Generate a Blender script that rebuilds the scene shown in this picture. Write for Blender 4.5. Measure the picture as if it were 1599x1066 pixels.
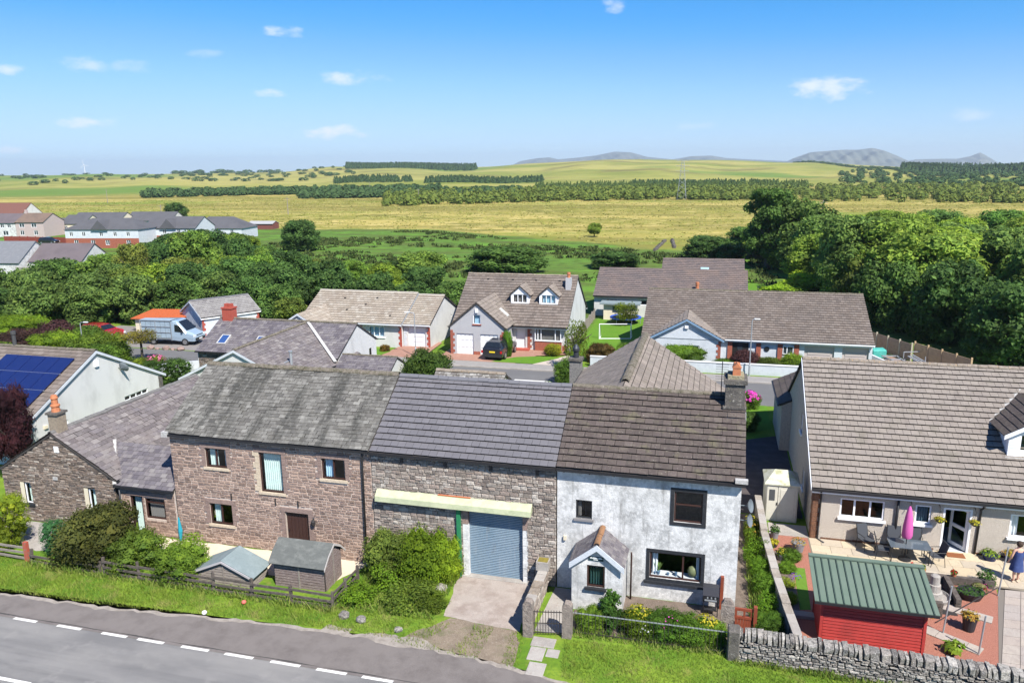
import bpy, bmesh, math, random
import numpy as np
from mathutils import Matrix, Vector
for o in list(bpy.data.objects): bpy.data.objects.remove(o)
SC = bpy.context.scene
COL = SC.collection
R = math.radians
rng = random.Random(7)
NR = np.random.default_rng(11)

# ------------------------------------------------------------------ camera, sky, sun, exposure
# World frame: X runs along the row of old cottages, Y runs away from the road, Z is up (metres).
CAMPOS = Vector((23.20, -27.42, 16.5))
PITCH = math.atan(271 / 1200.0); ROLL = R(0.65); YAW = R(14.85)
cd = bpy.data.cameras.new("drone_camera"); cam = bpy.data.objects.new("drone_camera", cd); COL.objects.link(cam)
cd.sensor_width = 36; cd.lens = 36 * 1200 / 1599; cd.clip_start = 0.3; cd.clip_end = 30000
_f = Vector((-math.sin(YAW) * math.cos(PITCH), math.cos(YAW) * math.cos(PITCH), -math.sin(PITCH)))
_r0 = Vector((math.cos(YAW), math.sin(YAW), 0)); _u0 = _r0.cross(_f)
_r = _r0 * math.cos(ROLL) - _u0 * math.sin(ROLL); _u = _u0 * math.cos(ROLL) + _r0 * math.sin(ROLL)
cam.matrix_world = Matrix(((_r.x, _u.x, -_f.x, CAMPOS.x), (_r.y, _u.y, -_f.y, CAMPOS.y), (_r.z, _u.z, -_f.z, CAMPOS.z), (0, 0, 0, 1)))
SC.camera = cam
SUN_EL = R(50); SUN_AZ = math.atan2(0.70, -0.71)     # clockwise from +Y
sun_dir = Vector((math.sin(SUN_AZ) * math.cos(SUN_EL), math.cos(SUN_AZ) * math.cos(SUN_EL), math.sin(SUN_EL)))
wd = bpy.data.worlds.new("World"); SC.world = wd; wd.use_nodes = True
wd.cycles.sampling_method = 'MANUAL'; wd.cycles.sample_map_resolution = 512
wt = wd.node_tree; wt.nodes.clear()
def wn(t, **k):
    n = wt.nodes.new(t)
    for a, b in k.items(): setattr(n, a, b)
    return n
sky = wn("ShaderNodeTexSky", sky_type='NISHITA', sun_disc=False, sun_elevation=SUN_EL, sun_rotation=SUN_AZ, altitude=100, air_density=1.0, dust_density=0.0, ozone_density=3.0)
bg = wn("ShaderNodeBackground"); bg.inputs[1].default_value = 0.070
wo = wn("ShaderNodeOutputWorld")
tc = wn("ShaderNodeTexCoord")
nz = wn("ShaderNodeTexNoise"); nz.inputs['Scale'].default_value = 26; nz.inputs['Detail'].default_value = 6; nz.inputs['Roughness'].default_value = 0.6
mp = wn("ShaderNodeMapping"); mp.inputs['Scale'].default_value = (1, 1, 2.2)
wt.links.new(tc.outputs['Generated'], mp.inputs[0]); wt.links.new(mp.outputs[0], nz.inputs['Vector'])
acc = None
# small fair-weather clouds: (azimuth deg left of +Y, elevation deg, half width, half height, strength)
CLOUDS = [(42.8, 3.1, .038, .009, .95), (42.7, 6.5, .036, .011, .55), (27.3, 2.5, .045, .012, .95), (25.7, 6.1, .048, .011, .75), (31.5, 5.1, .024, .007, .75),
          (30.0, 9.0, .030, .010, .7), (-6.7, 4.9, .058, .017, .8), (-15.4, 2.9, .03, .009, .35), (7.6, 10.7, .022, .012, .6), (46.5, 6.1, .022, .008, .7),
          (35.1, 7.5, .03, .007, .25), (1.8, 2.7, .035, .006, .22), (39.8, 6.6, .03, .010, .3), (47.3, 1.4, .02, .005, .5), (62, 6, .06, .014, .7), (-35, 7, .06, .015, .7), (85, 9, .07, .02, .8), (-70, 8, .07, .02, .8), (125, 7, .07, .02, .8), (170, 9, .08, .02, .8), (-130, 8, .08, .02, .8)]
for az, el, a, b, stg in CLOUDS:
    d = Vector((-math.sin(R(az)) * math.cos(R(el)), math.cos(R(az)) * math.cos(R(el)), math.sin(R(el))))
    rr = Vector((math.cos(R(az)), math.sin(R(az)), 0)); uu = rr.cross(d) * 1.0
    sb = wn("ShaderNodeVectorMath", operation='SUBTRACT'); sb.inputs[1].default_value = d
    wt.links.new(tc.outputs['Generated'], sb.inputs[0])
    sq = []
    for ax, sc_ in ((rr, a), (d.cross(rr), b), (d, .35)):
        dt = wn("ShaderNodeVectorMath", operation='DOT_PRODUCT'); dt.inputs[1].default_value = ax / sc_
        wt.links.new(sb.outputs[0], dt.inputs[0])
        m = wn("ShaderNodeMath", operation='POWER'); m.inputs[1].default_value = 2
        ab = wn("ShaderNodeMath", operation='ABSOLUTE'); wt.links.new(dt.outputs['Value'], ab.inputs[0]); wt.links.new(ab.outputs[0], m.inputs[0]); sq.append(m)
    a1 = wn("ShaderNodeMath", operation='ADD'); wt.links.new(sq[0].outputs[0], a1.inputs[0]); wt.links.new(sq[1].outputs[0], a1.inputs[1])
    a2 = wn("ShaderNodeMath", operation='ADD'); wt.links.new(a1.outputs[0], a2.inputs[0]); wt.links.new(sq[2].outputs[0], a2.inputs[1])
    k = wn("ShaderNodeMath", operation='MULTIPLY_ADD'); k.inputs[1].default_value = 3.4; wt.links.new(nz.outputs['Fac'], k.inputs[0]); k.inputs[2].default_value = -0.95
    df = wn("ShaderNodeMath", operation='SUBTRACT'); wt.links.new(k.outputs[0], df.inputs[0]); wt.links.new(a2.outputs[0], df.inputs[1])
    mr = wn("ShaderNodeMapRange", interpolation_type='SMOOTHSTEP'); mr.inputs[1].default_value = 0; mr.inputs[2].default_value = 1.15; mr.inputs[3].default_value = 0; mr.inputs[4].default_value = stg * .95
    wt.links.new(df.outputs[0], mr.inputs[0])
    if acc is None: acc = mr.outputs[0]
    else:
        mx = wn("ShaderNodeMath", operation='MAXIMUM'); wt.links.new(acc, mx.inputs[0]); wt.links.new(mr.outputs[0], mx.inputs[1]); acc = mx.outputs[0]
sc3 = wn("ShaderNodeSeparateColor"); cc3 = wn("ShaderNodeCombineColor"); wt.links.new(sky.outputs[0], sc3.inputs[0])   # one global grade of the sky, all round
GRADE = ([(0, .1), (1.2, .3), (2.53, .5), (3.64, 1.45), (4.82, 2.3), (7, 3.3), (9.83, 4.0), (12, 4.4)], [(0, .2), (2, 1.25), (4.09, 2.5), (5.53, 3.5), (6.7, 4.3), (8.95, 5.2), (12, 6.2)], [(0, .4), (3, 3.2), (6.2, 5.9), (7.67, 6.7), (12, 9)])
for i_, pts_ in enumerate(GRADE):
    d_ = wn("ShaderNodeMath", operation='DIVIDE'); d_.inputs[1].default_value = 12; fc_ = wn("ShaderNodeFloatCurve"); m_ = wn("ShaderNodeMath", operation='MULTIPLY'); m_.inputs[1].default_value = 12
    cu_ = fc_.mapping.curves[0]
    while len(cu_.points) > 2: cu_.points.remove(cu_.points[1])
    cu_.points[0].location = (pts_[0][0] / 12, pts_[0][1] / 12); cu_.points[1].location = (pts_[-1][0] / 12, pts_[-1][1] / 12)
    for x_, y_ in pts_[1:-1]: cu_.points.new(x_ / 12, y_ / 12)
    fc_.mapping.update(); wt.links.new(sc3.outputs[i_], d_.inputs[0]); wt.links.new(d_.outputs[0], fc_.inputs[1]); wt.links.new(fc_.outputs[0], m_.inputs[0]); wt.links.new(m_.outputs[0], cc3.inputs[i_])
hs = cc3
cm = wn("ShaderNodeMix", data_type='RGBA'); cm.inputs[7].default_value = (5.9, 6.2, 6.9, 1)
wt.links.new(acc, cm.inputs[0]); wt.links.new(hs.outputs[0], cm.inputs[6]); wt.links.new(cm.outputs[2], bg.inputs[0]); wt.links.new(bg.outputs[0], wo.inputs[0])
sl = bpy.data.lights.new("sun", 'SUN'); sl.energy = 3.9; sl.angle = R(0.53); sl.color = (1.0, 0.955, 0.88)
so = bpy.data.objects.new("sun", sl); COL.objects.link(so); so.rotation_euler = (-sun_dir).to_track_quat('-Z', 'Y').to_euler(); so.location = (60, -40, 80)
SC.view_settings.view_transform = 'Standard'; SC.view_settings.look = 'None'; SC.view_settings.exposure = 1.27; SC.view_settings.gamma = 1; SC.view_settings.use_curve_mapping = False

# ------------------------------------------------------------------ materials
MATS = {}
def M(name, col, rough=.85, layers=(), rnd=None, ramp=None, bump=None, spec=.25, metal=0., coat=0., trans=0., alpha=None, blocks=None):
    """procedural material. layers: (scale, colour, lo, hi, amount, stretch); rnd: 'obj' or 'isl' with ramp of colours; bump: (scale, strength, stretch)"""
    if name in MATS: return MATS[name]
    m = bpy.data.materials.new(name); m.use_nodes = True; nt = m.node_tree; N = nt.nodes; L = nt.links
    b = N['Principled BSDF']; b.inputs['Roughness'].default_value = rough; b.inputs['Specular IOR Level'].default_value = spec; b.inputs['Metallic'].default_value = metal
    if coat: b.inputs['Coat Weight'].default_value = coat
    g = N.new('ShaderNodeNewGeometry')
    def vec(st):
        if st is None: return g.outputs['Position']
        mp = N.new('ShaderNodeMapping'); mp.inputs['Scale'].default_value = st; L.new(g.outputs['Position'], mp.inputs[0]); return mp.outputs[0]
    cur = None
    if ramp:
        cr = N.new('ShaderNodeValToRGB'); e = cr.color_ramp.elements
        for i, c in enumerate(ramp):
            if i < 2: e[i].position = i / max(1, len(ramp) - 1); e[i].color = (*c, 1)
            else:
                x = e.new(i / (len(ramp) - 1)); x.color = (*c, 1)
        if len(ramp) > 2: e[1].position = 1 / (len(ramp) - 1)
        if len(ramp) > 2:
            for i, c in enumerate(ramp): cr.color_ramp.elements[i].position = i / (len(ramp) - 1); cr.color_ramp.elements[i].color = (*c, 1)
        if rnd == 'obj': src = N.new('ShaderNodeObjectInfo').outputs['Random']
        elif rnd == 'isl': src = g.outputs['Random Per Island']
        else:
            nn = N.new('ShaderNodeTexNoise'); nn.inputs['Scale'].default_value = rnd[0]; nn.inputs['Detail'].default_value = rnd[1]; L.new(vec(rnd[2] if len(rnd) > 2 else None), nn.inputs['Vector']); 
            mr = N.new('ShaderNodeMapRange'); mr.inputs[1].default_value = .3; mr.inputs[2].default_value = .7; L.new(nn.outputs['Fac'], mr.inputs[0]); src = mr.outputs[0]
        L.new(src, cr.inputs[0]); cur = cr.outputs[0]
    else:
        rgb = N.new('ShaderNodeRGB'); rgb.outputs[0].default_value = (*col, 1); cur = rgb.outputs[0]
    for ly in layers:
        sc_, c2, lo, hi, amt = ly[:5]; st = ly[5] if len(ly) > 5 else None
        nn = N.new('ShaderNodeTexNoise'); nn.inputs['Scale'].default_value = sc_; nn.inputs['Detail'].default_value = 5; nn.inputs['Roughness'].default_value = .62; L.new(vec(st), nn.inputs['Vector'])
        mr = N.new('ShaderNodeMapRange'); mr.inputs[1].default_value = lo; mr.inputs[2].default_value = hi; mr.inputs[3].default_value = 0; mr.inputs[4].default_value = amt; L.new(nn.outputs['Fac'], mr.inputs[0])
        mx = N.new('ShaderNodeMix'); mx.data_type = 'RGBA'; mx.inputs[7].default_value = (*c2, 1); L.new(mr.outputs[0], mx.inputs[0]); L.new(cur, mx.inputs[6]); cur = mx.outputs[2]
    L.new(cur, b.inputs['Base Color'])
    if bump:
        nn = N.new('ShaderNodeTexNoise'); nn.inputs['Scale'].default_value = bump[0]; nn.inputs['Detail'].default_value = 6; L.new(vec(bump[2] if len(bump) > 2 else None), nn.inputs['Vector'])
        bp = N.new('ShaderNodeBump'); bp.inputs['Strength'].default_value = bump[1]; bp.inputs['Distance'].default_value = .05; L.new(nn.outputs['Fac'], bp.inputs['Height']); L.new(bp.outputs[0], b.inputs['Normal'])
    if trans:
        tr = N.new('ShaderNodeBsdfTranslucent'); L.new(cur, tr.inputs[0]); ms = N.new('ShaderNodeMixShader'); ms.inputs[0].default_value = trans
        L.new(b.outputs[0], ms.inputs[1]); L.new(tr.outputs[0], ms.inputs[2]); L.new(ms.outputs[0], N['Material Output'].inputs[0])
    MATS[name] = m; return m
def glass_mat(name, tint=(.9, .92, .93), keep=.55):
    if name in MATS: return MATS[name]
    m = bpy.data.materials.new(name); m.use_nodes = True; nt = m.node_tree; N = nt.nodes; L = nt.links; N.remove(N['Principled BSDF'])
    t = N.new('ShaderNodeBsdfTransparent'); t.inputs[0].default_value = (*tint, 1); g = N.new('ShaderNodeBsdfGlossy'); g.inputs['Roughness'].default_value = .03
    fr = N.new('ShaderNodeLayerWeight'); fr.inputs[0].default_value = .5; pw_ = N.new('ShaderNodeMath'); pw_.operation = 'POWER'; pw_.inputs[1].default_value = 4; L.new(fr.outputs['Facing'], pw_.inputs[0]); ad = N.new('ShaderNodeMath'); ad.operation = 'MULTIPLY_ADD'; ad.inputs[1].default_value = .8; ad.inputs[2].default_value = .05; L.new(pw_.outputs[0], ad.inputs[0])
    x = N.new('ShaderNodeMixShader'); L.new(ad.outputs[0], x.inputs[0]); L.new(t.outputs[0], x.inputs[1]); L.new(g.outputs[0], x.inputs[2]); L.new(x.outputs[0], N['Material Output'].inputs[0])
    MATS[name] = m; return m

# ------------------------------------------------------------------ mesh helpers
INV = {}
I4 = Matrix.Identity(4)
def thing(name, label, cat, loc=(0, 0, 0), rz=0., group=None, local=False, scale=None):
    """an Empty at the thing's base that parents its parts; local=False: parts are given in world coordinates"""
    o = bpy.data.objects.new(name, None); COL.objects.link(o); o.empty_display_size = .2
    o.location = loc; o.rotation_euler = (0, 0, rz)
    if scale: o.scale = scale
    o['label'] = label; o['category'] = cat
    if group: o['group'] = group
    INV[o] = I4 if local else (Matrix.Translation(loc) @ Matrix.Rotation(rz, 4, 'Z')).inverted()
    return o
def link(o, parent):
    COL.objects.link(o)
    if parent is not None:
        o.parent = parent; o.matrix_parent_inverse = INV.get(parent, I4)
    return o
def tag(o, label, cat, group=None):
    o['label'] = label; o['category'] = cat
    if group: o['group'] = group
    return o
def struct(o): o['kind'] = 'structure'; return o
class MB:
    def __init__(s): s.v = []; s.f = []
    def face(s, *pts):
        n = len(s.v); s.v += [tuple(p) for p in pts]; s.f.append(tuple(range(n, n + len(pts)))); return s
    def box(s, x0, x1, y0, y1, z0, z1):
        n = len(s.v); s.v += [(x0, y0, z0), (x1, y0, z0), (x1, y1, z0), (x0, y1, z0), (x0, y0, z1), (x1, y0, z1), (x1, y1, z1), (x0, y1, z1)]
        s.f += [tuple(n + i for i in q) for q in ((3, 2, 1, 0), (4, 5, 6, 7), (0, 1, 5, 4), (1, 2, 6, 5), (2, 3, 7, 6), (3, 0, 4, 7))]; return s
    def beam(s, p0, p1, w, h, up=(0, 0, 1)):
        p0 = Vector(p0); p1 = Vector(p1); d = (p1 - p0).normalized(); sd = d.cross(Vector(up))
        if sd.length < 1e-4: sd = d.cross(Vector((1, 0, 0)))
        sd.normalize(); u = sd.cross(d); n = len(s.v)
        for p in (p0, p1):
            for a, b in ((-1, -1), (1, -1), (1, 1), (-1, 1)): s.v.append(tuple(p + sd * (a * w / 2) + u * (b * h / 2)))
        s.f += [tuple(n + i for i in q) for q in ((3, 2, 1, 0), (4, 5, 6, 7), (0, 1, 5, 4), (1, 2, 6, 5), (2, 3, 7, 6), (3, 0, 4, 7))]; return s
    def tube(s, pts, rad, n=8, cap=True):
        pts = [Vector(p) for p in pts]; rads = rad if isinstance(rad, (list, tuple)) else [rad] * len(pts); b = len(s.v)
        for i, p in enumerate(pts):
            d = (pts[min(i + 1, len(pts) - 1)] - pts[max(i - 1, 0)]).normalized()
            a = d.cross(Vector((0, 0, 1))) if abs(d.z) < .95 else d.cross(Vector((1, 0, 0))); a.normalize(); c = d.cross(a)
            for k in range(n):
                t = 2 * math.pi * k / n; s.v.append(tuple(p + (a * math.cos(t) + c * math.sin(t)) * rads[i]))
        for i in range(len(pts) - 1):
            for k in range(n): s.f.append((b + i * n + k, b + i * n + (k + 1) % n, b + (i + 1) * n + (k + 1) % n, b + (i + 1) * n + k))
        if cap: s.f.append(tuple(b + k for k in range(n))[::-1]); s.f.append(tuple(b + (len(pts) - 1) * n + k for k in range(n)))
        return s
    def lathe(s, prof, c=(0, 0, 0), n=16):
        b = len(s.v)
        for r_, z in prof:
            for k in range(n): t = 2 * math.pi * k / n; s.v.append((c[0] + r_ * math.cos(t), c[1] + r_ * math.sin(t), c[2] + z))
        for i in range(len(prof) - 1):
            for k in range(n): s.f.append((b + i * n + k, b + i * n + (k + 1) % n, b + (i + 1) * n + (k + 1) % n, b + (i + 1) * n + k))
        s.f.append(tuple(b + k for k in range(n))[::-1]); s.f.append(tuple(b + (len(prof) - 1) * n + k for k in range(n))); return s
    def prism(s, poly, vec):
        """closed solid: polygon (3D points) extruded along vec"""
        vec = Vector(vec); n = len(s.v); k = len(poly); s.v += [tuple(p) for p in poly] + [tuple(Vector(p) + vec) for p in poly]
        s.f.append(tuple(range(n, n + k))[::-1]); s.f.append(tuple(range(n + k, n + 2 * k)))
        for i in range(k): s.f.append((n + i, n + (i + 1) % k, n + k + (i + 1) % k, n + k + i))
        return s
    def mesh(s, name, mat, smooth=False):
        me = bpy.data.meshes.new(name); me.from_pydata(s.v, [], s.f); me.materials.append(mat)
        if smooth: me.polygons.foreach_set('use_smooth', [True] * len(me.polygons))
        me.update(); return me
    def build(s, name, mat, parent=None, smooth=False, bevel=0, label=None, fix=False):
        me = s.mesh(name, mat, smooth)
        if bevel or fix:
            bm = bmesh.new(); bm.from_mesh(me)
            if fix: bmesh.ops.remove_doubles(bm, verts=bm.verts, dist=1e-4); bmesh.ops.recalc_face_normals(bm, faces=bm.faces)
            if bevel: bmesh.ops.bevel(bm, geom=list(bm.edges), offset=bevel, segments=1, affect='EDGES', profile=.7)
            bm.to_mesh(me); bm.free()
        o = bpy.data.objects.new(name, me); link(o, parent)
        if label: o['label'] = label
        return o
def npmesh(name, V, F, mat, smooth=False):
    """mesh from numpy arrays: V (n,3), F (m,k) with k 3 or 4"""
    me = bpy.data.meshes.new(name); V = np.asarray(V, np.float32); F = np.asarray(F, np.int32); k = F.shape[1]
    me.vertices.add(len(V)); me.vertices.foreach_set('co', V.ravel()); me.loops.add(F.size); me.loops.foreach_set('vertex_index', F.ravel())
    me.polygons.add(len(F)); me.polygons.foreach_set('loop_start', np.arange(0, F.size, k, dtype=np.int32)); me.polygons.foreach_set('loop_total', np.full(len(F), k, np.int32))
    if smooth: me.polygons.foreach_set('use_smooth', np.ones(len(F), bool))
    me.update(calc_edges=True); me.materials.append(mat); return me
def clip(poly, region):
    """Sutherland-Hodgman: clip 2-D poly by a convex counter-clockwise region"""
    out = poly
    for i in range(len(region)):
        a = region[i]; b = region[(i + 1) % len(region)]; inp = out; out = []
        if not inp: return []
        f = lambda p: (b[0] - a[0]) * (p[1] - a[1]) - (b[1] - a[1]) * (p[0] - a[0])
        for j in range(len(inp)):
            p = inp[j]; q = inp[(j + 1) % len(inp)]; fp = f(p); fq = f(q)
            if fp >= -1e-9: out.append(p)
            if (fp > 1e-9 and fq < -1e-9) or (fp < -1e-9 and fq > 1e-9):
                t = fp / (fp - fq); out.append((p[0] + t * (q[0] - p[0]), p[1] + t * (q[1] - p[1])))
    return out
def area(p): return abs(sum(p[i][0] * p[(i + 1) % len(p)][1] - p[(i + 1) % len(p)][0] * p[i][1] for i in range(len(p)))) / 2 if len(p) > 2 else 0
def ccw(p): return p if sum(p[i][0] * p[(i + 1) % len(p)][1] - p[(i + 1) % len(p)][0] * p[i][1] for i in range(len(p))) > 0 else p[::-1]

# ------------------------------------------------------------------ walls with real openings, windows, doors
class Plane:
    """a wall plane: origin o (3-D), horizontal direction a, outward normal n; wall coordinates (u along a, z up, depth d outwards)"""
    def __init__(s, o, a, n): s.o = Vector(o); s.a = Vector(a); s.n = Vector(n)
    def p(s, u, z, d=0.): return s.o + s.a * u + Vector((0, 0, z)) + s.n * d
FRONT = lambda y, x0=0.: Plane((x0, y, 0), (1, 0, 0), (0, -1, 0))
BACK = lambda y, x0=0.: Plane((x0, y, 0), (-1, 0, 0), (0, 1, 0))
RIGHT = lambda x, y0=0.: Plane((x, y0, 0), (0, 1, 0), (1, 0, 0))
LEFT = lambda x, y0=0.: Plane((x, y0, 0), (0, -1, 0), (-1, 0, 0))
def wall_face(mb, pl, poly, holes=(), depth=.14):
    """poly: convex outline in (u,z); holes: rects (u0,u1,z0,z1); reveals go inwards by depth"""
    poly = ccw(list(poly))
    us = sorted({p[0] for p in poly} | {h for r_ in holes for h in r_[:2]}); zs = sorted({p[1] for p in poly} | {h for r_ in holes for h in r_[2:]})
    if not holes: mb.face(*[pl.p(*q) for q in poly]); return
    for i in range(len(us) - 1):
        for j in range(len(zs) - 1):
            cu = (us[i] + us[i + 1]) / 2; cz = (zs[j] + zs[j + 1]) / 2
            if any(r_[0] < cu < r_[1] and r_[2] < cz < r_[3] for r_ in holes): continue
            c = clip([(us[i], zs[j]), (us[i + 1], zs[j]), (us[i + 1], zs[j + 1]), (us[i], zs[j + 1])], poly)
            if area(c) > 1e-5: mb.face(*[pl.p(*q) for q in c])
    for a, b, c, d in holes:
        for (u0, z0), (u1, z1) in (((a, c), (b, c)), ((b, c), (b, d)), ((b, d), (a, d)), ((a, d), (a, c))):
            mb.face(pl.p(u0, z0), pl.p(u1, z1), pl.p(u1, z1, -depth), pl.p(u0, z0, -depth))
def pbox(mb, pl, u0, u1, z0, z1, d0, d1):
    """box in wall coordinates"""
    c = [pl.p(u, z, d) for d in (d0, d1) for (u, z) in ((u0, z0), (u1, z0), (u1, z1), (u0, z1))]
    n = len(mb.v); mb.v += [tuple(q) for q in c]
    mb.f += [tuple(n + i for i in q) for q in ((3, 2, 1, 0), (4, 5, 6, 7), (0, 1, 5, 4), (1, 2, 6, 5), (2, 3, 7, 6), (3, 0, 4, 7))]
def window(parent, pl, u0, u1, z0, z1, frame, glass, splits=(), transoms=(), fw=.06, depth=.10, sill=None, sill_out=.08, curtain=None, surround=None, sw=.1, blind=None, name='window', panes=True):
    """frame mesh as the part; panes, sill, curtains are its children. splits: fractions for mullions"""
    mb = MB(); e = .004
    pbox(mb, pl, u0 + e, u0 + fw, z0 + e, z1 - e, -depth, -depth + .06); pbox(mb, pl, u1 - fw, u1 - e, z0 + e, z1 - e, -depth, -depth + .06)
    pbox(mb, pl, u0 + fw, u1 - fw, z0 + e, z0 + fw, -depth, -depth + .058); pbox(mb, pl, u0 + fw, u1 - fw, z1 - fw, z1 - e, -depth, -depth + .058)
    xs = [u0 + fw] + [u0 + f * (u1 - u0) for f in splits] + [u1 - fw]
    for x in xs[1:-1]: pbox(mb, pl, x - fw * .55, x + fw * .55, z0 + fw, z1 - fw, -depth, -depth + .056)
    for i, fr_ in transoms:
        a = xs[i] + (fw * .55 if i else 0); b = xs[i + 1] - (fw * .55 if i + 2 < len(xs) else 0); z = z0 + fr_ * (z1 - z0); pbox(mb, pl, a, b, z - fw * .4, z + fw * .4, -depth, -depth + .054)
    w = mb.build(name, frame, parent)
    for i in range(len(xs) - 1):
        q = MB(); a, b = xs[i], xs[i + 1]
        q.face(pl.p(a, z0 + fw, -depth + .02), pl.p(b, z0 + fw, -depth + .02), pl.p(b, z1 - fw, -depth + .02), pl.p(a, z1 - fw, -depth + .02)); q.build('pane', glass, w)
    if sill:
        q = MB(); pbox(q, pl, u0 - .07, u1 + .07, z0 - .09, z0 + .0, -.03, sill_out); q.build('sill', sill, w)
    if surround:
        for nm, r_ in (('surround', (u0 - sw, u0 - .002, z0, z1 + sw)), ('surround', (u1 + .002, u1 + sw, z0, z1 + sw)), ('surround', (u0 - .002, u1 + .002, z1 + .002, z1 + sw)), ('surround', (u0 - sw, u1 + sw, z0 - sw, z0 - .002))):
            q = MB(); pbox(q, pl, r_[0], r_[1], r_[2], r_[3], -.05, .025 if nm else .02); q.build('surround', surround, w)
    for (a, b, mat) in (curtain or ()):
        q = MB(); ua = u0 + fw + a * (u1 - u0 - 2 * fw); ub = u0 + fw + b * (u1 - u0 - 2 * fw); k = max(4, int((ub - ua) / .05)); top = []; 
        for i in range(k):
            x0 = ua + (ub - ua) * i / k; x1 = ua + (ub - ua) * (i + 1) / k; d0 = -depth - .12 + (.03 if i % 2 else -.03); d1 = -depth - .12 + (-.03 if i % 2 else .03)
            q.face(pl.p(x0, z0 + .02, d0), pl.p(x1, z0 + .02, d1), pl.p(x1, z1, d1), pl.p(x0, z1, d0))
        q.build('curtain', mat, w)
    return w

# ------------------------------------------------------------------ roofs: each tile a real piece
def tile_mesh(name, mat, th=.022, tilt=.02, chip=0, gv=-.04):
    """unit tile: x 0..1, y 0..1 up the slope, lower edge raised"""
    r_ = random.Random(name + str(chip)); j = lambda: r_.uniform(-.02, .02) if chip else 0
    mb = MB(); f = tilt; 
    a = [(0.012 + j(), gv + j(), f), (.988 + j(), gv + j(), f), (.988, 1, 0), (.012, 1, 0)]
    mb.v = [(x, y, z) for x, y, z in a] + [(x, y, z + th) for x, y, z in a]
    mb.f = [(4, 5, 6, 7), (0, 1, 5, 4), (1, 2, 6, 5), (3, 0, 4, 7), (2, 3, 7, 6), (3, 2, 1, 0)]
    me = mb.mesh(name, mat); me.materials.append(tile_edge()); me.polygons.foreach_set('material_index', [0, 1, 1, 1, 1, 1]); return me
def tile_edge(): return M('tile_edge_dark', (.03, .027, .025), .95, [(6, (.05, .045, .035), .45, .65, .6)])  # dark colour on the tile edges, draws the course lines
def roof_slope(parent, o, a, b, poly, tw, td, mat_obj, mat_isl, n_ind=0, th=.022, tilt=.02, stagger=.5, jit=.004, base=None, name='roof_tile', lift=.03, groove=-.04, sag=0.):
    """tiles over the convex polygon poly in slope coordinates (u along a, v up along b). Bottom rows become single objects, the rest one stuff part."""
    o = Vector(o); a = Vector(a).normalized(); b = Vector(b).normalized(); n = a.cross(b)
    if n.z < 0: n = -n
    poly = ccw([tuple(p) for p in poly]); umin = min(p[0] for p in poly); umax = max(p[0] for p in poly); vmin = min(p[1] for p in poly); vmax = max(p[1] for p in poly)
    rows = max(1, round((vmax - vmin) / td)); td = (vmax - vmin) / rows; cols = max(1, round((umax - umin) / tw)); tw = (umax - umin) / cols
    sg = lambda u, v: sag * (math.sin(u * .8 + 1.2) * .6 + math.sin(u * 2.1 + v * 1.3) * .4 + .3)
    P = lambda u, v, w=0.: o + a * u + b * v + n * (w + sg(u, v))
    meshes = [tile_mesh(name, mat_obj, th, tilt, k, groove) for k in range(3)] if n_ind else None
    st = MB(); cnt = 0; r_ = random.Random(len(poly) * 31 + cols); mi = []
    for i in range(rows):
        off = (stagger if i % 2 else 0) * tw
        for c in range(-1, cols + 1):
            u0 = umin + c * tw + off; v0 = vmin + i * td
            rect = [(u0, v0), (u0 + tw, v0), (u0 + tw, v0 + td), (u0, v0 + td)]
            cl = clip(rect, poly); ar = area(cl)
            if ar < .06 * tw * td: continue
            if ar > .985 * tw * td and cnt < n_ind:
                q = bpy.data.objects.new(name, meshes[r_.randrange(3)]); q.parent = parent; q.matrix_parent_inverse = INV.get(parent, I4); COL.objects.link(q)
                p = P(u0 + r_.uniform(-jit, jit), v0 + r_.uniform(-jit, jit), lift)
                aa = (a + b * r_.uniform(-jit, jit) * 1.5 + n * r_.uniform(-jit, jit) * .5) * tw; bb = b * td
                q.matrix_basis = Matrix(((aa.x, bb.x, n.x, p.x), (aa.y, bb.y, n.y, p.y), (aa.z, bb.z, n.z, p.z), (0, 0, 0, 1))); cnt += 1
            else:
                g = .006; full = ar > .985 * tw * td; m = len(st.v)
                cl2 = [(max(u0 + g, min(u0 + tw - g, x)), y + (groove * td if y < v0 + 1e-6 and full else 0)) for x, y in cl] if full else cl
                h = lambda v: lift + tilt * max(0, 1 - (v - v0) / td)
                k = len(cl2); jj = r_.uniform(0, jit * 1.5)
                st.v += [tuple(P(x, y, h(y))) for x, y in cl2] + [tuple(P(x, y, h(y) + th + jj)) for x, y in cl2]
                st.f.append(tuple(range(m + k, m + 2 * k))); mi += [0] + [1] * k
                for e in range(k): st.f.append((m + e, m + (e + 1) % k, m + k + (e + 1) % k, m + k + e))
    if st.f:
        s_ = st.build(name, mat_isl, parent); s_['kind'] = 'stuff'; s_.data.materials.append(tile_edge()); s_.data.polygons.foreach_set('material_index', mi)
    return n
def slab(mb, pts, th=.08):
    """roof deck below the tiles: polygon given counter-clockwise from above, thickened downwards"""
    pts = [Vector(p) for p in pts]; n = (pts[1] - pts[0]).cross(pts[2] - pts[0]).normalized()
    if n.z < 0: n = -n
    mb.prism([p - n * th for p in pts], n * th)
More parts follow.
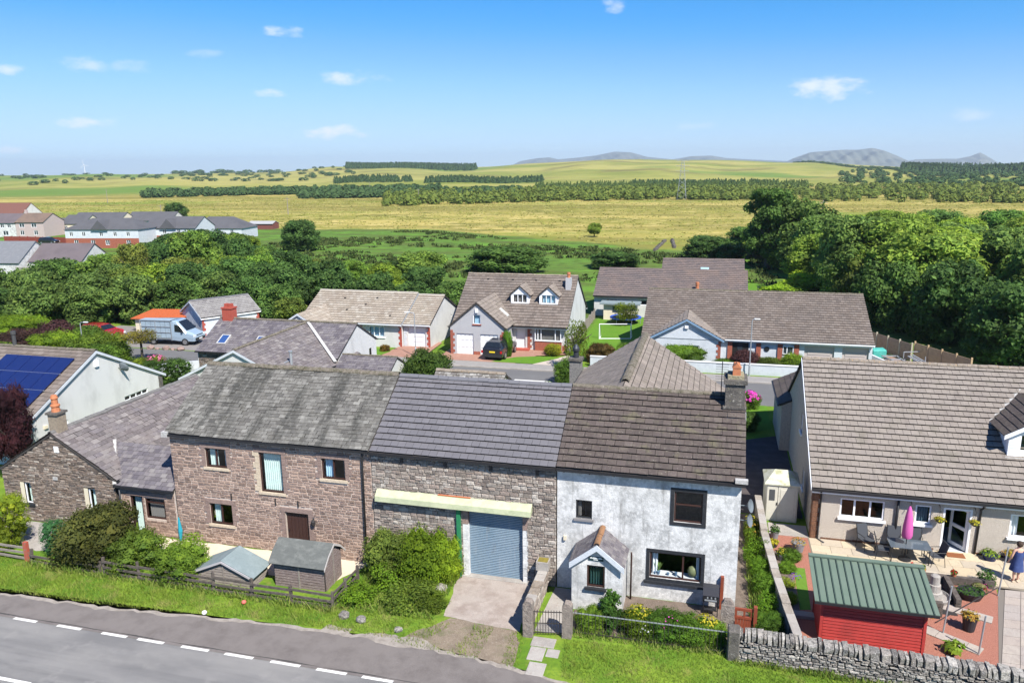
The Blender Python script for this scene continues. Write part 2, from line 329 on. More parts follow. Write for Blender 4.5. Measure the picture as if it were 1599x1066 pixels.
def ridge_tiles(parent, p0, p1, mat, r_=.13, ln=.45, name='ridge_tile', sub=None, drop=.0):
    """half-round ridge tiles, each its own object sharing one mesh"""
    p0 = Vector(p0); p1 = Vector(p1); L_ = (p1 - p0).length; k = max(1, round(L_ / ln)); step = L_ / k; d = (p1 - p0).normalized(); s_ = d.cross(Vector((0, 0, 1))).normalized(); u = s_.cross(d)
    mb = MB(); n = 7; g = .012
    for y, rr in ((g, 1.0), (1 - g, 1.0)):
        for rad in (rr, rr * .82):
            for i in range(n): t = math.pi * i / (n - 1); mb.v.append((math.cos(t) * rad * r_ * 1.15, y, math.sin(t) * rad * r_ * .9))
    for i in range(n - 1): mb.f += [(i, i + 1, 2 * n + i + 1, 2 * n + i), (n + i + 1, n + i, 3 * n + i, 3 * n + i + 1), (i + 1, i, n + i, n + i + 1), (2 * n + i, 2 * n + i + 1, 3 * n + i + 1, 3 * n + i)]
    me = mb.mesh(name, mat)
    for i in range(k):
        q = bpy.data.objects.new(name, me); COL.objects.link(q); q.parent = parent; q.matrix_parent_inverse = INV.get(parent, I4)
        p = p0 + d * (step * i) + u * rng.uniform(-.012, .014) + s_ * rng.uniform(-.01, .01); dd = d * step + s_ * rng.uniform(-.012, .012)
        q.matrix_basis = Matrix(((s_.x, dd.x, u.x, p.x), (s_.y, dd.y, u.y, p.y), (s_.z, dd.z, u.z, p.z), (0, 0, 0, 1)))

# ------------------------------------------------------------------ masonry: each stone a real piece
def stone_mesh(mat, k, rough=.12, name='stone'):
    r_ = random.Random(k * 17 + 3); j = lambda s: r_.uniform(-s, s); mb = MB()
    for (x, z) in ((0, 0), (1, 0), (1, 1), (0, 1)): mb.v.append((x + j(.04), 1., z + j(.05)))           # back
    for (x, z) in ((0, 0), (1, 0), (1, 1), (0, 1)): mb.v.append((x + j(.03), .35, z + j(.06)))          # shoulder
    for (x, z) in ((.1, .14), (.9, .14), (.9, .86), (.1, .86)): mb.v.append((x + j(.05), j(rough) + .05, z + j(.08)))
    mb.f = [(0, 1, 5, 4), (1, 2, 6, 5), (2, 3, 7, 6), (3, 0, 4, 7), (4, 5, 9, 8), (5, 6, 10, 9), (6, 7, 11, 10), (7, 4, 8, 11), (8, 9, 10), (8, 10, 11)]
    return mb.mesh(name, mat)
def masonry(parent, pl, poly, holes, mat_obj, mat_isl, hmin=.1, hmax=.2, wmin=.18, wmax=.5, out=.035, gap=.014, n_ind=300, seed=1, tiltj=.0, name='stone', quoins=()):
    """stones laid in uneven courses on a wall plane; the n_ind largest become objects, the rest one stuff part"""
    r_ = random.Random(seed); poly = ccw(list(poly)); z = min(p[1] for p in poly); zt = max(p[1] for p in poly); u0 = min(p[0] for p in poly); u1 = max(p[0] for p in poly); S = []
    while z < zt - .03:
        h = r_.uniform(hmin, hmax)
        if zt - z < h * 1.5: h = zt - z
        u = u0 - r_.uniform(0, wmin)
        while u < u1:
            w = r_.uniform(wmin, wmax) * (h / hmax * .5 + .6); a = max(u, u0); b = min(u + w, u1); u += w
            if b - a < .06: continue
            segs = [(a, b)]
            for (ha, hb, hc, hd) in holes:
                if hd <= z + .02 or hc >= z + h - .02: continue
                ns = []
                for (p, q) in segs:
                    if hb <= p or ha >= q: ns.append((p, q)); continue
                    if ha - p > .05: ns.append((p, ha))
                    if q - hb > .05: ns.append((hb, q))
                segs = ns
            for (p, q) in segs:
                za, zb = z, z + h
                mid = [(p, za), (q, za), (q, zb), (p, zb)]; c = clip(mid, poly)
                if area(c) < .55 * (q - p) * h: continue
                if area(c) < .98 * (q - p) * h: zs = [t[1] for t in c]; us = [t[0] for t in c]; p, q, za, zb = min(us), max(us), min(zs), min(zs) + (max(zs) - min(zs)) * .8
                if r_.random() < .22 and h > hmin * 1.3 and q - p > .2:
                    m = za + (zb - za) * r_.uniform(.4, .6); S.append((p, q, za, m)); S.append((p, q, m, zb))
                else: S.append((p, q, za, zb))
        z += h
    S.sort(key=lambda s: -(s[1] - s[0]) * (s[3] - s[2])); vis = S[:n_ind]; rest = S[n_ind:]
    V = [stone_mesh(mat_obj, k, name=name) for k in range(10)]; inv = INV.get(parent, I4)
    for (p, q, a, b) in vis:
        me = V[r_.randrange(10)]; o = bpy.data.objects.new(name, me); COL.objects.link(o); o.parent = parent; o.matrix_parent_inverse = inv
        w = q - p - gap; h = b - a - gap; dp = out * r_.uniform(.55, 1.25); c = pl.p(p + gap / 2, a + gap / 2, dp); A = (pl.a + Vector((0, 0, r_.uniform(-tiltj, tiltj)))) * w; D = -pl.n * (dp + .02)
        o.matrix_basis = Matrix(((A.x, D.x, 0, c.x), (A.y, D.y, 0, c.y), (A.z, D.z, h, c.z), (0, 0, 0, 1)))
    if rest:
        st = MB()
        for (p, q, a, b) in rest:
            me = V[r_.randrange(10)]; w = q - p - gap; h = b - a - gap
            if w < .03 or h < .02: continue
            dp = out * r_.uniform(.5, 1.2); c = pl.p(p + gap / 2, a + gap / 2, dp); D = -pl.n * (dp + .02); m = len(st.v)
            st.v += [tuple(c + pl.a * (v.co.x * w) + D * v.co.y + Vector((0, 0, v.co.z * h))) for v in me.vertices]; st.f += [tuple(m + i for i in f.vertices) for f in me.polygons]
        s_ = st.build(name, mat_isl, parent); s_['kind'] = 'stuff'
def gutter(parent, p0, p1, mat, w=.11, h=.09):
    MB().beam(p0, p1, w, h).build('gutter', mat, parent)
def pipe(parent, pts, mat, r_=.04, name='downpipe'):
    return MB().tube(pts, r_, 8).build(name, mat, parent, smooth=True)
# ------------------------------------------------------------------ palette
TILEJ = lambda nm, ramp, **k: (M(nm + '_o', ramp[0], ramp=ramp, rnd='obj', **k), M(nm + '_i', ramp[0], ramp=ramp, rnd='isl', **k))
white_render = M('white_render', (.575, .57, .555), .9, [(1.6, (.25, .25, .245), .42, .64, .75, (1, 1, 1.2)), (6, (.68, .675, .66), .46, .62, .7), (5, (.38, .38, .375), .52, .66, .6), (.9, (.20, .20, .19), .54, .76, .7, (1, 1, .5)), (30, (.36, .37, .38), .52, .68, .5), (2.2, (.17, .165, .155), .57, .7, .6, (2.2, 2.2, .22))], bump=(26, .35))
clean_render = M('clean_render', (.54, .54, .53), .9, [(.9, (.36, .36, .35), .48, .72, .65, (1, 1, .5)), (30, (.46, .46, .45), .5, .7, .3)], bump=(50, .5))
grey_dash = M('grey_dash', (.45, .45, .46), .95, [(60, (.26, .26, .27), .45, .65, .7), (1.2, (.36, .36, .38), .45, .7, .5)], bump=(60, .7))
pink_dash = M('pink_dash', (.55, .49, .42), .95, [(32, (.25, .205, .17), .47, .6, .8), (50, (.74, .70, .64), .54, .66, .8), (1.3, (.42, .36, .31), .5, .75, .5)], bump=(60, .9))
bluewhite = M('blue_white_render', (.50, .53, .565), .9, [(2, (.38, .41, .45), .45, .7, .6), (40, (.5, .52, .55), .5, .7, .3)], bump=(40, .4))
cream_render = M('cream_render', (.62, .55, .42), .9, [(2, (.5, .44, .34), .45, .7, .5)])
pinkish_render = M('pinkish_render', (.42, .34, .32), .9, [(3, (.34, .28, .26), .45, .7, .5)])
brick_red = M('red_brick', (.30, .095, .06), .85, [(14, (.2, .06, .045), .45, .65, .7), (5, (.36, .15, .10), .5, .7, .5)], bump=(20, .5))
red_paint = M('red_quoin_paint', (.34, .075, .05), .8, [(8, (.26, .05, .04), .45, .65, .5)])
mortar_pink = M('mortar_pink', (.50, .42, .36), .95, [(6, (.36, .29, .25), .45, .7, .6)], bump=(30, .6))
mortar_grey = M('mortar_grey', (.22, .19, .165), .95, [(6, (.10, .088, .08), .4, .7, .8)], bump=(30, .8))
mortar_dark = M('mortar_dark', (.07, .058, .05), .95, [(6, (.035, .03, .028), .4, .7, .8)], bump=(30, .8))
st_red = TILEJ('red_sandstone', [(0.177, 0.124, 0.0946), (0.285, 0.2, 0.158), (0.353, 0.254, 0.199), (0.234, 0.164, 0.129), (0.41, 0.298, 0.234), (0.142, 0.101, 0.0817), (0.319, 0.221, 0.174)], rough=.92, layers=[(14, (.22, .15, .13), .45, .7, .5), (45, (.46, .37, .32), .55, .75, .4)], bump=(40, .7))
st_grey = TILEJ('rubble_stone', [(0.195, 0.163, 0.137), (0.351, 0.305, 0.26), (0.273, 0.215, 0.182), (0.468, 0.423, 0.37), (0.156, 0.13, 0.114), (0.319, 0.254, 0.215)], rough=.93, layers=[(11, (.10, .085, .075), .45, .68, .65), (30, (.5, .47, .43), .58, .72, .6)], bump=(35, .8))
st_dark = TILEJ('slaty_stone', [(0.14, 0.108, 0.0857), (0.239, 0.184, 0.141), (0.105, 0.084, 0.071), (0.308, 0.249, 0.202), (0.175, 0.121, 0.0919), (0.463, 0.407, 0.343)], rough=.93, layers=[(9, (.055, .05, .046), .45, .68, .6), (24, (.55, .53, .5), .60, .70, .65)], bump=(35, .8))
st_wall = TILEJ('drystone', [(0.18, 0.167, 0.149), (0.324, 0.302, 0.27), (0.117, 0.108, 0.099), (0.243, 0.216, 0.189), (0.414, 0.387, 0.347), (0.189, 0.167, 0.149)], rough=.95, layers=[(10, (.06, .058, .056), .46, .64, .75), (26, (.6, .59, .55), .56, .68, .75)], bump=(30, .9))
slate_grey = TILEJ('grey_slate', [(0.085, 0.08, 0.072), (0.125, 0.119, 0.107), (0.165, 0.158, 0.142), (0.105, 0.099, 0.088), (0.21, 0.202, 0.182), (0.07, 0.067, 0.061)], rough=.75, layers=[(.6, (.05, .049, .043), .47, .62, .85, (2.6, .3, .3)), (7, (.33, .32, .28), .55, .75, .5), (2.0, (.10, .094, .078), .52, .72, .6)], bump=(30, .5))
slate_purple = TILEJ('purple_slate', [(0.11, 0.0947, 0.0947), (0.148, 0.129, 0.126), (0.189, 0.167, 0.157), (0.126, 0.11, 0.116), (0.226, 0.204, 0.192), (0.0977, 0.0851, 0.0851)], rough=.7, layers=[(1.3, (.13, .105, .10), .48, .7, .55), (9, (.34, .31, .285), .56, .72, .55), (3, (.09, .078, .074), .52, .68, .55)], bump=(30, .4))
slate_dark = TILEJ('dark_slate', [(.085, .075, .085), (.12, .108, .118), (.16, .145, .15), (.10, .088, .095), (.20, .185, .18)], rough=.65, layers=[(1.6, (.26, .235, .215), .56, .74, .6, (2, .5, .5)), (11, (.28, .26, .24), .6, .75, .4)], bump=(30, .4))
tile_new = TILEJ('new_grey_tile', [(.118, .113, .12), (.128, .122, .13), (.138, .132, .14)], rough=.55, layers=[(1.5, (.105, .1, .107), .45, .7, .5)])
tile_brown = TILEJ('brown_tile', [(0.07, 0.056, 0.05), (0.082, 0.065, 0.057), (0.092, 0.073, 0.065), (0.076, 0.06, 0.054), (0.1, 0.08, 0.072)], rough=.88, layers=[(.7, (.05, .041, .038), .48, .75, .6), (16, (.42, .40, .34), .655, .70, .85), (4, (.17, .15, .115), .52, .75, .45), (1.3, (.13, .12, .07), .56, .68, .55), (2.4, (.045, .04, .035), .56, .7, .5, (2.5, .4, .4))], bump=(60, .3))
tile_buff = TILEJ('buff_tile', [(0.205, 0.176, 0.153), (0.222, 0.192, 0.165), (0.24, 0.208, 0.18), (0.212, 0.184, 0.162)], rough=.9, layers=[(.8, (.175, .15, .135), .45, .75, .6), (14, (.43, .4, .34), .64, .70, .7), (5, (.2, .175, .15), .5, .7, .4), (1.1, (.15, .135, .105), .55, .68, .6), (1.8, (.13, .11, .098), .55, .7, .5, (2.5, .4, .4))], bump=(60, .4))
tile_wing = TILEJ('wing_tile', [(0.185, 0.155, 0.13), (0.215, 0.18, 0.152), (0.25, 0.21, 0.18), (0.17, 0.145, 0.125)], rough=.9, layers=[(1.0, (.13, .11, .095), .45, .7, .6), (14, (.40, .37, .31), .62, .70, .7), (3, (.16, .15, .10), .52, .72, .5)], bump=(60, .4))
tile_tan = TILEJ('tan_tile', [(0.276, 0.235, 0.184), (0.331, 0.285, 0.23), (0.248, 0.207, 0.161), (0.368, 0.331, 0.276), (0.221, 0.184, 0.147)], rough=.9, layers=[(.5, (.24, .19, .15), .45, .7, .6), (10, (.45, .42, .36), .6, .7, .5)])
tile_mid = TILEJ('mid_brown_tile', [(0.132, 0.106, 0.0892), (0.162, 0.132, 0.111), (0.183, 0.153, 0.132), (0.119, 0.0978, 0.085)], rough=.9, layers=[(.6, (.10, .085, .075), .45, .72, .6), (9, (.07, .062, .056), .62, .70, .8), (7, (.32, .28, .23), .62, .72, .5)])
tile_rear = TILEJ('rear_brown_tile', [(0.122, 0.099, 0.0945), (0.144, 0.117, 0.108), (0.162, 0.126, 0.113), (0.108, 0.09, 0.09)], rough=.88, layers=[(.35, (.20, .14, .11), .5, .72, .6), (.8, (.10, .09, .09), .45, .7, .5)])
tile_far = M('far_grey_roof', (.085, .085, .092), .85, [(.4, (.06, .06, .066), .45, .7, .6), (5, (.11, .10, .10), .5, .7, .4)])
tile_far_brown = M('far_brown_roof', (.15, .105, .08), .85, [(.4, (.09, .07, .06), .45, .7, .6), (5, (.22, .18, .13), .55, .7, .5)])
ridge_moss = M('mossy_ridge', (.17, .145, .115), .95, [(6, (.08, .075, .045), .42, .62, .85), (14, (.36, .33, .27), .58, .7, .7)], bump=(25, 1.))
ridge_orange = M('lichen_ridge', (.26, .22, .18), .95, [(5, (.15, .12, .09), .42, .62, .7), (9, (.46, .25, .07), .60, .70, .75), (15, (.42, .4, .35), .58, .7, .5)], bump=(25, 1.))
ridge_new = M('new_ridge', (.13, .128, .138), .6)
ridge_terra = M('terracotta_ridge', (.25, .13, .065), .9, [(8, (.13, .085, .05), .45, .65, .7)], bump=(20, .6))
deck_dark = M('roof_deck', (.05, .045, .042), .9)
black_pl = M('black_plastic', (.018, .018, .02), .45, spec=.4)
white_pl = M('white_plastic', (.74, .75, .77), .4, [(3, (.62, .63, .65), .5, .75, .5)], spec=.4)
brown_fr = M('brown_frame', (.048, .022, .017), .5, [(12, (.03, .014, .012), .45, .65, .5)], spec=.4)
black_paint = M('black_paint', (.022, .024, .028), .6, [(10, (.05, .05, .055), .5, .7, .5)])
lead = M('lead_flashing', (.33, .35, .37), .55, [(5, (.5, .52, .54), .5, .7, .6)], metal=.3)
white_lead = M('mortar_fillet', (.40, .39, .37), .9, [(8, (.24, .23, .22), .45, .65, .6)], bump=(20, .5))
glass = glass_mat('window_glass'); glass_far = M('far_window_glass', (.03, .04, .05), .08, spec=.6)
cur_green = M('pale_green_curtain', (.58, .70, .655), .9, [(4, (.46, .58, .54), .45, .7, .5)]); cur_white = M('white_curtain', (.78, .8, .8), .9); cur_dark = M('grey_curtain', (.2, .19, .18), .9); cur_blue = M('blue_curtain', (.4, .6, .72), .9)
lintel_stone = M('sandstone_lintel', (.25, .18, .155), .92, [(7, (.17, .12, .1), .45, .7, .7)], bump=(25, .6))
quoin_tan = M('dressed_jamb_stone', (.52, .43, .32), .92, [(8, (.35, .28, .2), .45, .7, .6)], bump=(25, .5))
wood_grey = M('weathered_wood', (.27, .235, .205), .9, [(3, (.15, .125, .11), .42, .68, .75, (1, 1, 9)), (7, (.40, .37, .34), .55, .72, .6, (1, 1, 9))], bump=(12, .6, (1, 1, 8)))
wood_purple = M('weathered_brown_wood', (.195, .15, .137), .9, [(3, (.11, .083, .078), .42, .68, .7, (1, 1, 9)), (8, (.40, .36, .34), .54, .68, .7, (1, 1, 9))], bump=(12, .6, (1, 1, 8)))
wood_rail = M('dark_rail_wood', (.10, .084, .072), .92, [(5, (.055, .045, .04), .42, .65, .7), (9, (.20, .18, .16), .55, .72, .6)], bump=(20, .6))
wood_tan = M('tan_fence_wood', (.46, .33, .19), .9, [(3, (.34, .24, .14), .42, .65, .6)], bump=(12, .5))
wood_redbrown = M('stained_gate_wood', (.22, .055, .028), .6, [(6, (.13, .03, .018), .42, .68, .6, (1, 1, .2))])
red_wood = M('red_stained_wood', (.36, .042, .036), .6, [(2.5, (.36, .035, .03), .42, .68, .7, (.3, 1, 7)), (7, (.47, .10, .08), .56, .72, .45, (.3, 1, 9)), (1.3, (.22, .03, .028), .5, .7, .6, (1, 1, .6)), (20, (.42, .2, .17), .62, .72, .5)], bump=(14, .35, (.3, 1, 6)))
felt_grey = M('grey_felt', (.17, .21, .215), .95, [(2.5, (.24, .28, .285), .45, .7, .6), (9, (.12, .15, .155), .5, .7, .4)])
felt_dark = M('dark_felt', (.10, .105, .098), .95, [(2.0, (.18, .185, .17), .45, .7, .6, (1, 2, 2)), (8, (.06, .064, .062), .5, .72, .5)])
green_sheet = M('green_metal_sheet', (.105, .145, .108), .55, [(1.4, (.14, .175, .14), .45, .7, .6), (18, (.2, .24, .21), .66, .7, .6)], spec=.4)
concrete = M('concrete', (.34, .315, .285), .95, [(1.2, (.22, .20, .185), .42, .7, .7), (12, (.42, .39, .35), .52, .72, .5), (4, (.24, .175, .15), .55, .72, .5)], bump=(30, .6))
drive_conc = M('drive_concrete', (.33, .285, .25), .95, [(1.1, (.20, .15, .125), .44, .68, .75), (3, (.42, .36, .32), .5, .7, .5), (20, (.25, .2, .18), .5, .7, .5)], bump=(30, .6))
cream_pave = M('cream_paving', (.56, .48, .37), .95, [(2, (.42, .35, .27), .45, .7, .6), (14, (.62, .55, .45), .5, .7, .4)], bump=(30, .4))
soil = M('soil', (.16, .125, .10), 1., [(3, (.09, .07, .055), .42, .68, .8), (12, (.25, .2, .165), .52, .7, .6)], bump=(20, 1.))
dirt = M('dirt_track', (.22, .175, .13), 1., [(2, (.13, .10, .075), .42, .68, .7), (9, (.3, .26, .2), .52, .7, .6), (1.1, (.09, .11, .04), .52, .7, .75)], bump=(20, .9))
asphalt_new = M('road_asphalt', (.215, .208, .2), .9, [(.5, (.125, .122, .12), .47, .6, .75, (.07, 2.0, 1)), (.18, (.15, .147, .145), .45, .62, .7, (1, 3, 1)), (1.1, (.29, .275, .26), .58, .68, .5), (.35, (.26, .25, .235), .42, .66, .8, (1, 2.6, 1)), (120, (.06, .06, .06), .5, .7, .6), (150, (.2, .2, .2), .6, .72, .5)], bump=(150, .5))
asphalt_old = M('worn_asphalt', (.215, .19, .175), .95, [(1.2, (.145, .125, .115), .42, .68, .75), (4, (.22, .195, .18), .5, .7, .6), (110, (.2, .19, .18), .6, .72, .6)], bump=(100, .8))
lane_asphalt = M('lane_asphalt', (.12, .118, .118), .9, [(.6, (.15, .148, .145), .45, .7, .6), (40, (.08, .08, .08), .5, .7, .4)])
paint_white = M('road_paint', (.68, .67, .63), .8, [(14, (.25, .24, .23), .52, .66, .85), (2, (.5, .48, .45), .45, .65, .6)])
block_red = M('red_block_paving', (.30, .165, .12), .9, [(9, (.22, .12, .09), .45, .65, .6), (1.5, (.36, .22, .17), .45, .7, .5)], bump=(20, .4))
gravel_red = M('red_gravel', (.40, .17, .12), 1., [(38, (.24, .09, .06), .45, .6, .8), (60, (.52, .3, .23), .55, .68, .6)], bump=(45, 1.))
patio_st = TILEJ('patio_slab', [(.46, .37, .24), (.42, .35, .255), (.50, .42, .29), (.36, .31, .25), (.46, .40, .31)], rough=.9, layers=[(2.2, (.36, .30, .22), .45, .7, .6), (13, (.26, .23, .2), .55, .72, .5)], bump=(20, .5))
path_st = TILEJ('path_slab', [(.33, .28, .24), (.36, .31, .27), (.30, .265, .24), (.38, .33, .275)], rough=.9, layers=[(3, (.25, .21, .185), .45, .7, .6)], bump=(20, .5))
galv = M('galvanised_steel', (.38, .40, .42), .5, [(4, (.28, .3, .32), .45, .7, .5)], metal=.5)
terracotta = M('terracotta', (.42, .16, .075), .8, [(7, (.30, .11, .06), .45, .65, .6)])
chim_stone = M('sooty_chimney', (.12, .108, .095), .95, [(3.5, (.06, .056, .052), .42, .66, .8), (10, (.36, .34, .30), .57, .7, .7), (6, (.22, .21, .10), .58, .72, .5)], bump=(25, .9))
iron = M('wrought_iron', (.03, .028, .028), .7, [(14, (.09, .05, .035), .52, .7, .5)])
oil_paint_green = M('pale_green_paint', (.44, .46, .30), .7, [(3, (.30, .34, .2), .45, .7, .7), (11, (.48, .5, .36), .55, .72, .5), (1.2, (.28, .3, .2), .5, .7, .6)])
green_post = M('green_post_paint', (.02, .17, .07), .6, [(6, (.06, .2, .1), .5, .7, .5)])
roller_blue = M('blue_roller_door', (.19, .27, .34), .45, [(1.2, (.26, .33, .39), .42, .7, .7, (1, 1, .4)), (9, (.12, .19, .26), .5, .7, .5), (2.5, (.32, .36, .4), .56, .7, .5, (3, 3, .3)), (1.6, (.16, .15, .14), .6, .74, .5, (1, 1, .4))], metal=.25, spec=.4)

# ------------------------------------------------------------------ generic gable building
ROT90 = lambda x, y: Matrix.Translation((x, y, 0)) @ Matrix.Rotation(math.pi / 2, 4, 'Z')
ROT = lambda x, y, a: Matrix.Translation((x, y, 0)) @ Matrix.Rotation(a, 4, 'Z')
def xf(mb, fr): mb.v = [tuple(fr @ Vector(p)) for p in mb.v]; return mb
def fplane(pl, fr): q = Plane(fr @ pl.o, fr.to_3x3() @ pl.a, fr.to_3x3() @ pl.n); return q
def gable(parent, x0, x1, ye, ze, yr, zr, yb, wall, tile, tsize=(.3, .3), fr=I4, inset=.2, verge=.1, holes=None, n_front=0, n_back=0, z0=-.3, ridge=None, ridge_r=.12, ridge_len=.45,
          fascia=None, gut=black_pl, barge=None, stagger=.5, th=.022, tilt=.022, zb=None, back_tiles=True, roof_name='roof', tile_name='roof_tile', jit=.004, vfront=True, walls=('front', 'back', 'left', 'right'), vr=None, groove=-.04, sag=0.):
    """ridge along local x; front slope faces local -y. ye/ze: front roof edge, yr/zr ridge, yb back roof edge. Returns (wall part, roof part, planes)."""
    holes = holes or {}; zb = zb if zb is not None else zr - (yb - yr) * (zr - ze) / (yr - ye); sl = (zr - ze) / (yr - ye); sb = (zr - zb) / (yb - yr)
    yf = ye + inset; yk = yb - inset; zf = ze + inset * sl - .09; zk = zb + inset * sb - .09; zrr = zr - .09
    P = {'front': FRONT(yf), 'back': BACK(yk), 'right': RIGHT(x1), 'left': LEFT(x0)}; P = {k: fplane(v, fr) for k, v in P.items()}
    mb = MB()
    if 'front' in walls: wall_face(mb, P['front'], [(x0, z0), (x1, z0), (x1, zf), (x0, zf)], holes.get('front', ()))
    if 'back' in walls: wall_face(mb, P['back'], [(-x1, z0), (-x0, z0), (-x0, zk), (-x1, zk)], holes.get('back', ()))
    if 'right' in walls: wall_face(mb, P['right'], [(yf, z0), (yk, z0), (yk, zk), (yr, zrr), (yf, zf)], holes.get('right', ()))
    if 'left' in walls: wall_face(mb, P['left'], [(-yk, z0), (-yf, z0), (-yf, zf), (-yr, zrr), (-yk, zk)], holes.get('left', ()))
    w = mb.build('wall', wall, parent)
    va, vb = (verge if isinstance(verge, tuple) else (verge, verge))
    a0, a1 = x0 - va, x1 + vb; mb = MB(); slab(mb, [(a0, ye, ze), (a1, ye, ze), (a1, yr, zr), (a0, yr, zr)]); slab(mb, [(a0, yr, zr), (a1, yr, zr), (a1, yb, zb), (a0, yb, zb)]); xf(mb, fr)
    roof = mb.build(roof_name, deck_dark, parent); r3 = fr.to_3x3()
    lf = math.hypot(yr - ye, zr - ze); lb = math.hypot(yb - yr, zr - zb); W_ = a1 - a0
    roof_slope(roof, fr @ Vector((a0, ye, ze)), r3 @ Vector((1, 0, 0)), r3 @ Vector((0, yr - ye, zr - ze)), [(0, 0), (W_, 0), (W_, lf), (0, lf)], tsize[0], tsize[1], tile[0], tile[1], n_front, th, tilt, stagger, jit, name=tile_name, lift=.004 + sag * .8, groove=groove, sag=sag)
    if back_tiles: roof_slope(roof, fr @ Vector((a1, yb, zb)), r3 @ Vector((-1, 0, 0)), r3 @ Vector((0, yr - yb, zr - zb)), [(0, 0), (W_, 0), (W_, lb), (0, lb)], tsize[0], tsize[1], tile[0], tile[1], n_back, th, tilt, stagger, jit, name=tile_name, lift=.004 + sag * .8, groove=groove, sag=sag)
    if ridge: ridge_tiles(roof, fr @ Vector((a0 if vr is None else vr[0], yr, zr + .02)), fr @ Vector((a1 if vr is None else vr[1], yr, zr + .02)), ridge, ridge_r, ridge_len)
    if fascia:
        for y, z, k in ((ye, ze, -1), (yb, zb, 1)): xf(MB().box(a0, a1, y - (.0 if k < 0 else .025), y + (.025 if k < 0 else 0), z - .19, z - .085), fr).build('fascia', fascia, parent)
    if gut:
        for y, z, k in ((ye, ze, -1), (yb, zb, 1)): xf(MB().beam((a0, y + k * .05, z - .04), (a1, y + k * .05, z - .04), .11, .08), fr).build('gutter', gut, parent)
    if barge:
        for x, d in ((a0, -1), (a1, 1)):
            q = MB()
            for (y, z) in ((ye, ze), (yb, zb)):
                q.prism([(x, y, z - .16), (x, yr, zr - .16), (x, yr, zr + .02), (x, y, z + .02)], (d * .03, 0, 0))
            xf(q, fr).build('bargeboard', barge, parent)
    return w, roof, P
def panel_door(parent, pl, u0, u1, z0, z1, mat, depth=.1, rows=1, boards=0, name='door', handle=None):
    mb = MB(); pbox(mb, pl, u0, u1, z0, z1, -depth - .04, -depth)
    if boards:
        k = (u1 - u0 - .1) / boards
        for i in range(boards): pbox(mb, pl, u0 + .05 + i * k + .006, u0 + .05 + (i + 1) * k - .006, z0 + .05, z1 - .05, -depth, -depth + .015)
    d = mb.build(name, mat, parent)
    if handle: q = MB(); pbox(q, pl, u0 + .06, u0 + .1, (z0 + z1) / 2, (z0 + z1) / 2 + .12, -depth, -depth + .05); q.build('handle', handle, d)
    return d

# ------------------------------------------------------------------ FOREGROUND ROW
# 1. converted barn, red sandstone
t = thing('stone_barn_house', 'red sandstone barn house with mossy grey slate roof and brown windows', 'house', (4.9, 3.5, 0))
HB = [(1.77, 2.84, 3.71, 4.61), (4.46, 5.57, 2.81, 4.63), (7.46, 8.56, 3.70, 4.62), (1.73, 2.88, .99, 1.99), (5.53, 6.66, -.02, 1.97)]
w, roof, P = gable(t, 0, 9.75, 0, 5.15, 3.55, 7.45, 7.1, mortar_pink, slate_grey, (.31, .195), holes={'front': HB}, n_front=300, ridge=ridge_moss, ridge_r=.16, ridge_len=.47, inset=.15, verge=(.12, .0), th=.014, tilt=.016, tile_name='slate', jit=.012, sag=.035)
PF = P['front']
skip = list(HB)
for a, b, c, d in HB:
    q = MB(); pbox(q, PF, a - .22, b + .22, d, d + .2, -.05, .045); q.build('lintel', lintel_stone, w); skip.append((a - .22, b + .22, d, d + .2))
    if c > .5: q = MB(); pbox(q, PF, a - .1, b + .1, c - .12, c, -.1, .07); q.build('sill', quoin_tan, w); skip.append((a - .1, b + .1, c - .12, c))
    z = c; k = 0
    while z < d - .05:
        h = min(.3 if k % 2 else .24, d - z)
        for sgn in (-1, 1):
            ww = .3 if k % 2 == (sgn > 0) else .18; x0, x1 = (a - ww, a) if sgn < 0 else (b, b + ww); q = MB(); pbox(q, PF, x0 + .006, x1 - .001, z + .006, z + h - .006, -.12, .035); q.build('jamb_stone', quoin_tan if (sgn < 0 and a > 4 and a < 5) else lintel_stone, w); skip.append((x0, x1, z, z + h))
        z += h; k += 1
masonry(w, PF, [(0, 0), (9.75, 0), (9.75, 5.14), (0, 5.14)], skip, *st_red, hmin=.09, hmax=.17, wmin=.17, wmax=.42, out=.028, gap=.024, seed=5)
window(t, PF, *HB[0], brown_fr, glass, [.5], curtain=[(.02, .45, cur_green), (.8, 1, cur_white)])
window(t, PF, *HB[1], brown_fr, glass, [], curtain=[(.02, .98, cur_green)])
window(t, PF, *HB[2], brown_fr, glass, [.5], curtain=[(.0, .42, cur_blue), (.88, 1, cur_white)])
window(t, PF, *HB[3], brown_fr, glass, [.5], curtain=[(.02, .42, cur_green)])
panel_door(t, PF, 5.53, 6.66, -.02, 1.97, brown_fr, .12, boards=6, handle=black_pl)
l = MB().lathe([(.05, 0), (.09, .06), (.1, .2), (.03, .3), (.02, .34)], (6.95, .02, 1.5), 8); l.beam((6.95, .12, 1.8), (6.95, .02, 1.8), .03, .03); l.build('wall_lantern', iron, t)
pipe(t, [(9.43, .05, 5.1), (9.42, .03, 4.9), (9.38, .02, 0.1)], black_pl, .045)
for u in (2.9, 5.1, 6.2): q = MB(); pbox(q, PF, u, u + .05, 2.25, 2.55, .03, .06); q.build('wall_tie', iron, t)
q = MB().box(-.2, .1, -.12, .3, 5.02, 5.26); q.build('kneeler_stone', white_lead, t)

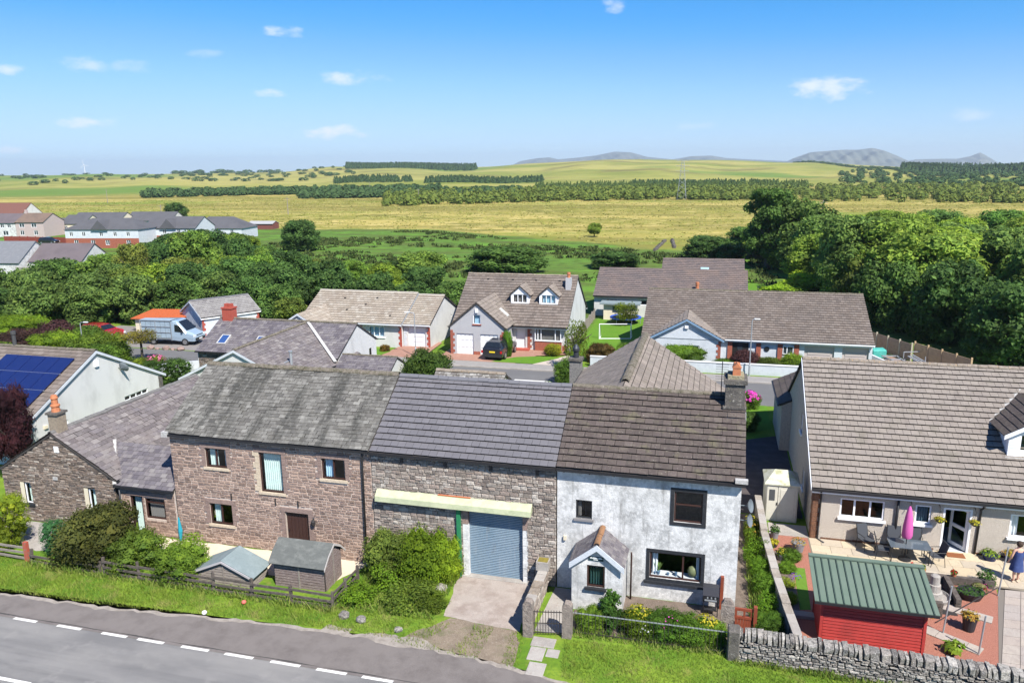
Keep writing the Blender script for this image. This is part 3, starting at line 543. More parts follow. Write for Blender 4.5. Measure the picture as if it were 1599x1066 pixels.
# 2. barn with the roller door
t = thing('roller_door_barn', 'rubble stone barn with new dark grey roof and blue roller door', 'barn', (13.7, 3.5, 0))
HD = [(13.72, 16.42, -.02, 3.0)]
w, roof, P = gable(t, 9.78, 17.62, 0, 5.13, 3.55, 7.42, 7.1, mortar_grey, tile_new, (.33, .335), holes={'front': HD}, n_front=300, ridge=ridge_new, ridge_r=.13, inset=.15, verge=0, groove=.05, th=.036, tilt=.05, jit=.001, walls=('front', 'back'))
masonry(w, P['front'], [(9.78, 0), (17.62, 0), (17.62, 5.1), (9.78, 5.1)], HD + [(9.85, 16.7, 2.98, 3.3)], *st_grey, hmin=.09, hmax=.19, wmin=.14, wmax=.42, out=.05, seed=9)
PF = P['front']
# roller door of slats, piers, canopy
rd = MB(); pbox(rd, PF, 13.95, 16.25, 2.86, 3.0, -.3, -.12); rd = rd.build('roller_door', roller_blue, t)
for i in range(38):
    z = .02 + i * .075; q = MB(); q.prism([PF.p(13.95, z + .002, -.2), PF.p(13.95, z + .02, -.165), PF.p(13.95, z + .05, -.165), PF.p(13.95, z + .072, -.2)], (2.3, 0, 0)); q.build('slat', roller_blue, rd)
for (a, b, m, nm) in ((13.72, 13.95, clean_render, 'door_pier'), (16.25, 16.47, clean_render, 'door_pier')):
    for k in range(9): q = MB(); pbox(q, PF, a, b, -.02 + k * .335, .3 + k * .335, -.34, .02 + .008 * (k % 3)); q.build(nm, lintel_stone if k in (7, 8) else white_render, t)
q = MB(); pbox(q, PF, 13.5, 13.66, -.05, 3.05, .05, .17); q.build('green_post', green_post, t)
q = MB(); q.prism([PF.p(10.0, 3.15, .03), PF.p(10.0, 3.5, .03), PF.p(10.0, 3.47, .1), PF.p(10.0, 3.28, .32), PF.p(10.0, 3.06, .34)], (6.65, .0, 0)); q.build('canopy', oil_paint_green, t, label='pale green painted canopy box over the roller door')
q = MB(); pbox(q, PF, 12.7, 14.1, 3.5, 3.53, .04, .1); q.build('canopy_flashing', M('rust_orange', (.45, .13, .05), .8), t)
for i in range(4): q = MB(); pbox(q, PF, 11.1 + i * 1.9, 11.22 + i * 1.9, 4.72, 5.04, .03, .08); q.build('vent_slot', black_pl, t)

# 3. white cottage
t = thing('white_cottage', 'white rendered cottage with brown tiled roof and gabled porch', 'house', (21.2, 3.5, 0))
HW = [(18.39, 19.03, 3.08, 3.85), (22.15, 23.2, 3.34, 4.58), (21.3, 23.24, .92, 2.0)]
w, roof, P = gable(t, 17.65, 24.55, 0, 5.15, 3.55, 7.45, 7.1, white_render, tile_brown, (.36, .31), holes={'front': HW}, n_front=300, ridge=ridge_moss, ridge_r=.12, ridge_len=.45, inset=.18, verge=(0., .12), groove=.05, sag=.018, th=.036, tilt=.05, jit=.006, walls=('front', 'back', 'right'), vr=(17.65, 23.9))
PF = P['front']
window(t, PF, *HW[0], black_paint, glass, [], fw=.05, sill=M('slate_sill', (.2, .19, .19), .8), curtain=[(0, .25, cur_dark)])
window(t, PF, *HW[1], brown_fr, glass, [], [(0, .56)], surround=black_paint, sw=.14, curtain=None)
window(t, PF, *HW[2], brown_fr, glass, [.65], surround=black_paint, sw=.13, curtain=[(0, .13, cur_white), (.93, 1, cur_white)])
q = MB(); pbox(q, PF, 21.1, 23.42, .70, .80, .0, .12); q.build('window_ledge', black_paint, t)
for u in (17.9, 18.9, 19.85, 20.9, 22.2, 23.7): q = MB(); pbox(q, PF, u, u + .04, 4.95, 5.06, 0, .05); q.build('gutter_bracket', iron, t)
# things on the window sill seen through the glass
vp = M('sill_pot', (.12, .2, .3), .4)
for x, r_, h in ((21.62, .09, .14), (21.5, .07, .1), (22.3, .06, .16), (22.0, .06, .09)): tag(MB().lathe([(r_ * .7, 0), (r_, h), (r_ * .8, h)], (x, .42, .96), 10).build('pot', vp), {21.62: 'blue pot with a spiky plant behind the cottage window', 21.5: 'small pot at the left end of the cottage window sill', 22.3: 'tall small vase behind the cottage window mullion', 22.0: 'low bowl in the middle of the cottage window sill'}[x], 'pot')
sp = MB()
for k in range(16): a = rng.uniform(0, 6.28); l_ = rng.uniform(.2, .42); sp.beam((21.62, .42, 1.08), (21.62 + math.cos(a) * l_ * .5, .42 + math.sin(a) * .1, 1.08 + l_), .035, .006)
tag(sp.build('spiky_house_plant', M('house_plant_leaf', (.16, .25, .06), .6)), 'spiky green house plant standing in the blue pot behind the window', 'plant')
tag(MB().lathe([(.05, 0), (.16, .1), (.2, .25), (.15, .4), (.04, .46)], (22.93, .5, .96), 14).build('round_vase', M('vase_green', (.18, .2, .1), .5), smooth=True), 'round olive vase at the right end of the cottage window', 'vase')
tag(MB().box(21.3, 23.2, .35, .75, .9, .955).build('sill_board', M('sill_board_white', (.65, .67, .68), .6)), 'white window board inside the large cottage window', 'shelf')
# porch
PX0, PX1, PY = 18.5, 20.42, -1.25
HP = [(19.08, 19.76, 1.02, 1.92)]
pf = FRONT(PY); mb = MB(); apx = (PX0 + PX1) / 2
wall_face(mb, pf, [(PX0, -.2), (PX1, -.2), (PX1, 2.08), (apx, 2.72), (PX0, 2.08)], HP); wall_face(mb, RIGHT(PX1), [(PY, -.2), (.2, -.2), (.2, 2.08), (PY, 2.08)]); wall_face(mb, LEFT(PX0), [(-.2, -.2), (-PY, -.2), (-PY, 2.08), (-.2, 2.08)])
pw = mb.build('porch_wall', white_render, t)
window(t, pf, *HP[0], brown_fr, glass, [], sill=black_paint, sill_out=.12, curtain=[(0, 1, M('porch_blind', (.02, .06, .06), .7))])
mb = MB(); oy = PY - .14
slab(mb, [(PX0 - .07, oy, 1.99), (apx, oy, 2.8), (apx, .18, 2.8), (PX0 - .07, .18, 1.99)]); slab(mb, [(apx, oy, 2.8), (PX1 + .07, oy, 1.99), (PX1 + .07, .18, 1.99), (apx, .18, 2.8)])
pr = mb.build('porch_roof', deck_dark, t); lf = math.hypot(apx - PX0 + .07, .81)
roof_slope(pr, (PX0 - .07, .18, 1.99), (0, -1, 0), (apx - PX0 + .07, 0, .81), [(0, 0), (.18 - oy, 0), (.18 - oy, lf), (0, lf)], .2, .17, *slate_dark, n_ind=60, th=.012, tilt=.014, name='slate', lift=.004)
roof_slope(pr, (PX1 + .07, oy, 1.99), (0, 1, 0), (apx - PX1 - .07, 0, .81), [(0, 0), (.18 - oy, 0), (.18 - oy, lf), (0, lf)], .2, .17, *slate_dark, n_ind=60, th=.012, tilt=.014, name='slate', lift=.004)
ridge_tiles(pr, (apx, oy, 2.82), (apx, .15, 2.82), ridge_terra, .1, .4)
for s_ in (-1, 1):
    e = apx + s_ * (apx - PX0 + .07); q = MB(); q.prism([(apx, oy - .005, 2.6), (e, oy - .005, 1.79), (e, oy - .005, 2.02), (apx, oy - .005, 2.83)], (0, -.04, 0)); q.build('bargeboard', bluewhite, t)
q = MB(); pbox(q, pf, 19.14, 19.7, 2.13, 2.29, 0, .03); sg = q.build('name_plate', M('dark_slate_plate', (.02, .045, .05), .5), t, label='small dark slate name plate in the porch gable')
wl = M('plate_lettering', (.7, .72, .72), .7)
q = MB(); x = 19.2
for wd_ in (.03, .035, .03, .045, .04, .035, .03, .03, .04, .035, .03): pbox(q, pf, x, x + wd_, 2.215, 2.255 + .012 * (wd_ > .034), .031, .034); x += wd_ + .008
x = 19.33
for wd_ in (.05, .04, .05): pbox(q, pf, x, x + wd_, 2.16, 2.195, .031, .034); x += wd_ + .01
q.build('plate_lettering', wl, sg)
pipe(t, [(PX1 + .2, -.1, 2.0), (PX1 + .2, -.05, 1.9), (PX1 + .2, -.05, 0)], brown_fr, .035)
q = MB(); pbox(q, PF, 17.92, 18.02, 2.12, 2.3, 0, .1); q.build('alarm_box', cream_render, t)
for z in (3.9, 3.3):
    q = MB().lathe([(.03, .0), (.15, .04), (.25, .11), (.26, .12), (.15, .055)], (0, 0, 0), 16); q.v = [tuple(Matrix.Translation((24.85, 1.0, z)) @ Matrix.Rotation(R(75), 4, 'Y') @ Matrix.Rotation(R(20), 4, 'X') @ Vector(p)) for p in q.v]; q.tube([(24.55, 1.0, z), (24.85, 1.0, z)], .02, 6); q.build('satellite_dish', M('dish_grey', (.12, .14, .155), .6), t)
q = MB().box(24.3, 24.75, -.1, .12, 5.2, 5.34); q.build('kneeler_stone', white_lead, t)
# main chimney of the white cottage
ch = MB(); ch.prism([(23.86, 2.85, 6.9), (24.6, 2.85, 6.9), (24.6, 3.85, 6.9), (23.86, 3.85, 6.9)], (0, 0, 1.38)); ch.box(23.78, 24.68, 2.77, 3.93, 8.12, 8.3); ch.box(23.78, 24.68, 2.77, 3.93, 7.12, 7.22)
ch = ch.build('chimney', chim_stone, roof); MB().box(23.92, 24.54, 2.92, 3.75, 8.3, 8.44).build('flaunching', M('mossy_mortar', (.25, .22, .14), 1., [(8, (.4, .36, .28), .5, .7, .7)], bump=(14, 1.2)), roof)
pt = MB(); pt.box(24.1, 24.4, 3.02, 3.3, 8.42, 8.74); pt.prism([(24.07, 3.0, 8.74), (24.43, 3.0, 8.74), (24.25, 3.0, 8.94)], (0, .32, 0)); pt.build('chimney_pot', terracotta, roof)
pt = MB(); pt.lathe([(.13, 0), (.12, .3), (.15, .34), (.13, .5), (.1, .5)], (24.25, 3.52, 8.34), 10); pt.build('chimney_pot', terracotta, roof)
q = MB(); q.box(23.8, 24.68, 2.45, 2.9, 6.85, 6.86); q.v = [(x, y, 7.03 + (y - 2.9) * .648 + (.02 if z > 6.855 else .012)) for x, y, z in q.v]; q.build('lead_flashing', lead, roof)
q = MB(); q.tube([(23.7, 3.4, 7.3), (23.7, 3.45, 8.9)], .02, 6)
for k in range(7): q.beam((23.45, 3.45, 8.15 + k * .1), (23.95, 3.45, 8.15 + k * .1), .012, .012)
q.build('television_aerial', iron, roof)
# rear wing
w2, roof2, _ = gable(t, 3.3, 15.0, -4.75, 4.2, 0, 7.3, 3.45, white_render, tile_wing, (.36, .33), fr=ROT90(19.65, 0), inset=.2, verge=(.0, .1), zb=5.05, n_front=150, n_back=60, ridge=ridge_moss, ridge_r=.17, ridge_len=.4, roof_name='wing_roof', walls=('front', 'back', 'right'), vr=(5.2, 15.1), groove=.13, th=.035, tilt=.04)
# rear chimney
tq = thing('stone_chimney_stack', 'grey rendered chimney stack with dark metal cowl behind the white cottage', 'chimney', (15.75, 14.9, 0))
MB().box(15.45, 16.1, 14.6, 15.2, 0, 5.7).build('stack', M('grey_stack', (.22, .21, .2), .95, [(12, (.1, .1, .1), .45, .65, .7)], bump=(30, .8)), tq)
MB().box(15.38, 16.17, 14.53, 15.27, 5.7, 5.85).build('cap', chim_stone, tq)
MB().lathe([(.17, 0), (.14, .35), (.2, .4), (.2, .55), (.08, .75), (.05, .78)], (15.77, 14.9, 5.85), 12).build('cowl', M('dark_cowl', (.05, .055, .065), .5, metal=.5), tq)

# 4. stone cottage end-on at the left, and the link
t = thing('stone_gable_cottage', 'low dark stone cottage end-on to road with brick chimney and slate roof', 'cottage', (-6.4, 5, 0))
HA = [(8.18, 8.6, .92, 2.02), (4.45, 4.85, .92, 1.98)]
w, roof, P = gable(t, .1, 10.6, -3.4, 2.56, 0, 4.6, 3.4, mortar_dark, slate_purple, (.42, .27), fr=ROT90(-6.5, 0), holes={'left': [(h[0] - 6.5, h[1] - 6.5, h[2], h[3]) for h in HA]}, inset=.14, verge=(.06, .1), n_front=300, ridge=M('cottage_ridge', (.13, .125, .12), .9, [(9, (.22, .21, .2), .5, .7, .6)]), ridge_r=.12, th=.014, tilt=.016, tile_name='slate', jit=.012, sag=.035)
PL = P['left']
HL = [(h[0] - 6.5, h[1] - 6.5, h[2], h[3]) for h in HA]
for x0_, x1_, z0_, z1_ in HL:
    q = MB(); pbox(q, PL, x0_ - .22, x0_, z0_, z1_, -.1, .02); q.build('jamb', M('cream_jamb', (.6, .54, .4), .9), w); q = MB(); pbox(q, PL, x0_ - .3, x1_ + .15, z0_ - .12, z0_, -.1, .09); q.build('sill', black_paint, w)
    window(t, PL, x0_, x1_, z0_, z1_, white_pl, glass, [], fw=.04, curtain=[(0, .8, cur_green)])
masonry(w, PL, [(-3.26, 0), (3.26, 0), (3.26, 2.55), (0, 4.5), (-3.26, 2.55)], [(h[0] - .22, h[1], h[2] - .12, h[3]) for h in HL], *st_dark, hmin=.06, hmax=.13, wmin=.16, wmax=.46, out=.05, seed=21, tiltj=.05)
q = MB(); pbox(q, PL, .1, .35, 3.7, 4.0, 0, .06); q.build('wall_vent', white_pl, t)
q = MB(); pbox(q, PL, -.2, .05, 2.3, 2.45, 0.02, .07); q.build('pale_stone', white_lead, w)
# the cottage chimney, on the ridge
MB().box(-6.75, -6.25, .3, .85, 4.3, 5.45).build('chimney', M('buff_chimney', (.28, .23, .17), .95, [(9, (.16, .13, .1), .45, .65, .6)], bump=(25, .8)), roof)
MB().box(-6.82, -6.18, .23, .92, 5.45, 5.55).build('chimney_cap', chim_stone, roof)
MB().lathe([(.2, 0), (.17, .22), (.21, .26), (.21, .33), (.15, .36), (.14, .6), (.18, .64), (.12, .8)], (-6.5, .57, 5.55), 10).build('chimney_pot', terracotta, roof)
# link
t = thing('link_extension', 'small slate roofed link with glazed door between stone cottage and barn house', 'extension', (-1.5, 2, 0))
HK = [(-2.55, -1.86, -.02, 1.92), (-1.74, -.66, .85, 1.86)]
w, roof, P = gable(t, -3.15, -.03, 0, 2.4, 2.15, 3.62, 4.3, mortar_pink, slate_dark, (.3, .22), holes={'front': HK}, n_front=110, inset=.15, verge=0, th=.012, tilt=.014, tile_name='slate', walls=('front', 'back'), jit=.008)
# run of the link roof up to the valley with the cottage roof
vr = MB(); slab(vr, [(-3.15, 0, 2.4), (-3.15, 2.15, 3.62), (-4.85, 2.15, 3.62)]); vr = vr.build('valley_roof', deck_dark, t); lf = math.hypot(2.15, 1.22)
roof_slope(vr, (-4.85, 0, 2.4), (1, 0, 0), (0, 2.15, 1.22), [(1.7, 0), (1.7, lf), (0, lf)], .3, .22, *slate_dark, n_ind=0, th=.012, tilt=.014, name='slate', lift=.004)
q = MB().beam((-3.12, -.05, 2.47), (-4.87, 2.15, 3.72), .16, .05); q.build('valley_flashing', white_lead, t)
masonry(w, P['front'], [(-3.0, 0), (-.1, 0), (-.1, 2.38), (-3.0, 2.38)], HK + [(-2.7, -.5, 1.93, 2.15)], *st_red, hmin=.1, hmax=.16, wmin=.18, wmax=.4, out=.03, seed=4, n_ind=120)
q = MB(); pbox(q, P['front'], -2.7, -.5, 1.93, 2.13, -.05, .04); q.build('lintel', lintel_stone, w)
window(t, P['front'], *HK[0], brown_fr, glass, [], fw=.08, name='glazed_door', curtain=[(0, 1, cur_green)])
window(t, P['front'], *HK[1], brown_fr, glass, [], [(0, .78)], fw=.07, curtain=[(0, 1, cur_dark)])
MB().box(-2.8, -1.7, -.35, .1, -.1, .1).build('door_step', concrete, t)
pipe(t, [(-2.95, .0, 2.35), (-2.95, .02, 0)], black_pl, .04)
tag(MB().tube([(.15, -.05, .05), (.17, -.03, .5), (.12, 0, 1.15)], [.05, .1, .03], 8).build('rolled_parasol', M('teal_cloth', (.02, .25, .33), .7)), 'rolled teal garden parasol leaning against the barn house wall', 'parasol')
# ------------------------------------------------------------------ GROUND
def ground_mat():
    m = bpy.data.materials.new('ground_cover'); m.use_nodes = True; N = m.node_tree.nodes; L = m.node_tree.links; b = N['Principled BSDF']; b.inputs['Roughness'].default_value = 1; b.inputs['Specular IOR Level'].default_value = .1
    g = N.new('ShaderNodeNewGeometry'); sx = N.new('ShaderNodeSeparateXYZ'); L.new(g.outputs['Position'], sx.inputs[0])
    def noise(sc, det=5, st=None, ro=.6):
        n = N.new('ShaderNodeTexNoise'); n.inputs['Scale'].default_value = sc; n.inputs['Detail'].default_value = det; n.inputs['Roughness'].default_value = ro
        if st: mp = N.new('ShaderNodeMapping'); mp.inputs['Scale'].default_value = st; L.new(g.outputs['Position'], mp.inputs[0]); L.new(mp.outputs[0], n.inputs['Vector'])
        else: L.new(g.outputs['Position'], n.inputs['Vector'])
        return n.outputs['Fac']
    def rng_(x, a, b_, c=0., d=1.):
        r_ = N.new('ShaderNodeMapRange'); r_.interpolation_type = 'SMOOTHSTEP'
        for i, v in enumerate((a, b_, c, d)): r_.inputs[i + 1].default_value = v
        L.new(x, r_.inputs[0]); return r_.outputs[0]
    def mix(f, a, b_):
        x = N.new('ShaderNodeMix'); x.data_type = 'RGBA'
        if isinstance(f, (int, float)): x.inputs[0].default_value = f
        else: L.new(f, x.inputs[0])
        for i, v in ((6, a), (7, b_)):
            if isinstance(v, tuple): x.inputs[i].default_value = (*v, 1)
            else: L.new(v, x.inputs[i])
        return x.outputs[2]
    def math_(op, a, b_):
        x = N.new('ShaderNodeMath'); x.operation = op
        for i, v in enumerate((a, b_)):
            if isinstance(v, (int, float)): x.inputs[i].default_value = v
            else: L.new(v, x.inputs[i])
        return x.outputs[0]
    X, Y = sx.outputs[0], sx.outputs[1]
    lawn = mix(rng_(noise(.5), .38, .65), (.085, .165, .016), (.16, .235, .026)); lawn = mix(rng_(noise(9), .45, .7, 0, .6), lawn, (.07, .14, .02)); lawn = mix(rng_(noise(1.6), .55, .72, 0, .7), lawn, (.21, .21, .055))
    rush = mix(rng_(noise(.06, 5, (1, 2.2, 1)), .40, .62), (.09, .175, .026), (.085, .115, .026)); rush = mix(rng_(noise(.5, 6), .47, .64, 0, .7), rush, (.055, .09, .018)); rush = mix(rng_(noise(.09, 4, (1, 2, 1)), .54, .66, 0, .8), rush, (.11, .23, .028))
    moor = mix(rng_(noise(.02, 7, (.4, 1, 1)), .38, .60), (0.205, 0.195, 0.0368), (0.378, 0.304, 0.0893)); moor = mix(rng_(noise(.07, 8, (.45, 1, 1), .7), .48, .62, 0, .85), moor, (0.13, 0.128, 0.0294)); moor = mix(rng_(noise(.22, 7, (.5, 1, 1), .7), .50, .64, 0, .8), moor, (0.54, 0.427, 0.168)); moor = mix(rng_(noise(.009, 5, (.25, 1.4, 1)), .46, .58, 0, .8), moor, (0.167, 0.147, 0.0357))
    moor = mix(rng_(noise(.011, 4, (.5, 1, 1)), .53, .63, 0, .8), moor, (0.14, 0.199, 0.0263)); moor = mix(rng_(noise(.5, 8, None, .75), .50, .62, 0, .7), moor, (0.162, 0.152, 0.0315))
    hill = mix(rng_(noise(.0028, 6, (.7, 1, 1)), .38, .60), (.17, .195, .035), (.31, .28, .08)); hill = mix(rng_(noise(.006, 6), .5, .66, 0, .8), hill, (.145, .125, .04)); hill = mix(rng_(noise(.002, 3, (1, .7, 1)), .54, .60, 0, .85), hill, (.10, .175, .03)); hill = mix(rng_(noise(.03, 6), .52, .7, 0, .5), hill, (.09, .10, .025))
    wob = math_('MULTIPLY', math_('SUBTRACT', noise(.03, 4), .5), 26)
    e1 = math_('ADD', math_('ADD', Y, wob), math_('MAXIMUM', math_('MULTIPLY', math_('ADD', X, 50), .69), 0.))
    c = mix(rng_(math_('ADD', Y, wob), 40, 48), lawn, rush)
    c = mix(rng_(e1, 170, 176), c, moor)
    r2 = math_('SQRT', math_('ADD', math_('POWER', X, 2), math_('POWER', Y, 2)), 0)
    c = mix(rng_(r2, 560, 700), c, hill)
    L.new(c, b.inputs['Base Color'])
    bp = N.new('ShaderNodeBump'); bp.inputs['Strength'].default_value = .6; bp.inputs['Distance'].default_value = .3; L.new(noise(1.2, 8), bp.inputs['Height']); L.new(bp.outputs[0], b.inputs['Normal'])
    return m
# skyline of the near hills, as rise in metres at about 2.2 km by photo azimuth (degrees left of +Y)
def skyline(tab, az): return np.interp(az, [a for a, _ in tab], [h for _, h in tab])
HILL = sorted([(75, 11), (60, 11), (47, 11), (42, 11), (36, 11), (33, 11), (31, 12), (29, 18), (27.5, 22), (24, 22), (20, 20), (18.2, 19), (16.5, 20), (14, 24), (10, 31), (5.5, 34.5), (1, 31), (-2, 26.5), (-5, 20), (-8.6, 14.5), (-12, 7), (-18, 5), (-24, 8), (-40, 20), (-75, 20)])
def terrain(az, r_):
    """az in degrees left of +Y, r from camera foot"""
    h = skyline(HILL, az); s_ = np.clip((r_ - 620) / (2150 - 620), 0, 1); s_ = s_ * s_ * (3 - 2 * s_)
    und = (np.sin(az * .9 + r_ * .004) * 1.6 + np.sin(az * .37 - r_ * .0023 + 2) * 2.2) * np.clip((r_ - 650) / 600, 0, 1) * (h > 5)
    far = np.clip((r_ - 2200) / 1500, 0, 1) * 30
    return h * s_ + und * (1 - np.clip((r_ - 1900) / 300, 0, 1)) - far * (h > 3)
azs = np.concatenate([np.linspace(75, 55, 8)[:-1], np.linspace(55, -30, 171), np.linspace(-30, -75, 12)[1:]])
rs = np.concatenate([np.linspace(4, 60, 8)[:-1], np.geomspace(60, 620, 22)[:-1], np.linspace(620, 2300, 40)[:-1], np.geomspace(2300, 12000, 10)])
A_, R_ = np.meshgrid(azs, rs); Z_ = np.where(R_ < 620, 0, terrain(A_, R_)); rad = np.radians(A_)
V = np.stack([CAMPOS.x - np.sin(rad) * R_, CAMPOS.y + np.cos(rad) * R_, Z_], -1).reshape(-1, 3); na = len(azs); idx = np.arange(len(V)).reshape(len(rs), na)
F = np.stack([idx[:-1, :-1], idx[1:, :-1], idx[1:, 1:], idx[:-1, 1:]], -1).reshape(-1, 4)[:, ::-1]
struct(link(bpy.data.objects.new('ground', npmesh('ground', V, F, ground_mat(), True)), None))
# near ground behind/below the drone so that the sheet is whole
gm = bpy.data.objects['ground'].data.materials[0]
def sheet(name, poly, z, mat, kind='structure'):
    o = MB().face(*[(p[0], p[1], z) for p in ccw(list(poly))]).build(name, mat); o['kind'] = kind; return o
def wob_poly(pts, amp=.15, step=.5, seed=0, close=True):
    r_ = random.Random(seed); out = []
    for i in range(len(pts)):
        a = Vector(pts[i]); b = Vector(pts[(i + 1) % len(pts)]); k = max(1, int((b - a).length / step)); n = Vector((-(b - a).y, (b - a).x)).normalized() if (b - a).length else Vector((0, 0))
        for j in range(k): p = a + (b - a) * (j / k) + n * r_.uniform(-amp, amp) * (1 if j else .3); out.append((p.x, p.y))
    return out
def fan_sheet(name, poly, z, mat, kind='structure'):
    bm = bmesh.new(); vs = [bm.verts.new((p[0], p[1], z)) for p in poly]; f = bm.faces.new(vs); bmesh.ops.triangulate(bm, faces=[f]); bm.normal_update()
    for f in bm.faces:
        if f.normal.z < 0: f.normal_flip()
    me = bpy.data.meshes.new(name); bm.to_mesh(me); bm.free(); me.materials.append(mat); o = bpy.data.objects.new(name, me); link(o, None); o['kind'] = kind; return o
rdo = sheet('road', [(-60, -30), (60, -30), (60, -6.93), (-60, -6.93)], .008, asphalt_new)
edge = [(-40, -5.7), (-4.1, -5.6), (0, -5.5), (3.3, -5.3), (7.2, -4.9), (9.8, -4.85), (13.3, -4.75), (15.8, -5.1), (18.8, -5.5), (21, -6.1), (24, -6.5), (45, -6.6)]
lb = [(45, -6.93), (-40, -6.93)] + edge
e2 = []
for i in range(len(edge) - 1):
    a = Vector(edge[i]); b = Vector(edge[i + 1]); k = max(1, int((b - a).length / .3))
    for j in range(k): p = a + (b - a) * j / k; e2.append((p.x, p.y + rng.uniform(-.09, .09)))
fan_sheet('lay_by', [(45, -6.93), (45, -6.6)] + e2[::-1] + [(-40, -6.93)], .012, asphalt_old)
for (a, b) in [(-3.95, -2.85), (-1.97, -.92), (.04, 1.11), (2.04, 3.12), (3.59, 4.69), (5.44, 6.55), (7.21, 8.33), (9.02, 10.14), (10.77, 11.88), (12.45, 13.56), (14.2, 15.3), (16, 17.1)]:
    o = MB().face((a, -6.99, .016), (b, -6.99, .016), (b + .02, -6.86, .016), (a + .02, -6.86, .016)).build('road_dash', paint_white, rdo)
MB().face((-30, -9.98, .016), (1.9, -9.98, .016), (1.9, -9.84, .016), (-30, -9.84, .016)).build('road_line', paint_white, rdo)
tar = M('tar_seam', (.045, .043, .042), .7, [(5, (.09, .085, .08), .45, .65, .7)]); pale = M('pale_grit', (.34, .30, .26), 1., [(3, (.22, .19, .16), .42, .62, .75), (40, (.45, .41, .36), .52, .7, .6)], bump=(60, .8))
for i in range(46): x = -9 + i * .62; MB().face((x, -6.80 + .015 * math.sin(x * 3), .0165), (x + .63, -6.80 + .015 * math.sin((x + .63) * 3), .0165), (x + .63, -6.765 + .02 * math.sin(x * 2.1 + 2), .0165), (x, -6.765 + .02 * math.sin((x - .62) * 2.1 + 2), .0165)).build('tar_seam', tar, rdo)
fan_sheet('gravel_patch', wob_poly([(9.7, -4.95), (9.9, -4.45), (10.9, -4.5), (11.0, -5.0)], .07, .2, 31), .017, pale); fan_sheet('gravel_patch', wob_poly([(11.3, -4.9), (11.6, -4.55), (13.6, -4.45), (14.3, -4.9), (13.2, -5.15)], .08, .25, 32), .017, pale); fan_sheet('gravel_patch', wob_poly([(-5.6, -5.55), (-5.4, -5.0), (-4.7, -5.1), (-4.8, -5.6)], .06, .2, 33), .017, pale)
ge = [(a, b - .03) for a, b in e2 if -14 < a < 20]; fan_sheet('gravel_edge', [(a, b - .10 - .05 * math.sin(a * 2.3)) for a, b in ge] + [(a, b + .07) for a, b in ge[::-1]], .0145, pale)
fan_sheet('driveway', wob_poly([(13.5, .3), (13.9, -2.9), (16.95, -3.2), (16.75, .3)], .05, .4, 2), .01, drive_conc)
MB().box(13.6, 16.6, .02, .75, -.1, .03).build('threshold', concrete)['kind'] = 'structure'
fan_sheet('dirt_track', wob_poly([(12.6, -4.9), (13.3, -3.9), (14.2, -3.0), (16.9, -3.1), (17.2, -5.3)], .12, .35, 4), .006, dirt)
fan_sheet('paving', wob_poly([(-3.0, .1), (-2.9, -1.2), (8.6, -1.9), (9.5, .1)], .06, .6, 5), .01, cream_pave)
fan_sheet('yard', wob_poly([(-9.9, -1.2), (-5.6, -2.4), (-3.0, -1.2), (-3.2, .05), (-9.9, .05)], .08, .6, 6), .006, concrete)
gp_ = fan_sheet('garden_path', [(17.45, -3.0), (18.45, -3.0), (18.4, .1), (17.6, .1)], .008, concrete)
for (a, b, c, d) in [(17.5, 18.35, -3.9, -3.35), (17.55, 18.1, -4.7, -3.95), (18.15, 18.6, -4.4, -3.95), (17.7, 18.3, -5.5, -4.8)]:
    MB().box(a, b, c, d, -.05, .025).build('flagstone', concrete, gp_, bevel=.01)
fan_sheet('flower_bed', wob_poly([(18.7, -2.65), (24.3, -2.6), (24.3, .15), (20.4, .15), (20.4, -1.3), (18.6, -1.3)], .05, .4, 8), .006, soil)
fan_sheet('side_passage', [(24.5, -2.4), (26.1, -2.4), (25.7, 8.8), (24.5, 8.8)], .004, soil)
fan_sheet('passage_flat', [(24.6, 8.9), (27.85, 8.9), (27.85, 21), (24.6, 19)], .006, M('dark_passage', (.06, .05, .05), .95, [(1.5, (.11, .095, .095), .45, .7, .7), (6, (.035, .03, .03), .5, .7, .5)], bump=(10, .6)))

# ------------------------------------------------------------------ right-hand dormer bungalow
t = thing('dormer_bungalow', 'pebbledashed bungalow with large buff tiled roof and patio in front', 'house', (33, 13, 0))
ox = 27.68
HR = [(ox + 1.42, ox + 3.24, 1.17, 2.06), (ox + 4.46, ox + 5.1, 1.2, 2.06), (ox + 5.56, ox + 6.68, -.02, 2.05), (ox + 8.12, ox + 10.2, .98, 2.02)]
HRL = [(-13.3, -12.5, 3.0, 4.0), (-11.2, -10.4, .8, 1.8)]
w, roof, P = gable(t, 27.95, 44, 6.66, 2.5, 13.9, 6.65, 21.3, pink_dash, tile_buff, (.345, .345), holes={'front': HR, 'left': HRL}, n_front=300, ridge=ridge_orange, ridge_r=.13, inset=.28, verge=(.1, .1), fascia=white_pl, th=.038, tilt=.052, jit=.004, groove=.06)
PF, PL = P['front'], P['left']
fr_ = M('dash_brick_quoin', (.17, .085, .05), .9, [(8, (.09, .045, .03), .45, .65, .7)], bump=(20, .6))
for k in range(11):
    ww = .36 if k % 2 else .24; q = MB(); pbox(q, PF, 27.96, 27.96 + ww, k * .215, k * .215 + .2, -.02, .02); q.build('quoin', fr_, w); q = MB(); pbox(q, PL, -6.94 - (.24 if k % 2 else .36), -6.94, k * .215, k * .215 + .2, -.02, .02); q.build('quoin', fr_, w)
k = 28.4
while k < 36.5:
    if not (ox + 5.3 < k < ox + 6.7): q = MB(); pbox(q, PF, k, k + .21, -.1, .1 + .02 * (int(k * 10) % 2), -.02, .02); q.build('plinth_brick', fr_, w)
    k += .22
window(t, PF, *HR[0], white_pl, glass, [.33, .68], fw=.07, sill=white_pl, sill_out=.12)
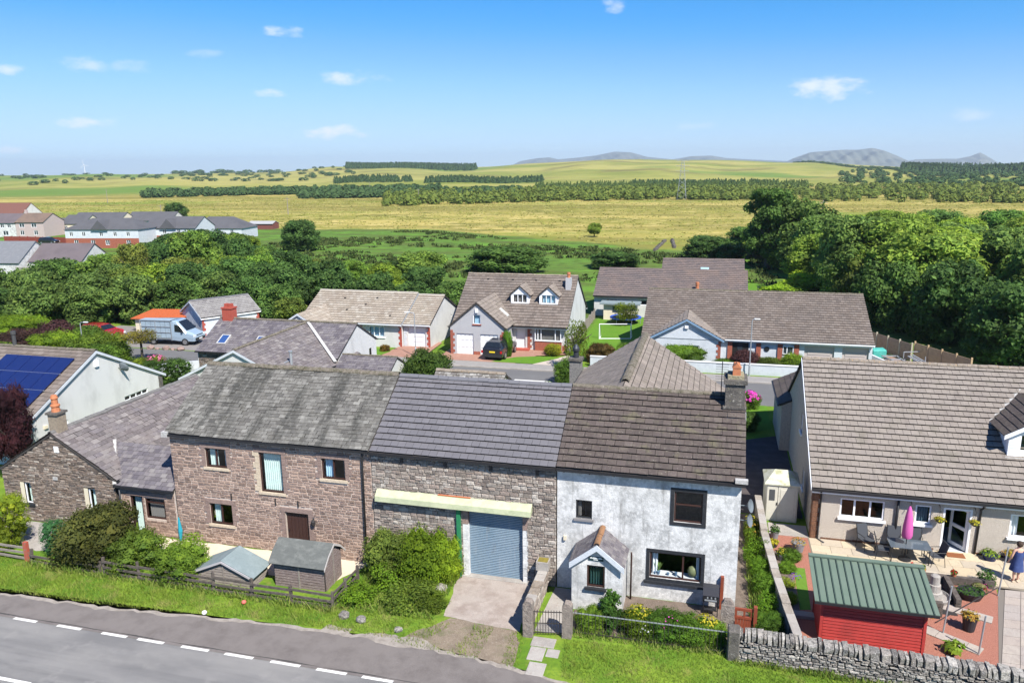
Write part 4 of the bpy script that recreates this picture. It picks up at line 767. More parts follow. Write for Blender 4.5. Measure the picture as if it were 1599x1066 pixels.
window(t, PF, *HR[1], white_pl, glass, [], fw=.07, sill=white_pl, sill_out=.12, curtain=[(0, 1, M('slate_blind', (.1, .16, .2), .8))])
window(t, PF, *HR[3], white_pl, glass, [.5], fw=.07, sill=white_pl, sill_out=.12, curtain=[(0, .15, cur_white)])
for h in HRL: window(t, PL, *h, white_pl, glass, [.5], fw=.06, sill=white_pl)
# open glazed door: frame and leaf
a, b, c, d = HR[2]; q = MB(); pbox(q, PF, a, a + .08, c, d, -.12, .01); pbox(q, PF, b - .08, b, c, d, -.12, .01); pbox(q, PF, a + .08, b - .08, d - .08, d, -.12, .008); pbox(q, PF, a, b, c, c + .06, -.12, .05); q.build('door_frame', white_pl, t)
hx, hy = b - .1, 6.94 + .08; ang = R(122); dv = Vector((math.cos(ang), math.sin(ang), 0)); nv = Vector((-dv.y, dv.x, 0)); dp = Plane(Vector((hx, hy, 0)), dv, nv); q = MB()
for (u0, u1, z0, z1) in ((0, .1, .1, 1.95), (.78, .88, .1, 1.95), (.1, .78, .1, .25), (.1, .78, 1.85, 1.95), (.1, .78, .95, 1.1)): pbox(q, dp, u0, u1, z0, z1, -.03, .03)
dl = q.build('door', white_pl, t); q = MB(); q.face(dp.p(.1, .25), dp.p(.78, .25), dp.p(.78, .95), dp.p(.1, .95)); q.build('pane', glass, dl); q = MB(); q.face(dp.p(.1, 1.1), dp.p(.78, 1.1), dp.p(.78, 1.85), dp.p(.1, 1.85)); q.build('pane', glass, dl)
MB().box(ox + 5.5, ox + 6.8, 7.1, 9.5, -.1, .03).build('hall_floor', M('hall_floor', (.4, .42, .46), .5), t); MB().box(ox + 5.5, ox + 7.0, 6.2, 6.94, -.1, .06).build('door_step', patio_st[0], t)
tag(MB().box(ox + 5.75, ox + 6.45, 6.35, 6.75, .062, .085).build('door_mat', M('coir_mat', (.32, .12, .05), 1., bump=(90, 1.))), 'orange brown door mat on the step of the pebbledashed bungalow', 'mat')
pipe(t, [(ox + 6.98, 6.55, 2.4), (ox + 6.98, 6.72, 2.25), (ox + 6.98, 6.9, 2.1), (ox + 6.92, 6.89, 0)], black_pl, .045)
pipe(t, [(ox + 3.75, 6.86, 2.35), (ox + 3.72, 6.86, 0)], black_pl, .055, 'soil_pipe'); pipe(t, [(ox + .55, 6.6, 2.4), (ox + .6, 6.88, 2.2), (ox + .58, 6.88, .05), (ox + .8, 6.5, .05)], black_pl, .04)
for u in (ox + 4.25, ox + 5.35, ox + 6.72): q = MB(); q.tube([PF.p(u, 2.15, 0), PF.p(u, 2.2, .12), PF.p(u, 2.05, .3)], .015, 6); q.build('wall_bracket', iron, t)
gut_l = M('verge_white', (.6, .62, .66), .6)
q = MB(); q.prism([(27.83, 6.66, 2.42), (27.83, 13.9, 6.57), (27.83, 13.9, 6.72), (27.83, 6.66, 2.57)], (-.03, 0, 0)); q.build('verge_trim', gut_l, t)
# dormer
DX0, DX1, DY, DZ = 36.05, 38.9, 9.0, 4.98; ax = (DX0 + DX1) / 2
mb = MB(); wall_face(mb, FRONT(DY), [(DX0, 3.7), (DX1, 3.7), (DX1, DZ), (ax, 5.75), (DX0, DZ)], [(36.5, 38.45, 4.1, 4.9)]); wall_face(mb, LEFT(DX0), [(-13, 3.7), (-DY, 3.7), (-DY, DZ), (-13, DZ)]); wall_face(mb, RIGHT(DX1), [(DY, 3.7), (13, 3.7), (13, DZ), (DY, DZ)])
dw = mb.build('dormer', white_pl, t)
for k in range(8): q = MB(); pbox(q, FRONT(DY), DX0 + .01, 36.48, 3.86 + k * .135, 3.86 + k * .135 + .12, 0, .02); q.build('cladding_board', white_pl, dw)
window(t, FRONT(DY), 36.5, 38.45, 4.1, 4.9, white_pl, glass, [.5])
mb = MB(); slab(mb, [(DX0 - .25, DY - .2, 4.85), (ax, DY - .2, 5.85), (ax, 12.6, 5.85), (DX0 - .25, 12.6, 4.85)]); slab(mb, [(ax, DY - .2, 5.85), (DX1 + .25, DY - .2, 4.85), (DX1 + .25, 12.6, 4.85), (ax, 12.6, 5.85)]); dr = mb.build('dormer_roof', deck_dark, t); lf = math.hypot(ax - DX0 + .25, 1.0)
roof_slope(dr, (DX0 - .25, 12.6, 4.85), (0, -1, 0), (ax - DX0 + .25, 0, 1.0), [(0, 0), (3.8, 0), (3.8, lf), (0, lf)], .5, .345, *tile_brown, n_ind=40, th=.026, tilt=.03, lift=.004)
roof_slope(dr, (DX1 + .25, DY - .2, 4.85), (0, 1, 0), (ax - DX1 - .25, 0, 1.0), [(0, 0), (3.8, 0), (3.8, lf), (0, lf)], .5, .345, *tile_brown, n_ind=0, th=.026, tilt=.03, lift=.004)
for s_ in (-1, 1):
    e = ax + s_ * (ax - DX0 + .25); q = MB(); q.prism([(ax, DY - .21, 5.68), (e, DY - .21, 4.68), (e, DY - .21, 4.87), (ax, DY - .21, 5.88)], (0, -.03, 0)); q.build('bargeboard', white_pl, t)
q = MB().beam((35.75, 10.55, 4.82), (ax, 12.7, 5.98), .22, .04); q.build('valley_flashing', white_lead, t); q = MB().beam((35.95, 8.93, 3.83), (39, 8.93, 3.83), .2, .06); q.build('apron_flashing', white_lead, t)
# rear left outshut roof
w2, r2_, _ = gable(t, 18.2, 23.5, -5.5, 2.9, -2.7, 4.25, .3, pink_dash, tile_brown, (.4, .36), fr=ROT90(27.55, 0), inset=.15, verge=.05, roof_name='rear_roof', n_back=40)
cream_pl = M('cream_plastic', (.52, .50, .43), .6, [(2.5, (.42, .40, .34), .45, .7, .5), (8, (.30, .31, .2), .58, .74, .5)])
cream_roof = M('mossy_plastic_roof', (.46, .46, .38), .7, [(2.2, (.26, .26, .13), .45, .62, .85), (9, (.55, .54, .46), .5, .7, .4)])
# cream shed beside the house
t = thing('plastic_garden_shed', 'cream plastic garden shed with double doors beside the pebbledashed bungalow', 'shed', (26.8, 9, 0))
X0, X1, Y0, Y1 = 26.05, 27.5, 8.35, 10.0
MB().box(X0, X1, Y0, Y1, -.05, 1.84).build('wall', cream_pl, t, bevel=.03)
q = MB(); c0 = [(X0 - .08, Y0 - .08, 1.83), (X1 + .08, Y0 - .08, 1.83), (X1 + .08, Y1 + .08, 1.83), (X0 - .08, Y1 + .08, 1.83)]; r0 = [(X0 + .42, (Y0 + Y1) / 2, 2.3), (X1 - .42, (Y0 + Y1) / 2, 2.3)]
q.v = c0 + [(x, y, z + .06) for x, y, z in c0] + r0; q.f = [(3, 2, 1, 0), (0, 1, 5, 4), (1, 2, 6, 5), (2, 3, 7, 6), (3, 0, 4, 7), (4, 5, 9, 8), (5, 6, 9), (6, 7, 8, 9), (7, 4, 8)]; q.build('roof', cream_roof, t)
for x in (26.1, 26.6):
    x2 = x + (.46 if x < 26.5 else .84); d = MB().box(x, x2, Y0 - .025, Y0 - .001, .05, 1.74).build('door', cream_pl, t, bevel=.01)
    if x > 26.5: MB().box(x + .1, x2 - .1, Y0 - .04, Y0 - .024, .15, 1.64).build('door_panel', cream_pl, d, bevel=.008)
    else: MB().box(x + .1, x2 - .1, Y0 - .035, Y0 - .024, 1.05, 1.6).build('window', M('grey_shed_pane', (.07, .075, .08), .3), d, bevel=.01)
MB().box(26.55, 26.6, Y0 - .06, Y0 - .02, .85, .97).build('handle', black_pl, t)

# red shed with the green metal roof
t = thing('red_summer_shed', 'red stained timber shed with ribbed green metal roof by stone wall', 'shed', (29.1, -.3, 0))
X0, X1, Y0, Y1 = 27.42, 30.72, -1.2, .55; ze, zr = 1.74, 2.2
mb = MB(); mb.prism([(X0, Y0, -.1), (X0, Y1, -.1), (X0, Y1, 2.14), (X0, Y0, 1.78)], (X1 - X0, 0, 0)); mb.build('body', M('shed_gap_dark', (.06, .01, .01), .9), t)
for k in range(15):
    z = .02 + k * .12; q = MB(); q.prism([(X0 + .06, Y0 - .004, z), (X0 + .06, Y0 - .035, z + .008), (X0 + .06, Y0 - .022, z + .1), (X0 + .06, Y0 - .004, z + .104)], (X1 - X0 - .12, 0, 0)); q.build('board', red_wood, t)
    q = MB(); q.prism([(X0 - .004, Y0 + .06, z), (X0 - .035, Y0 + .06, z + .008), (X0 - .022, Y0 + .06, z + .1), (X0 - .004, Y0 + .06, z + .104)], (0, Y1 - Y0 - .12, 0)); q.build('board', red_wood, t)
for (x, y) in ((X0, Y0), (X1, Y0), (X0, Y1), (X1, Y1)): MB().box(x - .05, x + .05, y - .05, y + .05, -.1, 1.76 + (.34 if y > 0 else 0)).build('corner_post', red_wood, t)
mb = MB(); slab(mb, [(27.1, -1.62, 1.8), (31.02, -1.62, 1.8), (31.02, .8, 2.27), (27.1, .8, 2.27)], .04); rf = mb.build('roof', green_sheet, t); sl_ = Vector((0, 2.57, .5)).normalized(); nn = Vector((0, -.5, 2.57)).normalized()
for k in range(15):
    x = 27.28 + k * .255; q = MB(); p0 = Vector((x, -1.63, 1.8)); L_ = 2.45
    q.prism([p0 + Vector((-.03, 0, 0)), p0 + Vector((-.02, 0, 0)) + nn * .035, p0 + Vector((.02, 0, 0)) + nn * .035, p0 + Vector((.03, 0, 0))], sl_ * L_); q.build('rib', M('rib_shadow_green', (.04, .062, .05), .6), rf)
MB().beam((27.1, .76, 2.3), (31.02, .76, 2.3), .2, .05).build('ridge_cap', green_sheet, rf); MB().box(27.1, 31.02, -1.64, -1.6, 1.68, 1.77).build('fascia', black_pl, t)
tag(MB().lathe([(.02, 0), (.1, .05), (.11, .2), (.06, .26)], (30.95, -1.0, 1.3), 10).build('bird_feeder', M('orange_plastic', (.6, .25, .04), .5)), 'small orange bird feeder hanging at the red shed corner', 'feeder')
# boundary wall between the gardens
t = thing('garden_boundary_wall', 'long low grey garden wall between white cottage and red shed gardens', 'wall', (26, 3, 0))
bw = M('boundary_wall_render', (.30, .265, .225), .95, [(2, (.18, .155, .13), .42, .68, .7), (11, (.40, .37, .33), .52, .7, .5)], bump=(25, .8))
pts = [(25.72, 8.6), (25.82, 5.0), (26.05, 1.8), (26.3, -.6), (26.52, -2.5)]
for i in range(4):
    a = Vector((*pts[i], 0)); b = Vector((*pts[i + 1], 0)); zt = [1.15, 1.05, 1.0, .95][i]; MB().beam(a + Vector((0, 0, zt / 2 - .1)), b + Vector((0, 0, zt / 2 - .1)), .2, zt).build('wall_section', bw, t)
    L_ = (b - a).length; k = max(1, round(L_ / .55))
    for j in range(k): p = a + (b - a) * (j / k); q_ = a + (b - a) * ((j + .97) / k); MB().beam(p + Vector((0, 0, zt - .06 + rng.uniform(-.01, .01))), q_ + Vector((0, 0, zt - .06)), .3, .09).build('coping_stone', concrete if j % 3 else bw, t)
MB().beam((26.06, .2, .45), (26.3, -1.9, .4), .03, .75).build('leaning_sheet', M('dark_blue_sheet', (.05, .07, .1), .4, [(8, (.35, .38, .42), .58, .66, .8, (1, 5, .3))]), t)
# dry stone wall along the verge
t = thing('dry_stone_wall', 'dry stone wall with upright coping stones beside the grass verge', 'wall', (29, -2.75, 0))
mb = MB().prism([(24.35, -2.98, -.1), (24.35, -2.55, -.1), (24.35, -2.6, .78), (24.35, -2.92, .78)], (14, -.35, 0)); core = mb.build('core', mortar_dark, t)
dpl = Plane((24.35, -3.0, 0), Vector((14, -.35, 0)).normalized(), Vector((-.35, -14, 0)).normalized())
masonry(core, dpl, [(0, -.05), (11.5, -.05), (11.5, .76), (0, .76)], [], *st_wall, hmin=.05, hmax=.12, wmin=.12, wmax=.36, out=.08, gap=.024, seed=33, tiltj=.06, n_ind=300)
x = .0
cme = [stone_mesh(st_wall[0], 50 + k, .2, 'coping_stone') for k in range(6)]
while x < 13.9:
    ww = rng.uniform(.1, .22) if rng.random() < .88 else .34; h = rng.uniform(.24, .33); o = bpy.data.objects.new('coping_stone', rng.choice(cme)); link(o, t)
    c = dpl.p(x + .01, .75, .05); A = (dpl.a + Vector((0, 0, rng.uniform(-.03, .03)))) * (ww - .02); D = -dpl.n * .44; u = Vector((rng.uniform(-.04, .04), 0, h)); o.matrix_basis = Matrix(((A.x, D.x, u.x, c.x), (A.y, D.y, u.y, c.y), (A.z, D.z, u.z, c.z), (0, 0, 0, 1))); x += ww
MB().box(24.22, 24.62, -3.12, -2.6, -.1, 1.12).build('end_pillar', chim_stone, t, bevel=.04)
# gate posts, gates, railings
gs = M('gate_post_stone', (.24, .2, .17), .95, [(5, (.12, .10, .09), .42, .66, .7), (14, (.4, .37, .33), .55, .7, .6)], bump=(22, 1.))
for (x, y, h, lb_) in ((17.3, -3.3, 1.3, 'square stone gatepost with weeds on top beside the driveway'), (18.68, -3.05, 1.25, 'stone gatepost with pointed top at the start of the railings')):
    q = MB(); q.prism([(x - .17, y - .17, -.1), (x + .17, y - .17, -.1), (x + .17, y + .17, -.1), (x - .17, y + .17, -.1)], (0, 0, h + .1)); q.prism([(x - .17, y - .15, h), (x + .17, y - .15, h), (x + .1, y - .15, h + .1), (x - .08, y - .15, h + .12)], (0, .3, 0)); tag(q.build('gatepost', gs, bevel=0), lb_, 'gatepost')
q = MB(); q.prism([(24.0, -1.75, -.1), (24.45, -1.75, -.1), (24.45, -1.5, -.1), (24.0, -1.5, -.1)], (0, 0, 1.35)); q.prism([(24.0, -1.72, 1.25), (24.45, -1.72, 1.25), (24.3, -1.72, 1.45), (24.1, -1.72, 1.42)], (0, .2, 0)); tag(q.build('upright_stone', gs), 'tall rough upright stone slab beside the small wooden gate', 'stone')
t = thing('iron_gate', 'narrow wrought iron garden gate between two stone gateposts', 'gate', (18, -3.2, 0))
for k in range(11): x = 17.52 + k * .098; MB().tube([(x, -3.27 + (x - 17.5) * .18, .05), (x, -3.27 + (x - 17.5) * .18, 1.02)], .011, 6).build('bar', iron, t)
for z in (.12, .5, .95): MB().beam((17.48, -3.275, z), (18.52, -3.085, z), .012, .035).build('rail', iron, t)
t = thing('iron_railings', 'thin iron railings along the white cottage front garden', 'railings', (21.5, -2.75, 0))
for k in range(42): x = 18.9 + k * .128; MB().tube([(x, -2.86 + (x - 18.9) * .015, .02), (x, -2.86 + (x - 18.9) * .015, .93 + .04 * (k % 7 == 0))], .009, 5).build('bar', iron, t)
for z in (.1, .86): MB().beam((18.84, -2.86, z), (24.25, -2.78, z), .012, .04).build('rail', galv if z > .5 else iron, t)
t = thing('low_garden_wall', 'low stone wall with mossy coping from the gatepost to the barn', 'wall', (17.1, -1.5, 0))
core = MB().box(17.02, 17.3, -3.1, .0, -.1, .82).build('core', mortar_grey, t); masonry(core, RIGHT(17.3), [(-3.1, -.05), (-.05, -.05), (-.05, .8), (-3.1, .8)], [], *st_grey, hmin=.1, hmax=.18, wmin=.15, wmax=.4, out=.03, n_ind=60, seed=12)
for k in range(6): MB().box(16.97, 17.36, -3.05 + k * .5, -2.58 + k * .5, .82, .9 + .01 * (k % 2)).build('coping_stone', ridge_orange if k in (2, 3) else concrete, t, bevel=.02)
t = thing('stone_trough_planter', 'square concrete planter on the low wall by the barn', 'planter', (17.16, -.15, .9))
q = MB().prism([(16.9, -.35, .91), (17.4, -.35, .91), (17.4, .1, .91), (16.9, .1, .91)], (0, 0, .36)); q.build('box', concrete, t); MB().box(16.95, 17.35, -.3, .05, 1.2, 1.285).build('soil', M('mossy_soil', (.16, .13, .03), 1., [(9, (.25, .2, .03), .45, .65, .7)]), t)
t = thing('wooden_side_gate', 'red brown wooden side gate next to the upright stone slab', 'gate', (24.85, -1.4, 0))
for k in range(6): MB().box(24.5 + k * .1, 24.592 + k * .1, -1.42, -1.39, .05, .62).build('board', wood_redbrown, t)
for z in (.6, .92): MB().box(24.48, 25.12, -1.44, -1.37, z, z + .1).build('rail', wood_redbrown, t)
for x in (24.49, 24.78, 25.03): MB().box(x, x + .07, -1.435, -1.375, .68, .94).build('bar', wood_redbrown, t)
MB().box(25.13, 25.25, -1.5, -1.33, -.1, 1.15).build('post', wood_redbrown, t)
t = thing('barbecue', 'black metal barbecue on legs against the white cottage wall', 'barbecue', (23.6, -.3, 0))
for (x, y) in ((23.38, -.55), (23.9, -.55), (23.38, -.18), (23.9, -.18)): MB().tube([(x, y, 0), (x, y, .62)], .018, 6).build('leg', black_pl, t)
MB().box(23.35, 23.93, -.58, -.15, .6, .85).build('firebox', black_pl, t, bevel=.02); q = MB().prism([(23.35, -.6, .86), (23.35, -.13, .86), (23.35, -.13, 1.12), (23.35, -.42, 1.12)], (.58, 0, 0)); q.build('lid', M('bbq_lid', (.03, .03, .035), .35), t)
MB().box(23.42, 23.86, -.62, -.6, .66, .72).build('control_strip', galv, t)
for x in (23.5, 23.64, 23.78): MB().box(x, x + .05, -.605, -.585, .75, .82).build('knob', galv, t)
MB().box(23.42, 23.86, -.5, -.2, .2, .23).build('shelf', black_pl, t)
tag(MB().box(23.98, 24.1, .02, .16, .0, 1.35).build('brown_post', wood_redbrown), 'short reddish brown post behind the barbecue at the cottage corner', 'post')
# ------------------------------------------------------------------ little sheds and rail fence by the verge
t = thing('small_apex_shed', 'low weathered timber shed with pale grey felt apex roof behind fence', 'shed', (4.4, -2.4, 0))
X0, X1, Y0, Y1 = 3.15, 5.7, -2.85, -1.75; ap = 4.4
MB().prism([(X0, Y0, -.2), (X1, Y0, -.2), (X1, Y0, .52), (ap, Y0, 1.06), (X0, Y0, .52)], (0, Y1 - Y0, 0)).build('body', M('shed_gap_brown', (.04, .033, .03), .95), t)
for k in range(9):
    z = -.05 + k * .115; hw = (X1 - X0) / 2 - .03 if z < .45 else max(.1, (1.0 - z) / .54 * 1.22); q = MB()
    q.prism([(ap - hw + .02, Y0 - .003, z), (ap - hw + .02, Y0 - .028, z + .006), (ap - hw + .02, Y0 - .016, z + .09), (ap - hw + .02, Y0 - .003, z + .095)], (2 * hw - .04, 0, 0)); q.build('board', wood_grey, t)
    if z < .42: q = MB(); q.prism([(X1 + .003, Y0 + .03, z), (X1 + .028, Y0 + .03, z + .006), (X1 + .016, Y0 + .03, z + .09), (X1 + .003, Y0 + .03, z + .095)], (0, Y1 - Y0 - .06, 0)); q.build('board', wood_grey, t)
MB().box(ap - .03, ap + .03, Y0 - .05, Y0 - .028, 0, .95).build('door_batten', wood_grey, t)
mb = MB(); slab(mb, [(X0 - .14, Y0 - .12, .5), (ap, Y0 - .12, 1.12), (ap, Y1 + .1, 1.12), (X0 - .14, Y1 + .1, .5)], .04); slab(mb, [(ap, Y0 - .12, 1.12), (X1 + .14, Y0 - .12, .5), (X1 + .14, Y1 + .1, .5), (ap, Y1 + .1, 1.12)], .04); mb.build('roof', felt_grey, t)
for s_ in (-1, 1): e = ap + s_ * 1.42; q = MB(); q.prism([(ap, Y0 - .125, 1.0), (e, Y0 - .125, .38), (e, Y0 - .125, .47), (ap, Y0 - .125, 1.09)], (0, -.025, 0)); q.build('bargeboard', M('pale_barge', (.38, .36, .36), .8), t)
t = thing('barn_roof_shed', 'weathered timber shed with dark felt barrel shaped roof behind fence', 'shed', (7.6, -1.7, 0))
X0, X1, Y0, Y1 = 6.45, 8.72, -2.4, -1.0; prof = [(-2.62, 1.08), (-2.2, 1.48), (-1.7, 1.78), (-1.2, 1.48), (-.8, 1.08)]
MB().prism([(X0, Y0, -.1), (X0, Y1, -.1), (X0, Y1, 1.2), (X0, -1.2, 1.44), (X0, -1.7, 1.72), (X0, -2.2, 1.44), (X0, Y0, 1.2)], (X1 - X0, 0, 0)).build('body', MATS['shed_gap_brown'], t)
for k in range(10):
    z = .0 + k * .115; q = MB(); q.prism([(X0 + .03, Y0 - .003, z), (X0 + .03, Y0 - .026, z + .006), (X0 + .03, Y0 - .015, z + .09), (X0 + .03, Y0 - .003, z + .095)], (X1 - X0 - .06, 0, 0)); q.build('board', wood_purple, t)
for k in range(13):
    z = .0 + k * .115; dy = (.66 if z < 1.08 else max(.12, (1.7 - z) / .62 * .62)); q = MB(); q.prism([(X1 + .003, -1.7 - dy, z), (X1 + .026, -1.7 - dy, z + .006), (X1 + .015, -1.7 - dy, z + .09), (X1 + .003, -1.7 - dy, z + .095)], (0, 2 * dy, 0)); q.build('board', wood_purple, t)
MB().box(7.55, 7.62, Y0 - .045, Y0 - .026, 0, 1.15).build('batten', wood_grey, t); MB().box(X1 + .026, X1 + .045, -1.75, -1.68, 0, 1.6).build('batten', wood_grey, t)
for i in range(4):
    (ya, za), (yb_, zb_) = prof[i], prof[i + 1]; mb = MB(); slab(mb, [(X0 - .12, ya, za), (X1 + .1, ya, za), (X1 + .1, yb_, zb_), (X0 - .12, yb_, zb_)], .035); mb.build('roof_panel', felt_dark, t)
q = MB()
for i in range(4): (ya, za), (yb_, zb_) = prof[i], prof[i + 1]; q.prism([(X1 + .11, ya, za - .1), (X1 + .11, yb_, zb_ - .1), (X1 + .11, yb_, zb_), (X1 + .11, ya, za)], (.02, 0, 0))
q.build('bargeboard', M('light_barge', (.4, .37, .35), .8), t)
def rail_fence(name, label, pts, posts, rails=(.22, .5, .78), mat=wood_rail, h=.95, tilt=.03, pw=.1):
    t = thing(name, label, 'fence', (*pts[0], 0))
    for i in range(len(pts) - 1):
        a = Vector((*pts[i], 0)); b = Vector((*pts[i + 1], 0)); k = posts[i]; L_ = (b - a) / k
        for j in range(k):
            p = a + L_ * j; MB().beam(p + Vector((0, 0, -.1)), p + Vector((rng.uniform(-tilt, tilt), rng.uniform(-tilt, tilt), h + rng.uniform(-.05, .05))), pw, pw).build('post', mat, t)
            for z in rails: MB().beam(p + Vector((0, -.06, z + rng.uniform(-.03, .03))), p + L_ * 1.0 + Vector((0, -.06, z + rng.uniform(-.03, .03))), .035, .1, (0, 0, 1)).build('rail', mat, t)
        if i == len(pts) - 2: MB().beam(b + Vector((0, 0, -.1)), b + Vector((0, 0, h)), pw, pw).build('post', mat, t)
    return t
rail_fence('rail_fence', 'weathered three rail fence in front of the two timber sheds', [(-1.0, -3.4), (9.6, -3.5), (9.7, -1.5)], [6, 2], (.15, .38, .62), h=.8)
rail_fence('rail_fence', 'short grey rail fence left of the red post', [(-12, -3.05), (-5.2, -3.2)], [4], (.15, .4, .65), wood_grey, h=.8)
rail_fence('rail_fence', 'broken dark rail fence under the big bush', [(-4.9, -3.3), (-1.2, -3.4)], [2], (.12, .38), h=.6, tilt=.15)
tag(MB().box(-5.2, -5.02, -3.35, -3.2, -.1, .95).build('red_post', M('flaking_red', (.35, .08, .05), .8, [(9, (.2, .15, .12), .5, .65, .8)])), 'square red flaking gatepost at the end of the grey fence', 'post')
for (x, y, c, lb_) in ((6.05, -4.0, (.55, .13, .1), 'small red ball lying on the grass verge'), (5.0, -5.0, (.75, .75, .7), 'scrap of white litter at the verge edge')):
    q = MB().lathe([(.02, 0), (.08, .04), (.1, .09), (.08, .14), (.02, .17)], (x, y, .02), 10); tag(q.build('ball' if 'ball' in lb_ else 'litter', M('litter_%d' % int(x), c, .6), smooth=True), lb_, 'ball' if 'ball' in lb_ else 'litter')
def boulder(x, y, r_, lb_, seed, mat=None):
    bm = bmesh.new(); bmesh.ops.create_icosphere(bm, subdivisions=2, radius=r_); rr = random.Random(seed)
    for v in bm.verts: v.co *= rr.uniform(.82, 1.15); v.co.z *= .65
    me = bpy.data.meshes.new('boulder'); bm.to_mesh(me); bm.free(); me.materials.append(mat or st_wall[0]); o = bpy.data.objects.new('boulder', me); link(o, None); o.location = (x, y, r_ * .35); tag(o, lb_, 'boulder')
boulder(10.25, -3.85, .22, 'pale flat boulder on the verge left of its neighbour', 1); boulder(11.0, -3.95, .2, 'white topped boulder on the verge near the bush', 2); boulder(13.2, -1.2, .25, 'brown boulder beside the driveway edge', 3); boulder(12.6, -4.2, .16, 'small dark boulder standing in the verge weeds', 4)
# ------------------------------------------------------------------ patio garden of the dormer bungalow
def slabs(parent, x0, x1, y0, y1, w, d, mats, z=.03, jit=.01, skew=0.):
    me = []
    for k in range(3):
        mb = MB().box(.01, .99, .012, .988, -1, 0); me.append(mb.mesh('paving_slab', mats[0]))
    ny = max(1, round((y1 - y0) / d)); dy = (y1 - y0) / ny
    for j in range(ny):
        x = x0 + (rng.uniform(-.4, 0) if j else 0)
        while x < x1 - .05:
            ww = w * rng.choice((.75, 1, 1, 1.4)); a = max(x, x0); b = min(x + ww, x1); x += ww
            if b - a < .08: continue
            o = bpy.data.objects.new('paving_slab', rng.choice(me)); link(o, parent); o.location = (a + skew * (y0 + j * dy - y0), y0 + j * dy, z + rng.uniform(-.004, .004)); o.scale = (b - a, dy, .06)
pb = fan_sheet('patio', [(27.87, 4.2), (34.6, 4.05), (37.5, 4.4), (37.5, 6.95), (27.85, 6.95)], .012, M('patio_joint', (.2, .17, .13), .95))
slabs(pb, 27.9, 37.4, 4.3, 6.9, .62, .58, patio_st)
gr = fan_sheet('red_gravel', [(26.3, -2.5), (33.2, -2.6), (34.6, 4.05), (27.9, 4.2), (27.9, 6.9), (25.9, 7.0)], .006, gravel_red)
gp2 = fan_sheet('paved_walk', [(32.75, -2.3), (34.9, -2.3), (37.3, 4.1), (34.7, 4.2)], .012, M('walk_joint', (.16, .14, .12), .95))
for j in range(11):
    for i in range(4): y = -2.2 + j * .57; x = 32.8 + i * .56 + (y + 2.3) * .33; MB().prism([(x + .01, y + .01, -.03), (x + .55, y + .01, -.03), (x + .55 + .18, y + .56, -.03), (x + .01 + .18, y + .56, -.03)], (0, 0, .06 + rng.uniform(-.003, .003))).build('paving_slab', path_st[0], gp2)
for r_i, (p0, p1) in enumerate((((31.9, 2.35), (33.75, 1.6)), ((31.15, .45), (32.75, -.6)))):
    a = Vector((*p0, 0)); b = Vector((*p1, 0))
    for j in range(4): MB().beam(a + (b - a) * (j / 4) + Vector((0, 0, .0)), a + (b - a) * ((j + .96) / 4) + Vector((0, 0, .0)), .5, .09).build('paving_slab', path_st[0], gr)
fan_sheet('lawn', [(26.95, .7), (27.35, .8), (27.45, 4.0), (27.0, 4.0)], .012, M('lawn_green', (.10, .19, .02), 1., [(6, (.07, .13, .015), .45, .7, .6)]))
fan_sheet('planting_border', [(26.35, .5), (26.93, .5), (26.97, 5.3), (26.2, 5.3)], .01, soil)
MB().box(26.4, 27.5, .1, .45, -.1, .12).build('kerb_stone', concrete)['kind'] = 'structure'
MB().box(26.2, 27.9, 6.9, 8.1, -.1, .02).build('shed_base', concrete)['kind'] = 'structure'
# raised bed of sleepers with a barrel fountain
t = thing('raised_bed', 'raised timber sleeper bed at the patio edge behind the red shed', 'planter', (32.2, 3.2, 0))
for (a, b, z) in (((31.3, 4.1), (34.5, 4.1), 0), ((31.3, 4.1), (34.5, 4.1), .17), ((32.75, 2.2), (32.75, 4.0), 0), ((32.75, 2.2), (32.75, 4.0), .2), ((31.1, 1.5), (32.0, 1.5), 0), ((31.1, 1.5), (32.0, 1.5), .2), ((31.1, 1.5), (32.0, 1.5), .4)):
    MB().beam((*a, z + .09), (*b, z + .09), .2 if z == 0 else .19, .165).build('sleeper', wood_rail, t)
q = MB().box(31.35, 32.6, 1.65, 3.95, -.05, .02); q.build('liner', M('dark_liner', (.03, .028, .026), .9), t)
t = thing('barrel_fountain', 'grey stone tiered fountain in a round pool behind the red shed', 'fountain', (32.0, 2.9, 0))
MB().lathe([(.55, 0), (.6, .18), (.55, .2), (.5, .1)], (32.0, 2.7, .02), 18).build('basin', concrete, t); MB().lathe([(.3, .05), (.3, .3), (.24, .32), (.22, .6), (.18, .62), (.17, .95), (.1, 1.0)], (32.0, 2.7, .05), 14).build('column', concrete, t)
# potted plants and pots
def leafy(n, rx, ry, rz, size, mat, seed, droop=0., up=.4):
    """loose mound of leaves, returned as mesh"""
    r_ = np.random.default_rng(seed); u = r_.normal(size=(n, 3)); u /= np.linalg.norm(u, axis=1)[:, None]; u[:, 2] = np.abs(u[:, 2]) * 1.0 - .15; rr = r_.uniform(.55, 1.05, n)[:, None]; c = u * rr * np.array([rx, ry, rz]); nrm = u + r_.normal(size=(n, 3)) * .5 + np.array([0, 0, up]); return leaf_quads(c, nrm, size * r_.uniform(.7, 1.4, n), r_, mat)
def leaf_quads(c, nrm, size, r_, mat, name='foliage', aspect=1.7):
    n = len(c); nrm = nrm / np.linalg.norm(nrm, axis=1)[:, None]; t_ = r_.normal(size=(n, 3)); a = np.cross(nrm, t_); a /= np.linalg.norm(a, axis=1)[:, None]; b = np.cross(nrm, a); s_ = np.asarray(size)[:, None]
    V = np.stack([c - a * s_ * aspect * .5, c - b * s_ * .42 + nrm * s_ * .12, c + a * s_ * aspect * .5, c + b * s_ * .42 + nrm * s_ * .12], 1).reshape(-1, 3); return npmesh(name, V, np.arange(len(V)).reshape(-1, 4), mat)
